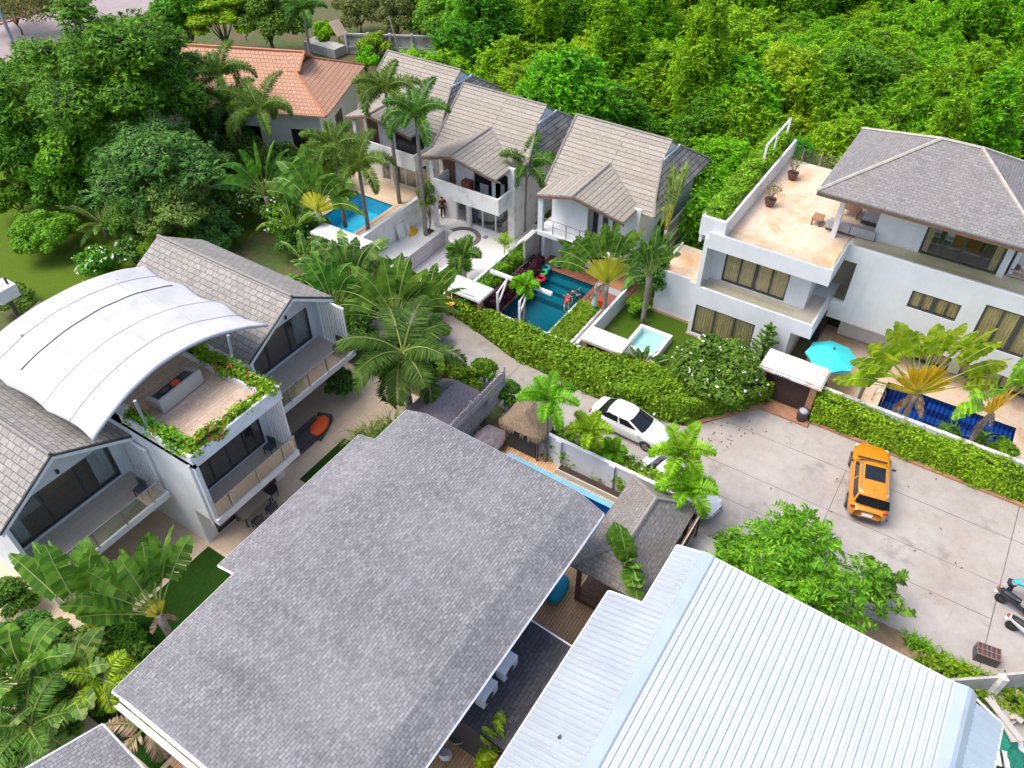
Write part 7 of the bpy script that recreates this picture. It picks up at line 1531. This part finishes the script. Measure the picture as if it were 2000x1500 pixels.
make_tree('garden_tree', 'slim pale green tree in a square cut-out of the emptied terrace', 'tree', 3.6, .75, 12, 900, .26, .11, 'bluegreen', 360, flat=1.0, lobe=.42, loc=A(838,452,0), tr=.06, cbase=.35, rag=.3, core=False)
q = at(838,452,0); simple('tree_pit', 'square dark soil cut-out around the slim tree', 'tree pit', (q.x,q.y,.013), [('soil', bx(-.3,.3,-.3,.3,0,.02), M['soil'])])
# planters of the emptied terrace and teal pool
simple('planter_kerb', 'white kerb around the mown grass patch beside the emptied pool', 'kerb', (34,27.2,0), [('kerb_long', MB().prism([(-1.15,.75),(1.75,.65),(1.75,.55),(-1.1,.65)],0,.36), M['whitetrim']), ('kerb_end', bx(1.62,1.74,-.75,.55,0,.36), M['whitetrim'])])
simple('planter_kerb', 'white kerb around the grassy planter of the teal pool', 'kerb', (34.2,17.6,0), [('kerb_long', bx(-1.9,1.9,.66,.8,-.05,.5), M['whitetrim']), ('kerb_end', bx(1.8,1.94,-.7,.65,-.05,.5), M['whitetrim']), ('kerb_front', bx(-1.94,1.9,-.9,-.76,-.05,.5), M['whitetrim'])])
# lane and court things
q = at(1563,822,0); r = simple('rubbish_bin', 'dark grey round rubbish bin by the brick kerb of the gate', 'bin', (q.x,q.y,0), [('bin_body', MB().lathe([(.24,0),(.31,.75),(.33,.78),(.26,.76)],n=16), M['charcoal'], SM), ('rubbish', MB().blob((0,0,.76),(.25,.25,.12),9,5), M['greyfab'], SM)])
q = at(735,690,0); 
R = np.random.default_rng(77); lp = []
for i in range(46):
    px_, py_ = (R.normal(1425,45), R.normal(848,14)) if i < 26 else (R.uniform(1380,1900), R.uniform(850,1180)); q = at(px_,py_,.012); lp.append((q.x,q.y,.012))
tag(leafobj('fallen_leaves', leafdata(np.array(lp), np.tile([0,0,1.],(len(lp),1))+R.normal(size=(len(lp),3))*.1, .2, .07, R, .02), plain('brown_leaf',(.07,.055,.03),.9)), 'brown fallen leaves scattered on the concrete court', 'leaves', kind='stuff')
q = at(1922,1285,0); r = thing('metal_crate', 'low dark crate with a rusty grid top at the bottom right of the court', 'crate', (q.x,q.y,0), rad(8)); bx(-.3,.3,-.45,.45,0,.5).build('crate_body', M['charcoal'], r, org=(0,0,0))
for i in range(6): bx(-.31,.31,-.46+i*.175,-.43+i*.175,.502,.53).build('grid_bar', plain('rusty_bar',(.32,.14,.10),.8) if i == 0 else bpy.data.materials['rusty_bar'], r, org=(0,0,0))
for x in (-.33,0,.33): bx(x*.88-.02,x*.88+.02,-.46,.46,.53,.555).build('grid_bar', bpy.data.materials['rusty_bar'], r, org=(0,0,0))
rg3 = random.Random(5)
for i in range(9):
    q = at(1950+rg3.uniform(0,50), 1345+rg3.uniform(0,60), .2+.07*i)
    simple('timber_plank', ('longest pale plank on the lumber pile at the right edge','grey plank on top of the lumber pile at the right edge','weathered plank in the lumber pile behind the block wall')[min(i,2)], 'plank', (q.x,q.y,.1+.08*i), [('plank', bx(-.9-.3*(i==0),.9,-.12,.12,0,.06), plain('plank_%d' % i, rg3.choice(((.5,.46,.42),(.38,.36,.36),(.55,.45,.36))), .85, scale=4))], rg3.uniform(0,3.1), 'planks on the lumber pile')
heap('green netting bundle at the right edge below the lumber', 1962, 1445, .5, .5, (.02,.30,.20), seed=17)
heap('darker green tarpaulin corner at the bottom right edge', 1992, 1490, .6, .5, (.015,.22,.15), seed=18)
q = at(1970,1470,.2); simple('pallet', 'pale slatted pallet under the green netting', 'pallet', (q.x,q.y,.02), [('pallet_slats', MB().box(-.6,.6,-.6,-.4,.1,.14).box(-.6,.6,-.3,-.1,.1,.14).box(-.6,.6,0,.2,.1,.14).box(-.6,.6,.3,.5,.1,.14), M['weather']), ('pallet_bearers', MB().box(-.55,-.45,-.6,.5,0,.1).box(.45,.55,-.6,.5,0,.1), M['woodpost'])], .3)
# around the big shingle house
q = at(1093,1152,.4); simple('bean_bag', 'turquoise blue bean bag on the wood deck beside the shingle roof', 'bean bag', (q.x,q.y+.08,.013), [('cushion', MB().blob((0,0,.36),(.8,.42,.34),18,10), plain('blue_beanbag',(.012,.30,.46),.7), SM)], rad(5))
for px, py, lab in ((990,1300,'upper white air conditioner unit on the dark annex roof'),(950,1352,'lower white air conditioner unit on the dark annex roof')):
    q = at(px,py,3.7); r = simple('air_conditioner', lab, 'air conditioner', (q.x,q.y,3.32), [('casing', bx(-.45,.45,-.2,.2,.05,.65), M['greywall'],dict(bevel=.02)), ('foot', bx(-.35,-.25,-.2,.2,-.1,.05), M['charcoal']), ('foot', bx(.25,.35,-.2,.2,-.1,.05), M['charcoal']), ('fan_grille', MB().xf(Matrix.Identity(4)).lathe([(.24,0),(.24,.012),(.05,.02)],n=16).xf(Matrix.Translation((-.1,-.2,.35)) @ Matrix.Rotation(math.pi/2,4,'X')), M['charcoal'])])
for px, py, rz, lab in ((918,1395,200,'white moulded chair on the deck below the air conditioners'),(866,1470,160,'white moulded chair nearest the bottom edge of the picture')):
    q = at(px,py,.45); simple('moulded_chair', lab, 'chair', (q.x,q.y-.1,.013), [('shell', MB().grid([[(.27*math.sin(b_)*(.9+.1*s),.27*math.cos(b_)-.02,.44+.42*s) for b_ in [math.pi*(.02+.96*k/12) for k in range(13)]] for s in (0,.5,1)]), M['whitetrim'], SM), ('seat', MB().lathe([(.26,.42),(.27,.45),(.1,.44)],n=16), M['whitetrim'], SM)]+[('leg', MB().tube([(sx*.15,sy*.15,.42),(sx*.22,sy*.22,0)],.018,5), M['steel']) for sx in (1,-1) for sy in (1,-1)], rad(rz), 'white chairs at the round glass table')
q = at(892,1430,.7); simple('glass_table', 'round glass table with a thin ring edge between the two white chairs', 'table', (q.x,q.y-.05,.013), [('table_top', MB().lathe([(.42,.70),(.42,.712)],n=28), M['glass']), ('rim', MB().grid([[((.43+.015*math.cos(b_))*math.cos(a),(.43+.015*math.cos(b_))*math.sin(a),.706+.015*math.sin(b_)) for b_ in [k*math.pi/3 for k in range(7)]] for a in [k*math.pi/16 for k in range(33)]]), M['steel'], SM), ('pedestal', MB().tube([(0,0,.0),(0,0,.7)],.04,8), M['steel'])])
q = at(1092,1441,4.75); simple('dead_leaf', 'small dark leaf lying on the white metal side roof', 'leaf', (q.x,q.y,zl_(q.x,q.y)+.03), [('leaf_blade', MB().add([(-.1,0,0),(0,.06,.03),(.12,.01,.05),(.02,-.06,.02)],[(0,1,2),(0,2,3)]), M['black'])])
q = at(330,940,0); simple('plant_pot', 'round white pot in the gap between lower gable and deck block', 'pot', (q.x-.9,q.y+.6,.013), [('pot_body', MB().lathe([(.2,0),(.4,.25),(.38,.5),(.28,.62),(.24,.55)],n=16), M['whitetrim'], SM)])
for x, y, lab in ((22.2,25.6,'charcoal lounge chair on the upper gable balcony'),(9.9,26.3,'charcoal lounge chair on the lower gable balcony'),(14.9,23.3,'charcoal lounge chair on the middle block balcony')): chair(lab, (x,y,2.9), rad(190), M['darkfurn'], M['charcoal'], 'balcony chairs')
cb = [(at(780,533,1.25), at(935,596,1.25), at(1110,668,1.25))]
simple('power_cable', 'black cable drooping along the top of the terrace front wall', 'cable', (0,0,0), [('cable', MB().tube([(31.3,29.2,1.32),(31.28,27,1.27),(31.3,25.1,1.4),(30.9,24.6,2.26),(30.9,22.8,2.27),(31.3,22.1,1.3),(31.28,19,1.25),(31.3,15.8,1.26)],.018,4), M['black'])])
import numpy as np,sys
F=1545.;PT=np.radians(43.15);AZ=np.radians(57.);H=31.
c,s=np.cos(PT),np.sin(PT)
U=np.array([np.cos(AZ),np.sin(AZ)]);V=np.array([np.sin(AZ),-np.cos(AZ)])
def P(px,py,z=0.):
    a=(px-1000)/F;b=-(py-750)/F
    d=np.array([a, c+b*s, -s+b*c]); t=(z-H)/d[2]
    w=d[:2]*t
    return np.array([w@U,w@V])
def PX(u,v,z):
    w=u*U+v*V; x,y=w; dz=z-H
    dep=y*c-dz*s; up=y*s+dz*c
    return np.array([1000+F*x/dep,750-F*up/dep])
def HZ(px,py,px2,py2,z=0): # height of a vertical whose base is px,py (at z) and top px2,py2
    q=P(px,py,z); best=min(np.arange(z,25,.02),key=lambda h:np.hypot(*(PX(q[0],q[1],h)-[px2,py2])))
    return best
